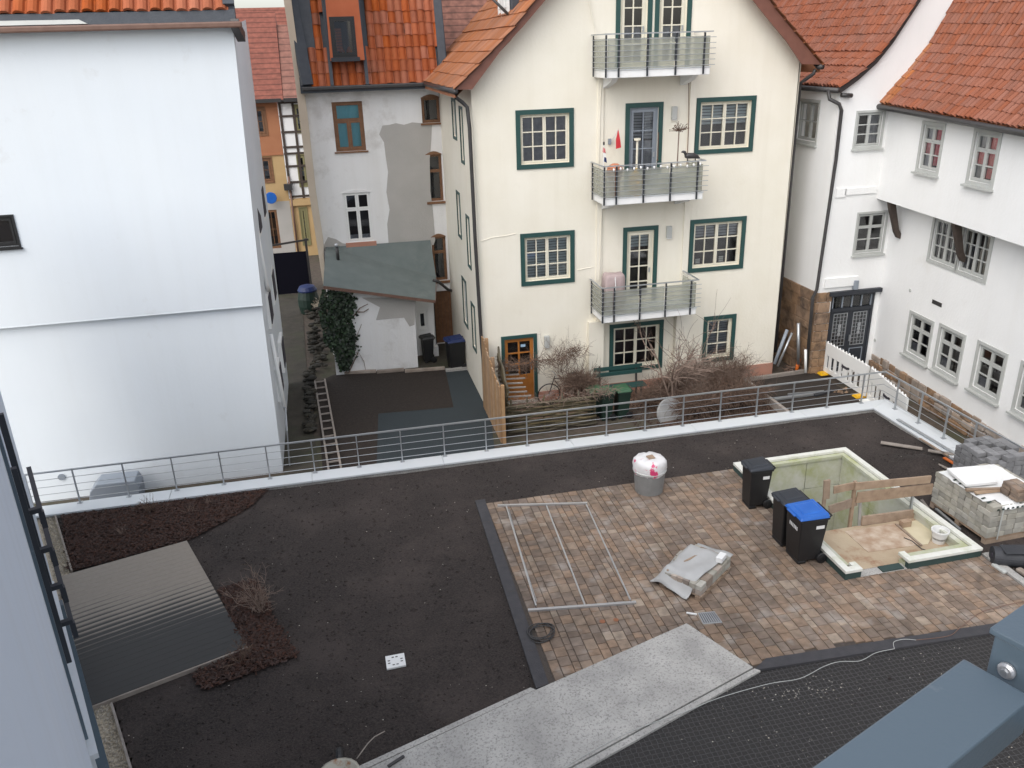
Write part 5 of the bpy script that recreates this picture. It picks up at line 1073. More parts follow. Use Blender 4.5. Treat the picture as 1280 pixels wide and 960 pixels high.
MB().box(x0+rw_, x1-rw_, y0+.201, ym, -.6, LZ).build('landing', M['landing'], lwell)
MB().box(x0+rw_, x1-rw_, ym-.12, ym+.004, zd, -.602).build('landing_wall', M['algae'], lwell)
MB().box(x0+rw_+.001, x0+rw_+.34, y0+.22, ym-.01, LZ, LZ+.06).build('step', M['landing'], lwell, bevel=.01)
MB().box(x0+rw_+.34, gxb+.1, y0+.22, y0+.46, LZ, LZ+.05).build('step', M['landing'], lwell, bevel=.01)
M['paleboard'] = mat('pale_yellow_board', (.52, .46, .31), .85, (.60, .53, .38), 4, .2, 40)
sheet('board', [tuple(PZ(x, y, LZ+.01)[:2]) for x, y in ((1124, 655), (1147, 650), (1168, 664), (1160, 680), (1152, 681))], LZ+.012, 'paleboard', thick=.012, parent=lwell)
M['plaster'] = mat('dusty_pink_plaster', (.36, .25, .17), .9, (.52, .43, .34), 5, .3, 30, contrast=.3)
sheet('board', [tuple(PZ(x, y, LZ+.01)[:2]) for x, y in ((1056, 664), (1118, 654), (1148, 681), (1085, 690))], LZ+.010, 'plaster', thick=.010, parent=lwell)
gd = thing('plank_guard', 'rough timber guard rail nailed across the light well landing', 'guard rail', (10, 12.4, LZ))
yg_ = 12.40
def plank(p, q_, w_, t): return MB().bar(p, q_, t, w_).build('plank', M['wood'], gd)
gl = lambda px_, py_: PY(px_, py_, yg_)
def seg(a, b, w_, t=.035, dy=0): pa, pb = gl(*a), gl(*b); pa[1] += dy; pb[1] += dy; return plank(pa, pb, w_, t)
seg((1069, 608), (1163, 599), .16); seg((1071, 622), (1165, 611), .23); seg((1077, 651), (1150, 641), .20, .045)
seg((1044, 614), (1072, 608), .16, .03, .05); seg((1038, 639), (1073, 628), .19, .03, .05)
pq = gl(1036, 612); plank((pq[0], yg_+.09, pq[2]+.16), (pq[0]+.03, yg_+.09, pq[2]-.26), .13, .04); plank((pq[0]+.02, yg_+.13, pq[2]-.1), (pq[0]+.02, yg_+.13, LZ-.3), .06, .05)
pa4 = gl(1071, 606); plank((pa4[0], yg_+.055, pa4[2]+.05), (pa4[0]+.02, yg_+.055, LZ-.5), .06, .06)
for px_, dx_ in ((1079, -.05), (1141, 0)):
    p = gl(px_, 630); MB().bar((p[0]+dx_, yg_+.045, p[2]+.15), (p[0], yg_+.03, LZ), .035, .05).build('steel_upright', M['steel'], gd)
bk = thing('mortar_bucket', 'small grey mortar bucket with white rim on the landing', 'bucket', PZ(1174, 676, LZ))
c = PZ(1174, 677, LZ)-np.array([.02, 0, 0]); MB().lathe(c, [(.11, 0), (.15, .24), (.165, .24), (.165, .27), (.145, .27), (.12, .05), (0, .05)], 20).build('body', M['label'], bk, smooth=False)
MB().lathe(c, [(.0, .06), (.12, .06), (.13, .12), (0, .13)], 20).build('mortar', M['concrete'], bk)
MB().tube([c+np.array([.155*math.cos(a), .155*math.sin(a)*.9-.05*math.sin(a), .25-.10*math.sin(a)]) for a in np.linspace(0, math.pi, 9)], .005, 5).build('handle', M['steel'], bk)
c = PZ(1131, 658, LZ); tag(MB().box(c[0]-.10, c[0]+.10, c[1]-.06, c[1]+.06, LZ+.012, LZ+.14).build('brick', M['wood'], bevel=.01), 'single brown brick standing on the landing by the guard', 'brick')
tag(MB().tube([PZ(x, y, LZ+.022) for x, y in ((1130, 672), (1140, 676), (1152, 686), (1165, 690), (1178, 687))], .009, 6).build('hose', M['gutter'], smooth=True), 'thin dark hose lying across the sandy landing', 'hose')
tag(MB().bar(PZ(1120, 655, LZ+.025), PZ(1152, 682, LZ+.025), .04, .025).build('batten', M['wood']), 'narrow wooden batten lying on the landing', 'batten')
# ================================================================== WHEELED BINS
def wheel_bin(label, near, w_, d_, h, bodym, lidm, rot=0, group=None, labels=True, cat='bin', z0=None):
    """near = ground point of the corner nearest the camera; d_ runs along +X (front at -X), w_ along +Y"""
    near = V3(near); rt = thing('wheeled_bin', label, cat, near, group); ca, sa = math.cos(rot), math.sin(rot)
    def T(x, y, z): return (near[0]+x*ca-y*sa, near[1]+x*sa+y*ca, near[2]+z)
    bt = .07
    x0, x1, y0, y1 = .07*d_, d_*.80, .08*w_, w_*.92
    b = MB(); hb = h*.88
    b.hexa([T(x0, y0, bt), T(x1, y0, bt), T(x1, y1, bt), T(x0, y1, bt), T(0, 0, hb), T(d_*.93, 0, hb), T(d_*.93, w_, hb), T(0, w_, hb)])
    b.hexa([T(x0, y0, 0), T(x0+.3*d_, y0, 0), T(x0+.3*d_, y1, 0), T(x0, y1, 0), T(x0, y0, bt), T(x0+.3*d_, y0, bt), T(x0+.3*d_, y1, bt), T(x0, y1, bt)])
    bo = b.build('body', M[bodym], rt, bevel=.02)
    b = MB(); b.hexa([T(-.02, -.02, hb), T(d_*.95, -.02, hb), T(d_*.95, w_+.02, hb), T(-.02, w_+.02, hb), T(-.025, -.025, hb+.04), T(d_*.95, -.025, hb+.04), T(d_*.95, w_+.025, hb+.04), T(-.025, w_+.025, hb+.04)]); b.build('rim', M[bodym], rt, bevel=.008)
    b = MB(); zl = hb+.043
    b.hexa([T(-.04, -.035, zl), T(d_*.93, -.035, zl), T(d_*.93, w_+.035, zl), T(-.04, w_+.035, zl), T(-.01, .0, zl+.05), T(d_*.9, .0, zl+.085), T(d_*.9, w_, zl+.085), T(-.01, w_, zl+.05)])
    lo = b.build('lid', M[lidm], rt, bevel=.015)
    b = MB(); b.hexa([T(.12*d_, .15*w_, zl+.055), T(.8*d_, .15*w_, zl+.08), T(.8*d_, .85*w_, zl+.08), T(.12*d_, .85*w_, zl+.055), T(.16*d_, .2*w_, zl+.072), T(.76*d_, .2*w_, zl+.098), T(.76*d_, .8*w_, zl+.098), T(.16*d_, .8*w_, zl+.072)]); b.build('lid_panel', M[lidm], lo, bevel=.008)
    MB().bar(T(-.06, .25*w_, zl+.03), T(-.06, .75*w_, zl+.03), .05, .02).build('lid_handle', M[lidm], lo, bevel=.006)
    MB().tube([T(d_*.96, .06*w_, hb+.02), T(d_*1.04, .06*w_, hb+.05), T(d_*1.04, .94*w_, hb+.05), T(d_*.96, .94*w_, hb+.02)], .018, 8).build('handle', M[bodym], rt, smooth=True)
    for yy in (.02*w_, .98*w_):
        c = T(d_*.84, yy, .10); ax = (-sa, ca, 0); s_ = 1 if yy > .5*w_ else -1
        wo = MB().lathe(np.array(c)-np.array(ax)*.03*1, [(.045, -.004), (.06, 0), (.095, .004), (.10, .015), (.10, .045), (.095, .056), (.06, .06), (.045, .064)], 20, axis=ax).build('wheel', M['black'], rt)
        MB().lathe(np.array(c)-np.array(ax)*.034, [(.0, 0), (.03, 0), (.03, .07), (0, .07)], 12, axis=ax).build('hub', M['gutter'], wo)
    MB().tube([T(d_*.84, .05*w_, .10), T(d_*.84, .95*w_, .10)], .012, 6).build('axle', M['gutter'], rt)
    if labels:
        k = .8; zz = hb*.86
        lb_ = MB().add([T(.52*d_, -.006+.002, zz-.05), T(.80*d_, -.004, zz-.05), T(.80*d_, -.006, zz+.02), T(.52*d_, -.006, zz+.02)], [(0, 1, 2, 3)]).build('label', M['label'], bo, recalc=False)
        if labels == 2:
            for i in range(6): MB().add([T(-.0+.004*0-.006, w_*(.70-.09*i), zz-.10-.0), T(-.006, w_*(.70-.09*i-.06), zz-.10), T(-.008, w_*(.70-.09*i-.06), zz-.02), T(-.008, w_*(.70-.09*i), zz-.02)], [(0, 1, 2, 3)]).build('lettering', M['label'], bo, recalc=False)
    return rt
wheel_bin('black wheeled bin with black lid standing alone at the light well corner', (7.76, 13.40, .03), .43, .50, .98, 'black', 'anth', -.04, labels=1)
wheel_bin('black wheeled bin with bright blue lid beside the light well', (7.67, 11.38, .03), .54, .58, 1.05, 'black', 'blue', -.02, labels=2)
wheel_bin('black wheeled bin with black lid half hidden behind the blue lidded bin', (7.68, 11.99, .03), .44, .52, 1.02, 'black', 'anth', -.02, labels=0)
zy_ = -.786
wheel_bin('dark bin with blue lid in the yard by the slatted fence', (3.35, 25.15, zy_), .58, .60, 1.05, 'black', 'dblue', .1, labels=0)
wheel_bin('small black bin against the shed corner in the yard', (2.62, 26.1, zy_), .42, .40, .92, 'black', 'black', .1, labels=0)
for i, (px_, lab) in enumerate(((752, 'dark green wheeled bin with leaning green lid behind the railing beside the wattle screen'), (765, 'dark green wheeled bin between two others behind the railing'), (786, 'dark green wheeled bin nearest the bench leg behind the railing'))):
    c = PY(px_-9, 487, 20.1 + (0.25 if i == 0 else 0)); wheel_bin(lab, (c[0]-.1, 20.05+(.3 if i == 0 else 0), -.79), .46, .40, .88 - (.06 if i == 0 else 0), 'dgreen', 'green_lid', 1.57*0+.0, labels=0, group=None)
# rain barrel at the gate
rb_ = thing('rain_barrel', 'green barrel with blue rimmed top standing before the alley gate', 'barrel', (-1.2, 34, -.8)); c = PY(384, 362, 33.5); c[2] = -.79
MB().lathe(c, [(.36, 0), (.42, .3), (.42, .6), (.36, .9), (0, .9)], 18).build('body', M['dgreen'], rb_, smooth=False); MB().lathe(c, [(.0, .901), (.38, .901), (.39, .95), (.30, 1.1), (.1, 1.16), (0, 1.16)], 18).build('lid', M['dblue'], rb_)
# ================================================================== THINGS ON THE TERRACE
c = PZ(811, 612, .03); c[1] -= .0
M['tubgrey'] = mat('grey_plastic_tub', (.19, .19, .185), .6, (.24, .24, .235), 6)
tb = thing('tub_with_bag', 'round grey tub with a crumpled white and red sack in it on the paving', 'tub', c)
MB().lathe(c, [(.30, 0), (.325, .30), (.335, .46), (.32, .46), (.30, .05), (0, .05)], 28).build('tub', M['tubgrey'], tb)
b = MB(); n = 30; r2 = np.random.default_rng(71); vs = []; rg_ = [(.30, .40), (.335, .46), (.348, .54), (.352, .64), (.34, .72), (.30, .77), (.18, .79), (.05, .775)]
for i, (r, z) in enumerate(rg_):
    for k in range(n):
        a = 2*math.pi*k/n; f = 1+.03*math.sin(4*a+i)+.02*r2.normal(); vs.append((c[0]+r*f*math.cos(a), c[1]+r*f*math.sin(a), c[2]+z+.012*r2.normal()))
b.add(vs, [(i*n+k, i*n+(k+1) % n, (i+1)*n+(k+1) % n, (i+1)*n+k) for i in range(len(rg_)-1) for k in range(n)]+[tuple((len(rg_)-1)*n+k for k in range(n))])
sackm = mat('printed_sack', (.66, .65, .65), .5, (.74, .73, .73), 9, .2, 40, stain=((.62, .05, .16), 3.1, .575, .60))
b.build('sack', sackm, tb, smooth=True, recalc=False)
MB().lathe(c, [(.352, .50), (.362, .505), (.362, .52), (.352, .525)], 28).build('strap', M['wgrey'], tb)
MB().hexa([(c[0]-.06, c[1]-.1, c[2]+.79), (c[0]+.09, c[1]-.08, c[2]+.79), (c[0]+.07, c[1]+.05, c[2]+.80), (c[0]-.08, c[1]+.03, c[2]+.80), (c[0]-.06, c[1]-.1, c[2]+.80), (c[0]+.09, c[1]-.08, c[2]+.80), (c[0]+.07, c[1]+.05, c[2]+.82), (c[0]-.08, c[1]+.03, c[2]+.82)]).build('cardboard', M['wood'], tb)
# aluminium frame lying on the paving
af = thing('aluminium_frame', 'aluminium bar frame lying on the paving', 'frame', PZ(700, 700, .03)); zf = .05
A1, A2, A3, A4 = [PZ(x, y, zf) for x, y in ((622, 632), (734, 629), (660, 763), (795, 753))]
MB().bar(A1, A2, .05, .035).build('bar', M['alu'], af); MB().bar(A3, A4, .055, .035).build('bar', M['alu'], af)
for (p, q2) in (((633, 633), (670, 757)), ((683, 632), (731, 756)), ((733, 631), (788, 750))): MB().bar(PZ(*p, zf-.012), PZ(*q2, zf-.012), .028, .02).build('rod', M['alu'], af)
MB().tube([PZ(*p, zf-.01) for p in ((636, 636), (645, 670), (662, 725), (671, 752))], .006, 5).build('wire', M['steel'], af)
# pallet of blocks under a grey sheet
pa_ = thing('paver_pallet', 'wooden pallet with grey paving blocks under the sheet', 'pallet', PZ(890, 730, .03))
P0 = PZ(876, 753, .03); P1 = PZ(920, 708, .03); P2 = PZ(838, 735, .03); ux = (P1-P0); lx = np.linalg.norm(ux); ux /= lx; uy = np.array([-ux[1], ux[0], 0]); lx = 1.15; ly = .82
G = lambda a, b_, z: P0+ux*a+uy*b_+np.array([0, 0, z])
def gb(b, a0, a1, b0, b1, z0, z1): return b.hexa([G(a0, b0, z0), G(a1, b0, z0), G(a1, b1, z0), G(a0, b1, z0), G(a0, b0, z1), G(a1, b0, z1), G(a1, b1, z1), G(a0, b1, z1)])
for k in range(3): gb(MB(), .0, lx, .02+k*.35, .12+k*.35, 0, .075).build('runner', M['wood'], pa_)
for k in range(6): gb(MB(), .02+k*.2, .15+k*.2, 0, ly, .077, .10).build('slat', M['wood'], pa_)
r3 = np.random.default_rng(73)
for L_ in range(2):
    a = .02
    while a < lx-.08:
        l2 = [.16, .20, .24][r3.integers(3)]; bb = .02
        while bb < ly-.08:
            w2 = [.12, .16][r3.integers(2)]
            gb(MB(), a+.004, min(a+l2, lx)-.004, bb+.004, bb+w2-.004, .102+L_*.10, .198+L_*.10-r3.uniform(0, .006)).build('block', M['rubble' if r3.random() < .5 else 'graypaver'], pa_, bevel=.005); bb += w2
        a += l2
# draped sheet
sp = {}; nn = 26
crn = [P0+uy*.28+ux*-.02, PZ(918, 700, .33), PZ(876, 676, .33), PZ(832, 700, .15)]
q00, q10, q11, q01 = PZ(858, 747, .12), PZ(917, 690, .34), PZ(873, 675, .33), PZ(812, 727, .07)
b = MB(); r4 = np.random.default_rng(75); ph = r4.uniform(0, 6, 8); vs = []
for i in range(nn+1):
    for j in range(nn+1):
        u_, v_ = i/nn, j/nn; p = (1-u_)*(1-v_)*q00+u_*(1-v_)*q10+u_*v_*q11+(1-u_)*v_*q01
        p = p + np.array([.05*math.sin(3*v_+ph[0])*(u_*(1-u_))*2, .05*math.sin(4*u_+ph[1])*v_*(1-v_)*2, 0])
        loc = p-P0; ina, inb = loc @ ux, loc @ uy; ins = max(0, min(1, min(ina+.05, lx+.05-ina, inb+.1, ly+.1-inb)*6))
        z = .35*ins + (1-ins)*max(.045, p[2]*.8) + .016*math.sin(9*u_+5*v_+ph[2])*(1-.5*ins) + .02*math.sin(14*v_+3*u_+ph[3])*(1-u_)*.9 + .008*math.sin(23*u_-11*v_)
        if u_ < .35 and v_ > .3: z += .05*math.sin((v_-.3)*4.4)*(1-u_/.35)
        vs.append((p[0], p[1], z+.012))
b.add(vs, [(i*(nn+1)+j, (i+1)*(nn+1)+j, (i+1)*(nn+1)+j+1, i*(nn+1)+j+1) for i in range(nn) for j in range(nn)])
ts = b.build('ground_sheet', M['tarp'], smooth=True, recalc=False); so2 = ts.modifiers.new('s', 'SOLIDIFY'); so2.thickness = .006; so2.offset = 1; tag(ts, 'crumpled grey sheet thrown over the pallet of blocks', 'sheet')
cs = PZ(901, 700, .36); bb_ = MB(); d_ = np.array([.75, .66, 0]); e_ = np.array([-.66, .75, 0]); 
bb_.hexa([cs+d_*a+e_*b2+np.array([0, 0, z]) for z in (0, .10) for a, b2 in ((-.11, -.06), (.11, -.06), (.11, .06), (-.11, .06))]); tag(bb_.build('paving_block', M['label'], bevel=.01), 'pale paving block weighing down the grey sheet', 'block')
tag(MB().bar(PZ(834, 713, .36), PZ(871, 694, .37), .03, .02).build('wooden_stick', M['wood']), 'short brown stick lying on the grey sheet', 'stick')
# drain grating
dr = thing('drain_grating', 'small square steel drain grating set in the paving', 'drain', PZ(885, 772, .03))
dc = [PZ(x, y, .038) for x, y in ((872, 766), (893, 764), (903, 778), (879, 780))]; b = MB(); b.add([tuple(p) for p in dc]+[tuple(p-np.array([0, 0, .05])) for p in dc], [(0, 1, 2, 3), (4, 7, 6, 5)]+[(i, (i+1) % 4, 4+(i+1) % 4, 4+i) for i in range(4)]); b.build('frame', M['steel'], dr)
for k in range(8):
    t = (k+.7)/8.4; pa2 = dc[0]+(dc[1]-dc[0])*t; pb2 = dc[3]+(dc[2]-dc[3])*t; dv = (pb2-pa2); MB().bar(pa2+dv*.08+np.array([0, 0, .002]), pb2-dv*.08+np.array([0, 0, .002]), .012, .003).build('slot', M['gutter'], dr)
cm = PZ(863, 772, .04); tag(MB().bar(PZ(858, 766, .045), PZ(871, 768, .045), .03, .02).build('trowel_scrap', M['label']), 'pale scrap of sheet lying beside the drain grating', 'scrap')
for i, (px_, py_) in enumerate(((753, 777), (770, 775))):
    c = PZ(px_, py_, .034); tag(MB().lathe(c, [(0, .001), (.045-.005*i, .001), (.05-.005*i, .005), (0, .006)], 12).build('rusty_cap', M['rust']), ['round rusty cap in the paving below the frame', 'smaller round rusty cap right of the other in the paving'][i], 'cap')
# coil of cable
cc = PZ(677, 791, .045); b = MB(); pts = []
for k in range(150):
    a = k*2*math.pi/30; r = .20+.018*math.sin(k*.37)+.02*math.sin(k*.11); pts.append((cc[0]+.03*math.sin(k*.21)+r*math.cos(a), cc[1]+r*math.sin(a)*.95+.03*math.cos(k*.17), .05+.008*(k//30)))
b.tube(pts, .009, 6); tag(b.build('cable_coil', M['gutter'], smooth=True), 'loose coil of dark cable lying on the paving edge', 'cable coil')
# white plate with little marks
wp_ = thing('white_plate', 'small white plate with dark marks lying on the dark soil', 'plate', PZ(494, 826, .03))
pc = [PZ(x, y, .035) for x, y in ((481.5, 820.5), (505, 816), (507.5, 831), (483.5, 836))]; b = MB(); b.add([tuple(p) for p in pc]+[tuple(p-np.array([0, 0, .03])) for p in pc], [(0, 1, 2, 3), (4, 7, 6, 5)]+[(i, (i+1) % 4, 4+(i+1) % 4, 4+i) for i in range(4)]); b.build('slab', M['label'], wp_)
bl = lambda u_, v_: (pc[0]*(1-u_)+pc[1]*u_)*(1-v_)+(pc[3]*(1-u_)+pc[2]*u_)*v_+np.array([0, 0, .002])
for u_, v_ in ((.38, .2), (.58, .2), (.38, .8), (.58, .8), (.16, .42), (.16, .62), (.82, .42), (.82, .62)): MB().bar(bl(u_-.06, v_), bl(u_+.06, v_), .022, .002).build('mark', M['gutter'], wp_)
# wheelbarrow (rim just reaches into the picture) and a cane
wb = thing('wheelbarrow', 'cream coloured wheelbarrow tub on the dark soil', 'wheelbarrow', PZ(430, 1010, 0)); o3 = PZ(428, 948, .55)
wx_, wy_ = o3[0]-.05, o3[1]-.05; ring = lambda sx, sy, z, oy=0: [(wx_+sx*math.cos(a)*(1 if math.sin(a) < 0 else .9), wy_-.35+oy+sy*math.copysign(abs(math.sin(a))**.6, math.sin(a)), z) for a in np.linspace(0, 2*math.pi, 20, endpoint=False)]
R1, R2, R3, R4 = ring(.20, .25, .25), ring(.29, .40, .53), ring(.31, .42, .55), ring(.275, .385, .54); R5 = ring(.18, .23, .27); b = MB(); b.add(R1+R2+R3+R4+R5, [(i*20+k, i*20+(k+1) % 20, (i+1)*20+(k+1) % 20, (i+1)*20+k) for i in range(4) for k in range(20)]+[tuple(range(19, -1, -1)), tuple(80+k for k in range(20))])
b.build('tub', mat('cream_enamel', (.36, .34, .28), .6, (.44, .42, .35), 6, stain=((.28, .14, .07), 5, .56, .66)), wb, smooth=True)
for s_ in (-1, 1): MB().tube([(wx_+s_*.05, wy_+.30, .20), (wx_+s_*.16, wy_-.1, .28), (wx_+s_*.24, wy_-.8, .42), (wx_+s_*.27, wy_-1.15, .55)], .016, 8).build('handle', M['gutter'], wb, smooth=True)
for s_ in (-1, 1): MB().tube([(wx_+s_*.2, wy_-.5, .36), (wx_+s_*.2, wy_-.62, 0)], .014, 8).build('leg', M['gutter'], wb)
wh = MB().lathe((wx_-.04, wy_+.36, .19), [(.10, -.01), (.17, -.005), (.19, .02), (.19, .06), (.17, .085), (.10, .09)], 20, axis=(1, 0, 0)).build('wheel', M['black'], wb); MB().lathe((wx_-.05, wy_+.36, .19), [(0, 0), (.09, 0), (.09, .1), (0, .1)], 14, axis=(1, 0, 0)).build('rim', M['steel'], wh)
tag(MB().tube([PZ(446, 948, .5), PZ(460, 929, .45), PZ(468, 921, .44), PZ(481, 914, .40)], .008, 6).build('cane', M['woodgrey'], smooth=True), 'bent thin cane sticking out past the wheelbarrow rim', 'cane')
tag(MB().bar(PZ(485, 958, .07), PZ(505, 945, .07), .04, .02).build('iron_bar', M['gutter']), 'short dark iron bar lying on the concrete path edge', 'bar')
def smooth_px(pts, z, k=6):
    P = [V3(PZ(x, y, z)) for x, y in pts]; P = [P[0]]+P+[P[-1]]; out = []
    for i in range(1, len(P)-2):
        for t in np.linspace(0, 1, k, endpoint=False): out.append(.5*((2*P[i])+(P[i+1]-P[i-1])*t+(2*P[i-1]-5*P[i]+4*P[i+1]-P[i+2])*t*t+(3*P[i]-P[i-1]-3*P[i+1]+P[i+2])*t**3))
    return out+[P[-2]]
# thin cable over kerb and mat
cp = [(700, 962), (780, 918), (860, 888), (900, 872), (960, 855), (1000, 848), (1030, 833), (1050, 827), (1075, 826), (1095, 816), (1118, 811)]
tag(MB().tube(smooth_px(cp, .062), .005, 6).build('cable', M['wgrey'], smooth=True), 'thin pale cable snaking over the drainage mat to the kerb', 'cable')
tag(MB().tube(smooth_px(((1118, 811), (1117, 803), (1124, 800), (1133, 799), (1145, 800)), .062), .005, 6).build('cable_end', M['wgrey'], smooth=True), 'curled pale cable end at the dark kerb', 'cable')
tag(MB().tube(smooth_px(((1145, 800), (1185, 795), (1200, 785), (1225, 766), (1255, 757), (1290, 750)), .062), .006, 6).build('hose', M['copper'], smooth=True), 'thin brown hose running across the paving', 'hose')
# ================================================================== PALLETS OF BLOCKS ON THE RIGHT
def stack(name, label, O, ux, nx, ny, nz, bs, m, group=None, drop=None, pal=True, seed=1, jit=.006):
    ux = V3(ux)/np.linalg.norm(ux); uy = np.array([-ux[1], ux[0], 0]); O = V3(O); t = thing(name, label, 'block stack', O, group); r = np.random.default_rng(seed)
    z0 = .12 if pal else 0.
    if pal:
        for k in range(3): MB().hexa([O+ux*a+uy*b+np.array([0, 0, z]) for z in (0, .09) for a, b in ((0, k*(ny*bs[1]-.1)/2), (nx*bs[0], k*(ny*bs[1]-.1)/2), (nx*bs[0], k*(ny*bs[1]-.1)/2+.1), (0, k*(ny*bs[1]-.1)/2+.1))]).build('runner', M['wood'], t)
        MB().hexa([O+ux*a+uy*b+np.array([0, 0, z]) for z in (.092, .118) for a, b in ((0, 0), (nx*bs[0], 0), (nx*bs[0], ny*bs[1]), (0, ny*bs[1]))]).build('deck', M['wood'], t)
    hx, hy, hz = bs[0]/2-.004, bs[1]/2-.004, bs[2]/2-.003; c_ = .008
    me = bpy.data.meshes.new('block'); vs = [(sx*(hx-(c_ if abs(sz) > .5 else 0)), sy*(hy-(c_ if abs(sz) > .5 else 0)), z) for sz, z in ((-1, -hz), (0, -hz+c_), (0, hz-c_), (1, hz)) for sx, sy in ((-1, -1), (1, -1), (1, 1), (-1, 1))]
    me.from_pydata(vs, [], [(3, 2, 1, 0), (12, 13, 14, 15)]+[(i*4+k, i*4+(k+1) % 4, (i+1)*4+(k+1) % 4, (i+1)*4+k) for i in range(3) for k in range(4)]); me.materials.append(M[m]); cnt = 0
    for k in range(nz):
        for i in range(nx):
            for j in range(ny):
                if 0 < i < nx-1 and 0 < j < ny-1 and k < nz-1: continue      # wholly enclosed blocks
                if drop and drop(i, j, k): continue
                p = O+ux*(i+.5)*bs[0]+uy*(j+.5)*bs[1]+np.array([0, 0, z0+(k+.5)*bs[2]])+np.append(r.normal(size=2)*jit, 0)
                child('block', me, t, Matrix.Translation(p) @ Matrix.Rotation(math.atan2(ux[1], ux[0])+r.normal()*.012, 4, 'Z')); cnt += 1
    return t
S1 = stack('block_stack', 'shrink wrapped pallet stack of beige grey paving blocks beside the light well', (11.46, 11.14, 0), (1, .03, 0), 7, 9, 6, (.20, .165, .115), 'graypaver2' if False else 'graypaver', seed=81)
zt = .12+6*.115
S1s = thing('packing_film', 'torn white and green packing film on top of the beige block stack', 'film', (11.9, 11.8, zt))
b = MB(); r5 = np.random.default_rng(83); nn = 20; vs = []
for i in range(nn+1):
    for j in range(nn+1):
        x, y = 11.42+1.3*i/nn, 11.12+1.45*j/nn; ed_ = min(i, j, nn-i, nn-j)/nn
        vs.append((x+r5.normal()*.008, y+r5.normal()*.008-(.02 if j == 0 else 0), zt+.012+.012*abs(math.sin(x*9)*math.sin(y*7))+.006*r5.random()-(.09 if j == 0 else 0)))
b.add(vs, [(i*(nn+1)+j, (i+1)*(nn+1)+j, (i+1)*(nn+1)+j+1, i*(nn+1)+j+1) for i in range(nn) for j in range(nn) if not (i < 4 and j < 3)])
b.build('film', M['label'], S1s, smooth=True, recalc=False)
for k in range(11): 
    x = 11.52+k*.105; MB().hexa([(x, 11.085, zt-.055), (x+.06, 11.085, zt-.055), (x+.06, 11.089, zt-.055), (x, 11.089, zt-.055), (x+.01, 11.085, zt-.02), (x+.05, 11.085, zt-.02), (x+.05, 11.089, zt-.02), (x+.01, 11.089, zt-.02)]).build('print', M['dgreen'], S1s)
for k in range(7):
    y = 11.25+k*.15; MB().hexa([(11.45, y, zt+.031), (11.55, y+.02, zt+.031), (11.55, y+.06, zt+.031), (11.45, y+.04, zt+.031), (11.45, y, zt+.035), (11.55, y+.02, zt+.035), (11.55, y+.06, zt+.035), (11.45, y+.04, zt+.035)]).build('print', M['dgreen'], S1s)
for x in (11.38, 12.0): MB().bar((x+.3, 11.105, 0.1), (x+.3, 11.105, zt), .025, .01, up=(0, 1, 0)).build('strap', M['wgrey'], S1s)
S2 = stack('block_stack', 'dark grey block stack standing by the right parapet', (12.62, 12.55, 0), (1, 0, 0), 5, 6, 7, (.20, .165, .115), 'dkpaver', drop=lambda i, j, k: k == 6 and (i+j) % 4 == 1, seed=85)
tag(MB().hexa([np.array([11.72, 12.05, zt+.06])+np.array(o_) for o_ in ((-.28, -.22, 0), (.38, -.28, 0), (.45, .35, .02), (-.20, .42, .02), (-.28, -.22, .06), (.38, -.28, .06), (.45, .35, .08), (-.20, .42, .08))]).build('foam_slab', M['label'], bevel=.008), 'white rigid slab lying on the film of the beige block stack', 'slab')
tag(MB().bar((11.35, 11.72, zt+.075), (12.95, 11.35, zt+.085), .07, .045).build('lath', M['wood']), 'orange brown lath lying across the beige block stack', 'lath')
tag(MB().bar((11.46, 11.60, zt+.06), (11.95, 11.56, zt+.065), .07, .04).build('lath', M['wood']), 'short lath under the small brick pile on the block stack', 'lath')
bpile = thing('brick_pile', 'small pile of reddish paving bricks on top of the beige block stack', 'brick pile', (12.1, 11.35, zt+.04)); r6 = np.random.default_rng(87)
for k in range(4):
    for i in range(2):
        for j in range(2):
            x, y = 12.02+i*.16+r6.normal()*.01, 11.22+j*.21+r6.normal()*.01; MB().box(x-.075, x+.075, y-.1, y+.1, zt+.04+k*.065, zt+.1+k*.065).build('brick', pm, bpile, bevel=.006)
# soil-side planks and rods along the right parapet
for i, (a, b2, w_, m_, lab, z) in enumerate((((1101, 553), (1153, 561), .12, 'woodgrey', 'grey plank lying on the soil left of the mound', .07), ((1160, 563), (1200, 569), .10, 'woodgrey', 'grey plank half buried right of the soil mound', .12), ((1180, 572), (1213, 592), .07, 'orangep', 'orange pipe lying by the parapet near the block stack', .10), ((1172, 580), (1202, 594), .05, 'woodgrey', 'thin grey batten below the orange pipe on the soil', .10), ((1150, 548), (1185, 570), .05, 'wood', 'thin wooden batten along the coping by the mound', .12), ((1122, 524), (1222, 584), .08, 'steel', 'long grey steel rail lying on the right coping', .13), ((1192, 570), (1246, 602), .14, 'coping', 'pale metal profile leaning on the right coping', .16), ((1152, 625), (1170, 650), .06, 'woodgrey', 'narrow weathered board lying between light well and block stack', .06))):
    tag(MB().bar(PZ(*a, z), PZ(*b2, z), w_, .03).build('plank' if 'plank' in lab or 'board' in lab or 'batten' in lab else 'profile', M[m_], bevel=.003), lab, 'plank' if 'wood' in m_ else 'profile')
tag(MB().bar(PZ(1170, 636, .08), PZ(1200, 662, .08), .05, .04).build('profile', M['steel'], bevel=.003), 'grey steel angle lying along the light well rim by the stack', 'profile')
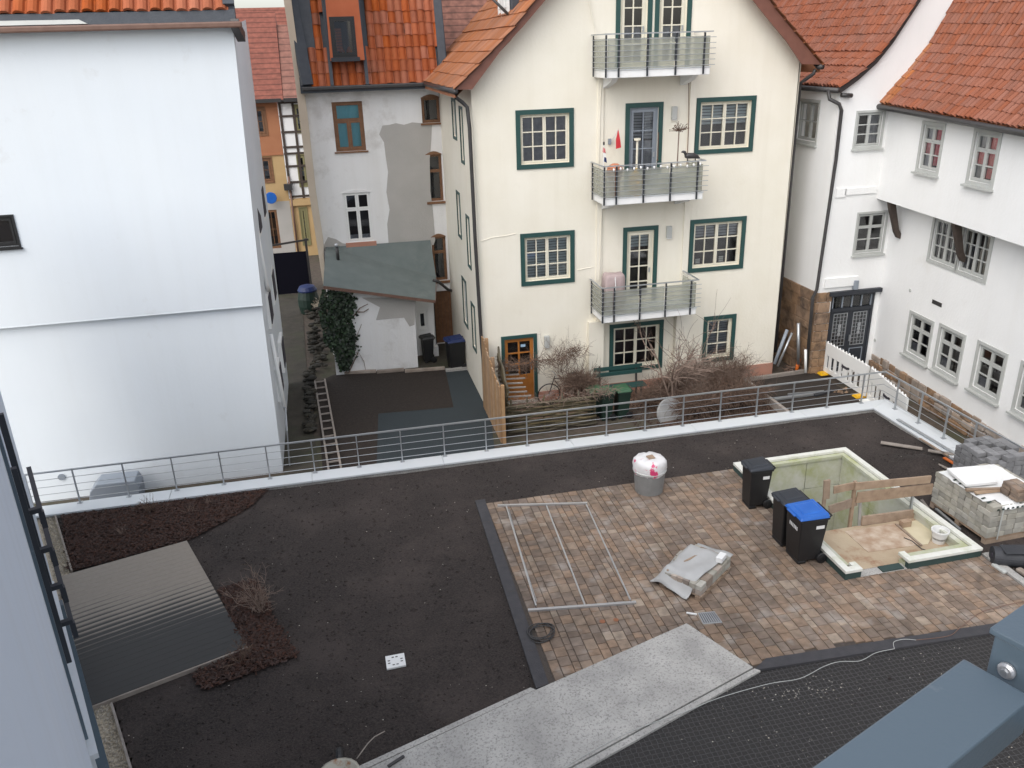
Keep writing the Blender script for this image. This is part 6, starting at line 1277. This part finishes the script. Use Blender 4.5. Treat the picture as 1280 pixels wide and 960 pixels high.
# rolls of membrane at the right
mr_ = thing('membrane_roll', 'dark grey roll of membrane lying beside the block stack', 'roll', PZ(1255, 700, .0)); ra_, rb3 = PZ(1240, 694, .16), PZ(1300, 700, .16)
MB().tube([ra_, rb3], .17, 24).build('roll', M['insul'], mr_, smooth=False); MB().tube([ra_-(rb3-ra_)*.01, ra_+(rb3-ra_)*.02], .05, 14).build('core', M['dark'], mr_)
MB().bar(ra_+np.array([.1, -.1, .17]), rb3+np.array([0, .05, .19]), .3, .01).build('loose_flap', M['insul'], mr_)
sb_ = thing('sandbag_scrap', 'pale foam scrap next to the membrane roll', 'scrap', PZ(1250, 714, .0)); MB().bar(PZ(1241, 705, .05), PZ(1257, 716, .05), .09, .06).build('scrap', M['wgrey'], sb_, bevel=.02)
tag(MB().bar(PZ(1272, 711, .05), PZ(1290, 722, .05), .12, .07).build('stone', M['rubble'], bevel=.02), 'brown stone lying right of the membrane roll', 'stone')

# ================================================================== YARD BEHIND THE PARAPET
# slatted screen boards between the yards
sf = thing('board_screen', 'orange brown board fence between yard and cream house', 'fence', (3.92, 21, -.8))
XF = 3.86; ypos = 22.02; k = 0
tops = [(22.02, 1.50), (21.55, 1.45), (21.15, 1.22), (20.75, 1.15), (20.2, .95), (19.6, .84)]
while ypos > 19.55:
    zt3 = float(np.interp(-ypos, [-t[0] for t in tops], [t[1] for t in tops])); zt3 -= .0
    MB().box(XF-.015-.006*(k % 2), XF+.015, ypos-.135, ypos-.005, -.78, zt3 - (.02 if k % 2 else 0)).build('board', M['fence'], sf); ypos -= .14; k += 1
for y, z in ((21.5, 1.5), (20.7, 1.22), (19.5, .88)): MB().box(XF+.02, XF+.11, y-.05, y+.05, -.79, z).build('post', M['fence'], sf)
# wattle screen with stick layers and vines
wt_ = thing('wattle_screen', 'mossy wattle screen of stacked branches behind the railing', 'screen', (5.4, 20, -.8)); r7 = np.random.default_rng(91)
M['mossy'] = mat('mossy_branch', (.075, .062, .035), .95, (.14, .115, .07), 5, .5, 40, rnd=.25)
zz = -.75; k = 0
while zz < .10:
    xa, xb = 4.12+r7.uniform(-.05, .05), 6.62+r7.uniform(-.05, .05); n_ = 7
    MB().tube([(xa+(xb-xa)*i/n_, 19.92+.03*math.sin(i*1.7+k*3.1)+r7.normal()*.008, zz+r7.normal()*.012) for i in range(n_+1)], [r7.uniform(.026, .036) for _ in range(n_+1)], 6).build('branch', M['mossy'], wt_, smooth=True); zz += .058; k += 1
for i in range(6):
    x = 4.2+i*.48; MB().tube([(x, 19.95, -.8), (x+r7.normal()*.02, 19.95, .20+r7.uniform(-.05, .06)), (x+r7.normal()*.02, 19.95, .28)], [.035, .03, .012], 7).build('stake', M['mossy'], wt_)
zz = -.7; k = 0
while zz < .62:
    ya, yb = 19.95, 21.7
    MB().tube([(4.16+.02*math.sin(i*2+k)+.45*i/6*0+.12*(i/6), ya+(yb-ya)*i/6, zz+r7.normal()*.012+.55*(i/6)*(1 if zz > -.3 else .3)) for i in range(7)], .03, 6).build('branch', M['mossy'], wt_, smooth=True); zz += .085; k += 1
for i in range(9): MB().bar((4.14, 20.05+i*.19, .16+.055*i), (4.85+r7.uniform(-.1, .05), 20.02+i*.19, .13+.055*i), .05, .035).build('lath', M['woodgrey'], wt_)
def tangle(name, label, pts, n, L_, m, seed, rad=.006, cat='vine', flat=.5):
    r = np.random.default_rng(seed); b = MB(); pts = [V3(p) for p in pts]
    for _ in range(n):
        i = r.integers(len(pts)-1); t = r.random(); p = pts[i]*(1-t)+pts[i+1]*t + r.normal(size=3)*np.array([.10, .10, .06]); d = r.normal(size=3)*np.array([1, 1, flat]); d /= np.linalg.norm(d); q_ = [p]
        for _k in range(4): d = d+r.normal(size=3)*.4; d[2] -= .05; d /= np.linalg.norm(d); q_.append(q_[-1]+d*L_*r.uniform(.5, 1)/4)
        b.tube(q_, [rad, rad, rad*.8, rad*.7, rad*.5], 3, cap=False)
    return tag(b.build(name, M[m], recalc=False), label, cat)
tangle('dry_vine', 'dry brown vine trailing over the wattle screen', [(4.3, 21.3, .75), (5.0, 21.2, .72), (5.9, 21.2, .78), (6.6, 21.3, .95)], 420, .55, 'barkred', 95)
tangle('dry_vine', 'dry vine along the top of the wattle screen by the green bins', [(4.3, 19.98, .12), (5.3, 19.98, .12), (6.6, 19.98, .14), (7.1, 20.0, .2)], 260, .4, 'bark', 96)
shrub('bare_shrub', 'dense dry shrub between the wattle screen and the bench', (6.45, 20.9, -.75), 1.25, 44, .6, 'barkred', 97, 2, .010)
shrub('bare_shrub', 'thin twiggy shrub rising against the cream wall by the wall light', (6.1, 21.6, .2), .95, 10, .6, 'bark', 98, 2, .006)
# bicycle: two wheels, frame, handlebar
bi = thing('bicycle', 'old bicycle leaning by the orange door behind the dry vine', 'bicycle', (5.9, 21.6, -.78)); yb_ = 21.55
for xw in (5.72, 6.72):
    c = (xw, yb_, -.43); wo = MB().tube([(c[0]+.33*math.cos(a), c[1], c[2]+.33*math.sin(a)) for a in np.linspace(0, 2*math.pi, 33)], .018, 6, cap=False).build('wheel', M['black'], bi, smooth=True)
    s_ = MB()
    for k in range(14): a = k*math.pi/7; s_.tube([c, (c[0]+.32*math.cos(a), c[1], c[2]+.32*math.sin(a))], .003, 3)
    s_.build('spokes', M['steel'], wo)
fb = MB()
for p, q_ in (((5.72, -.43), (5.9, .12)), ((5.88, .05), (6.38, .02)), ((5.9, -.02), (6.22, -.46)), ((6.22, -.46), (6.40, .1)), ((6.22, -.46), (6.72, -.43)), ((6.38, -.02), (6.72, -.43))): fb.tube([(p[0], yb_, p[1]), (q_[0], yb_, q_[1])], .016, 6)
fb.build('frame', M['gutter'], bi); MB().tube([(5.88, yb_-.25, .2), (5.92, yb_, .2), (5.88, yb_+.25, .2)], .012, 6).build('handlebar', M['steel'], bi); MB().hexa([(6.32, yb_-.07, .12), (6.55, yb_-.09, .12), (6.55, yb_+.09, .12), (6.32, yb_+.07, .12), (6.30, yb_-.03, .17), (6.55, yb_-.08, .17), (6.55, yb_+.08, .17), (6.30, yb_+.03, .17)]).build('saddle', M['black'], bi)
# bench
be = thing('garden_bench', 'dark green slatted garden bench under the ground floor window', 'bench', (7.9, 21.4, -.78)); bx0, bx1 = 7.12, 8.62
for k in range(3): MB().box(bx0, bx1, 21.18+k*.13, 21.29+k*.13, -.36, -.33).build('seat_slat', M['green'], be, bevel=.006)
for k in range(2): MB().box(bx0, bx1, 21.62+.02*k, 21.65+.02*k, -.10+k*.17, .02+k*.17).build('back_slat', M['green'], be, bevel=.006)
for xx in (bx0+.18, bx1-.18): MB().bar((xx, 21.6, -.78), (xx, 21.68, .22), .05, .05).build('leg', M['gutter'], be); MB().bar((xx, 21.22, -.78), (xx, 21.22, -.36), .05, .05).build('leg', M['gutter'], be); MB().bar((xx, 21.2, -.38), (xx, 21.62, -.38), .045, .04).build('seat_rail', M['gutter'], be)
# stone disc standing on edge
M['tabletop'] = mat('weathered_grey_top', (.22, .22, .22), .8, (.32, .32, .31), 4, .2, 30)
sdc = PY(838, 516, 19.7); tag(MB().lathe(sdc, [(0, -.05), (.40, -.05), (.42, -.02), (.42, .02), (.40, .05), (0, .05)], 36, axis=(.12, -.93, .35)).build('round_table_top', M['tabletop'], bevel=0), 'round grey table top leaning on edge behind the railing', 'table top')
# shrubs in the garden bed
def bed(x0, x1, y0, y1): return [(x0, y0, -.75), (x1, y0, -.75), (x1, y1, -.75), (x0, y1, -.75)]
shrub('bare_tree', 'small bare tree with crooked pale trunk in front of the lowest balcony', (9.05, 20.3, -.78), 2.3, 3, .35, 'bark', 101, 3, .035, 'tree', sub=5)
shrub('bare_shrub', 'tall thin stems of a bare shrub left of the single ground window', (10.1, 21.3, -.78), 2.4, 10, .22, 'bark', 102, 1, .012)
shrub('bare_shrub', 'low tangled bare shrub under the single ground window', (10.7, 21.0, -.78), 1.15, 36, .9, 'barkred', 103, 2, .008)
shrub('bare_shrub', 'reddish bare shrub at the end of the cream wall plinth', (11.6, 21.4, -.78), 1.0, 26, .7, 'barkred', 104, 2, .008)
shrub('bare_shrub', 'pale twiggy shrub in front of the bench end', (9.0, 20.9, -.78), .95, 20, .9, 'bark', 105, 2, .009)
shrub('bare_shrub', 'low brown shrub in the bed beside the planter board', (11.1, 20.2, -.78), .8, 24, 1.0, 'barkred', 106, 2, .008)
shrub('bare_shrub', 'brown bramble behind the round grey table top', (9.8, 20.2, -.78), .85, 40, 1.1, 'bark', 107, 2, .008)
shrub('bare_shrub', 'two wiry stems with seed heads on the wall right of the single window', (12.1, 21.75, -.75), 1.5, 3, .18, 'bark', 108, 0, .006)
sheet('bed_litter', [(8.4, 19.0), (11.8, 19.0), (11.8, 21.5), (8.4, 21.3)], -.782, mat('leaf_litter', (.05, .030, .020), .95, (.13, .085, .06), 22, .8, 40))
lp = [(rng.uniform(7.6, 11.8), rng.uniform(19.0, 21.6), -.775) for _ in range(1600)]; scatter('fallen_leaves', lp, rng.uniform(.015, .04, len(lp)), 'mulch', 111, .5)
tangle('bramble_hedge', 'tangled brown bramble hedge behind the railing right of the table top', [(8.9, 19.6, -.4), (10.2, 19.7, -.3), (11.6, 19.8, -.35)], 1400, .7, 'barkred', 141, .006, 'hedge', .7)
tangle('bramble_hedge', 'pale tangled twigs along the plinth of the cream wall', [(9.3, 21.2, -.3), (10.4, 21.3, -.15), (11.9, 21.4, -.35)], 1000, .75, 'bark', 142, .006, 'hedge', .7)
tangle('bramble_hedge', 'loose dry twigs between bench and small bare tree', [(8.3, 20.6, -.5), (8.9, 20.7, -.3), (9.6, 20.8, -.3)], 700, .7, 'barkred', 143, .006, 'hedge', .7)
tangle('bramble_hedge', 'dense dry creeper heaped beside the bicycle', [(6.0, 20.8, .1), (6.5, 20.9, .2), (6.9, 21.0, .0)], 700, .6, 'barkred', 144, .006, 'hedge', .8)
# planter with timber boards, loose profiles
pb_ = thing('timber_planter', 'weathered board frame round a dark soil bed beside the cream house', 'planter', (12.9, 20.2, -.8))
for a, b2 in (((11.84, 21.35), (11.84, 18.3)), ((11.84, 21.35), (14.15, 21.5))): MB().bar((*a, -.68), (*b2, -.68), .10, .24).build('board', M['woodgrey'], pb_)
sheet('soil', [(11.88, 21.3), (14.2, 21.44), (14.45, 18.2), (11.88, 18.2)], -.66, 'bed', parent=pb_)
for i, (a, b2, m_, lab) in enumerate((((968, 499), (1020, 492), 'steel', 'pale steel profile lying on the soil of the planter'), ((1018, 494), (1040, 488), 'insul', 'dark profile piece beyond the pale one in the planter'), ((985, 493), (1030, 489), 'steel', 'thin steel strip behind the other profiles in the planter'))):
    tag(MB().bar(PZ(*a, -.62), PZ(*b2, -.62), .12 if i < 2 else .05, .05).build('profile', M[m_]), lab, 'profile')
c = PZ(1052, 488, -.63); scatter('brick_rubble', [(c[0]+rng.normal()*.15, c[1]+rng.normal()*.08, -.64) for _ in range(12)], rng.uniform(.04, .08, 12), 'stone', 113, .7)
# white plastic site barriers: posts along the top, slots
def barrier(label, A, B, h=1.0, seed=0):
    A, B = V3(A), V3(B); d = B-A; L_ = np.linalg.norm(d[:2]); u = np.array([d[0], d[1], 0])/L_; nrm = np.array([u[1], -u[0], 0]); sl_ = (B[2]-A[2])/L_
    t = thing('site_barrier', label, 'barrier', A); 
    Wp = lambda a, z, c: A+u*a+nrm*c+np.array([0, 0, z+sl_*a])
    def bx(a0, a1, z0, z1, c=.025, nm='frame', m='white_paint', par=None):
        return MB().hexa([Wp(a0, z0, -c), Wp(a1, z0, -c), Wp(a1, z0, c), Wp(a0, z0, c), Wp(a0, z1, -c), Wp(a1, z1, -c), Wp(a1, z1, c), Wp(a0, z1, c)]).build(nm, M[m], par or t)
    bx(0, L_, h*.62, h, nm='board'); bx(0, L_, .06, .20, nm='bottom_rail')
    n = int(L_/.24); 
    for i in range(n+1):
        a = L_*i/n; wide = .10 if i in (0, n, n//2) else .05; bx(max(0, a-wide), min(L_, a+wide), .2, h*.62, nm='bar')
    for i in range(int(L_/.16)): a = .05+i*.16; MB().lathe(Wp(a, h, 0), [(.035, 0), (.02, .05), (0, .06)], 8).build('stud', M['white_paint'], t)
    bx(L_*.42, L_*.55, h*.52, h*.60, .03, 'handle_slot', 'dark')
    for a in (.15, L_-.15): MB().hexa([Wp(a-.12, 0, -.25), Wp(a+.12, 0, -.25), Wp(a+.12, 0, .25), Wp(a-.12, 0, .25), Wp(a-.1, .06, -.22), Wp(a+.1, .06, -.22), Wp(a+.1, .06, .22), Wp(a-.1, .06, .22)]).build('foot', M['yellowp'] if 'yellow' in label else M['white_paint'], t)
    return t
barrier('white plastic site barrier with yellow feet before the black door', (14.52, 21.35, -.66), (14.50, 19.2, -.66), .98)
barrier('white plastic site barrier leaning out beyond the parapet corner', (14.50, 19.1, -.66), (14.12, 17.0, -.70), .98)
# pipes leaning in the corner by the sandstone
for i, (a, b2, r_p, m_, lab) in enumerate((((998, 404), (998, 455), .05, 'steel', 'grey pipe standing upright at the sandstone base'), ((984, 412), (968, 455), .05, 'pgrey', 'grey pipe leaning against the sandstone base'), ((990, 416), (972, 458), .035, 'steel', 'thinner pale pipe leaning beside the grey one'), ((1007, 437), (1007, 466), .04, 'white_paint', 'short white pipe standing at the sandstone pier'), ((999, 448), (995, 466), .055, 'orangep', 'orange pipe bend at the foot of the sandstone'))):
    ya = 21.75 if i != 3 else 21.3; pa3, pb3 = PY(*a, ya), PY(*b2, ya-.1); pb3[2] = max(pb3[2], -.78)
    tag(MB().tube([pb3, pa3], r_p, 10).build('pipe', M[m_], smooth=True), lab, 'pipe')
tangle('wood_scraps', 'heap of dark wood scraps in the corner by the sandstone', [(13.6, 21.75, -.7), (13.95, 21.8, -.65)], 26, .5, 'barkred', 115, .025, 'scrap heap')
# ladder
la = thing('wooden_ladder', 'weathered wooden ladder lying along the soil bed', 'ladder', (-.8, 22, -.76))
l0, l1, l2, l3 = [PZ(x, y, -.70) for x, y in ((393.5, 476), (406, 474.5), (411.5, 592), (427, 589))]
MB().bar(l0, l2, .05, .07).build('rail', M['woodgrey'], la); MB().bar(l1, l3, .05, .07).build('rail', M['woodgrey'], la)
for k in range(13):
    t = .02+.965*(k/12); MB().bar(l0+(l2-l0)*t, l1+(l3-l1)*t, .045, .035).build('rung', M['woodgrey'], la)
# rubble bank between alley and shed, ivy
r8 = np.random.default_rng(121); rbk = thing('rubble_bank', 'mossy rubble stone bank between the alley and the shed', 'stone bank', (-.8, 25, -.8))
M['mossstone'] = mat('mossy_stone', (.018, .017, .012), .95, (.05, .044, .034), 4, .8, 22, rnd=.3)
for k in range(230):
    px_ = np.interp(t := r8.random(), [0, 1], [384, 404]); py_ = 378+t*160; px_ = px_+r8.uniform(-4, 20-10*t) if py_ < 460 else r8.uniform(382, 390+(py_-460)*.06); zz = -.78+r8.uniform(0, .35)*(1-.5*t); p = PZ(px_, py_, zz); s_ = r8.uniform(.04, .13)
    b = MB(); n = 7; vs = []
    for (rr, z) in ((.8, 0), (1, .45), (.55, .85)):
        for i in range(n): a = 2*math.pi*i/n; f = rr*r8.uniform(.8, 1.1); vs.append((p[0]+s_*1.3*f*math.cos(a), p[1]+s_*f*math.sin(a), p[2]-.05+s_*z))
    b.add(vs, [(i*n+k2_, i*n+(k2_+1) % n, (i+1)*n+(k2_+1) % n, (i+1)*n+k2_) for i in range(2) for k2_ in range(n)]+[tuple(2*n+k2_ for k2_ in range(n))]); b.build('stone', M['mossstone'], rbk, recalc=False)
iv = thing('ivy_plant', 'dark ivy covering the left end of the shed wall', 'ivy', (.3, 25.8, -.8)); r9 = np.random.default_rng(123); b = MB(); stem = MB()
ivp = [(404, 362), (436, 366), (446, 384), (438, 398), (444, 414), (445, 436), (436, 462), (426, 464), (418, 442), (406, 428), (402, 404), (398, 384)]
cnt = 0
while cnt < 2700:
    px_, py_ = r9.uniform(378, 462), r9.uniform(358, 470)
    if not inpoly(px_, py_, ivp) and not (r9.random() < .04 and px_ < 460 and py_ < 450 and inpoly(px_-8, py_, ivp)): continue
    if r9.random() < .42*(1+math.sin(px_*.35)*math.sin(py_*.27+px_*.2)): continue
    Yl = 25.85-abs(r9.normal())*.14; p = PY(px_, py_, Yl if px_ > 400 else Yl+r9.uniform(0, 1.2)); s_ = r9.uniform(.025, .075); nrm = np.array([r9.normal()*.5, -1, r9.normal()*.5+.5]); nrm /= np.linalg.norm(nrm); t1_ = np.cross(nrm, r9.normal(size=3)); t1_ /= np.linalg.norm(t1_); t2_ = np.cross(nrm, t1_)
    b.tint = float(r9.random())+.001; b.add([p-t1_*s_, p-t2_*s_*.8+nrm*.01, p+t1_*s_*1.1, p+t2_*s_*.8+nrm*.01], [(0, 1, 2, 3)]); cnt += 1
b.build('leaves', M['leaf'], iv, recalc=False)
for pts in (((432, 466), (440, 445), (446, 420), (452, 405)), ((436, 466), (448, 440), (455, 452), (458, 468)), ((440, 398), (450, 385), (460, 380)), ((446, 390), (455, 390), (461, 386))): stem.tube([PY(x, y, 25.84) for x, y in pts], [.022, .016, .011, .006][:len(pts)], 5)
stem.build('stems', M['bark'], iv)
shrub('bare_shrub', 'small pale flowering plant on the rubble bank by the alley', PZ(396, 385, -.5), .35, 14, .9, 'gravelm', 131, 1, .01)
# ================================================================== THE CAMERA'S OWN BUILDING
cb = thing('camera_building', 'blue grey rendered facade running along the gravel strip', 'building', FA(8, -.2, 0))
NW = -.15; SE = .15/.0255
def fbx(name, s0_, s1_, n0, n1, z0, z1, m, par=None, bevel=0):
    c = [FA(s0_, n0), FA(s1_, n0), FA(s1_, n1), FA(s0_, n1)]; return MB().hexa([(p[0], p[1], z0) for p in c]+[(p[0], p[1], z1) for p in c]).build(name, M[m], par or cb, bevel=bevel)
fbx('wall', .95, SE, -.6, NW, -.8, 11.0, 'bluewall'); fbx('wall', -1.3, .948, -.6, NW, -.8, 7.9, 'bluewall'); fbx('wall', -1.3, .948, -.6, NW, 10.4, 11.0, 'bluewall'); fbx('wall', -8, -1.302, -.6, NW, -.8, 11.0, 'bluewall'); fbx('wall', SE, 9.0, -.75, NW-.12, -.8, 11.0, 'bluewall'); fbx('wall', 9.0, 18.35, -.6, NW-.03, -.8, 6.4, 'bluewall')
fbx('corner_bead', SE-.004, SE+.012, NW-.01, NW+.004, -.8, 11.0, 'coping')
fb_ = thing('juliet_balcony', 'dark steel window guard bracketed on the blue grey facade', 'balcony rail', FA(7.4, -.1, 4.4))
for s0_ in (7.0, 8.3): fbx('post', s0_, s0_+.05, -.16, -.105, 4.15, 6.05, 'anth', fb_)
for i, z in enumerate((5.62, 5.25, 4.88, 4.51)):
    fbx('bracket', 7.05, 7.10, -.16, -.02, z-.02, z+.02, 'anth', fb_); fbx('bracket_drop', 7.05, 7.10, -.045, -.004, z-.17, z-.021, 'anth', fb_)
    fbx('bar', 7.12, 8.3, -.05, -.01, z-.16, z-.13, 'anth', fb_)
fbx('frame', 6.2, 6.26, -.27, -.13, 2.0, 7.4, 'railblue', fb_)
fbx('sill', 6.0, 8.8, -.27, -.09, 3.9, 3.95, 'coping', fb_); fbx('shutter_guide', 6.05, 6.11, -.27, -.125, .9, 3.88, 'coping', fb_); fbx('shutter_guide', 8.4, 8.5, -.27, -.06, .9, 3.88, 'railblue', fb_)
fbx('lower_sill', 6.0, 8.8, -.27, -.07, .80, .86, 'coping', fb_)
# steel rail of the camera's own window, close by
nr = thing('window_guard', 'thick blue grey steel window guard with bolt seen from above', 'balcony rail', FA(.3, .3, 8.4))
dz_ = .45; zt4 = CH-dz_; kk = dz_/.6
fbx('arm', .253*kk, .322*kk, -.15, .758*kk, zt4-.035, zt4, 'railblue', nr, .002)
fbx('corner_block', -.2*kk, .312*kk, .79*kk, 1.3*kk, zt4-.05, zt4+.016, 'railblue', nr, .002); fbx('cap_rail', -.2*kk, .316*kk, .786*kk, 1.3*kk, zt4+.0165, zt4+.022, 'railblue', nr, .001)
fbx('lower_arm', .20*kk, .30*kk, .3*kk, .72*kk, zt4-.22, zt4-.18, 'anth', nr, .003)
cbt = PZ(1255, 835, zt4-.03); ax = -np.array([FN[0], FN[1], 0]); cc2 = FA(.292*kk, .79*kk, zt4-.008)
bo_ = MB().lathe(cc2-ax*-.001, [(.0, 0), (.0068, 0), (.0068, .002), (.005, .004), (0, .0045)], 20, axis=tuple(ax)).build('bolt', M['alu'], nr)
MB().lathe(cc2+ax*.005, [(0, 0), (.003, 0), (.003, .0015), (0, .0015)], 6, axis=tuple(ax)).build('bolt_head', M['steel'], nr)
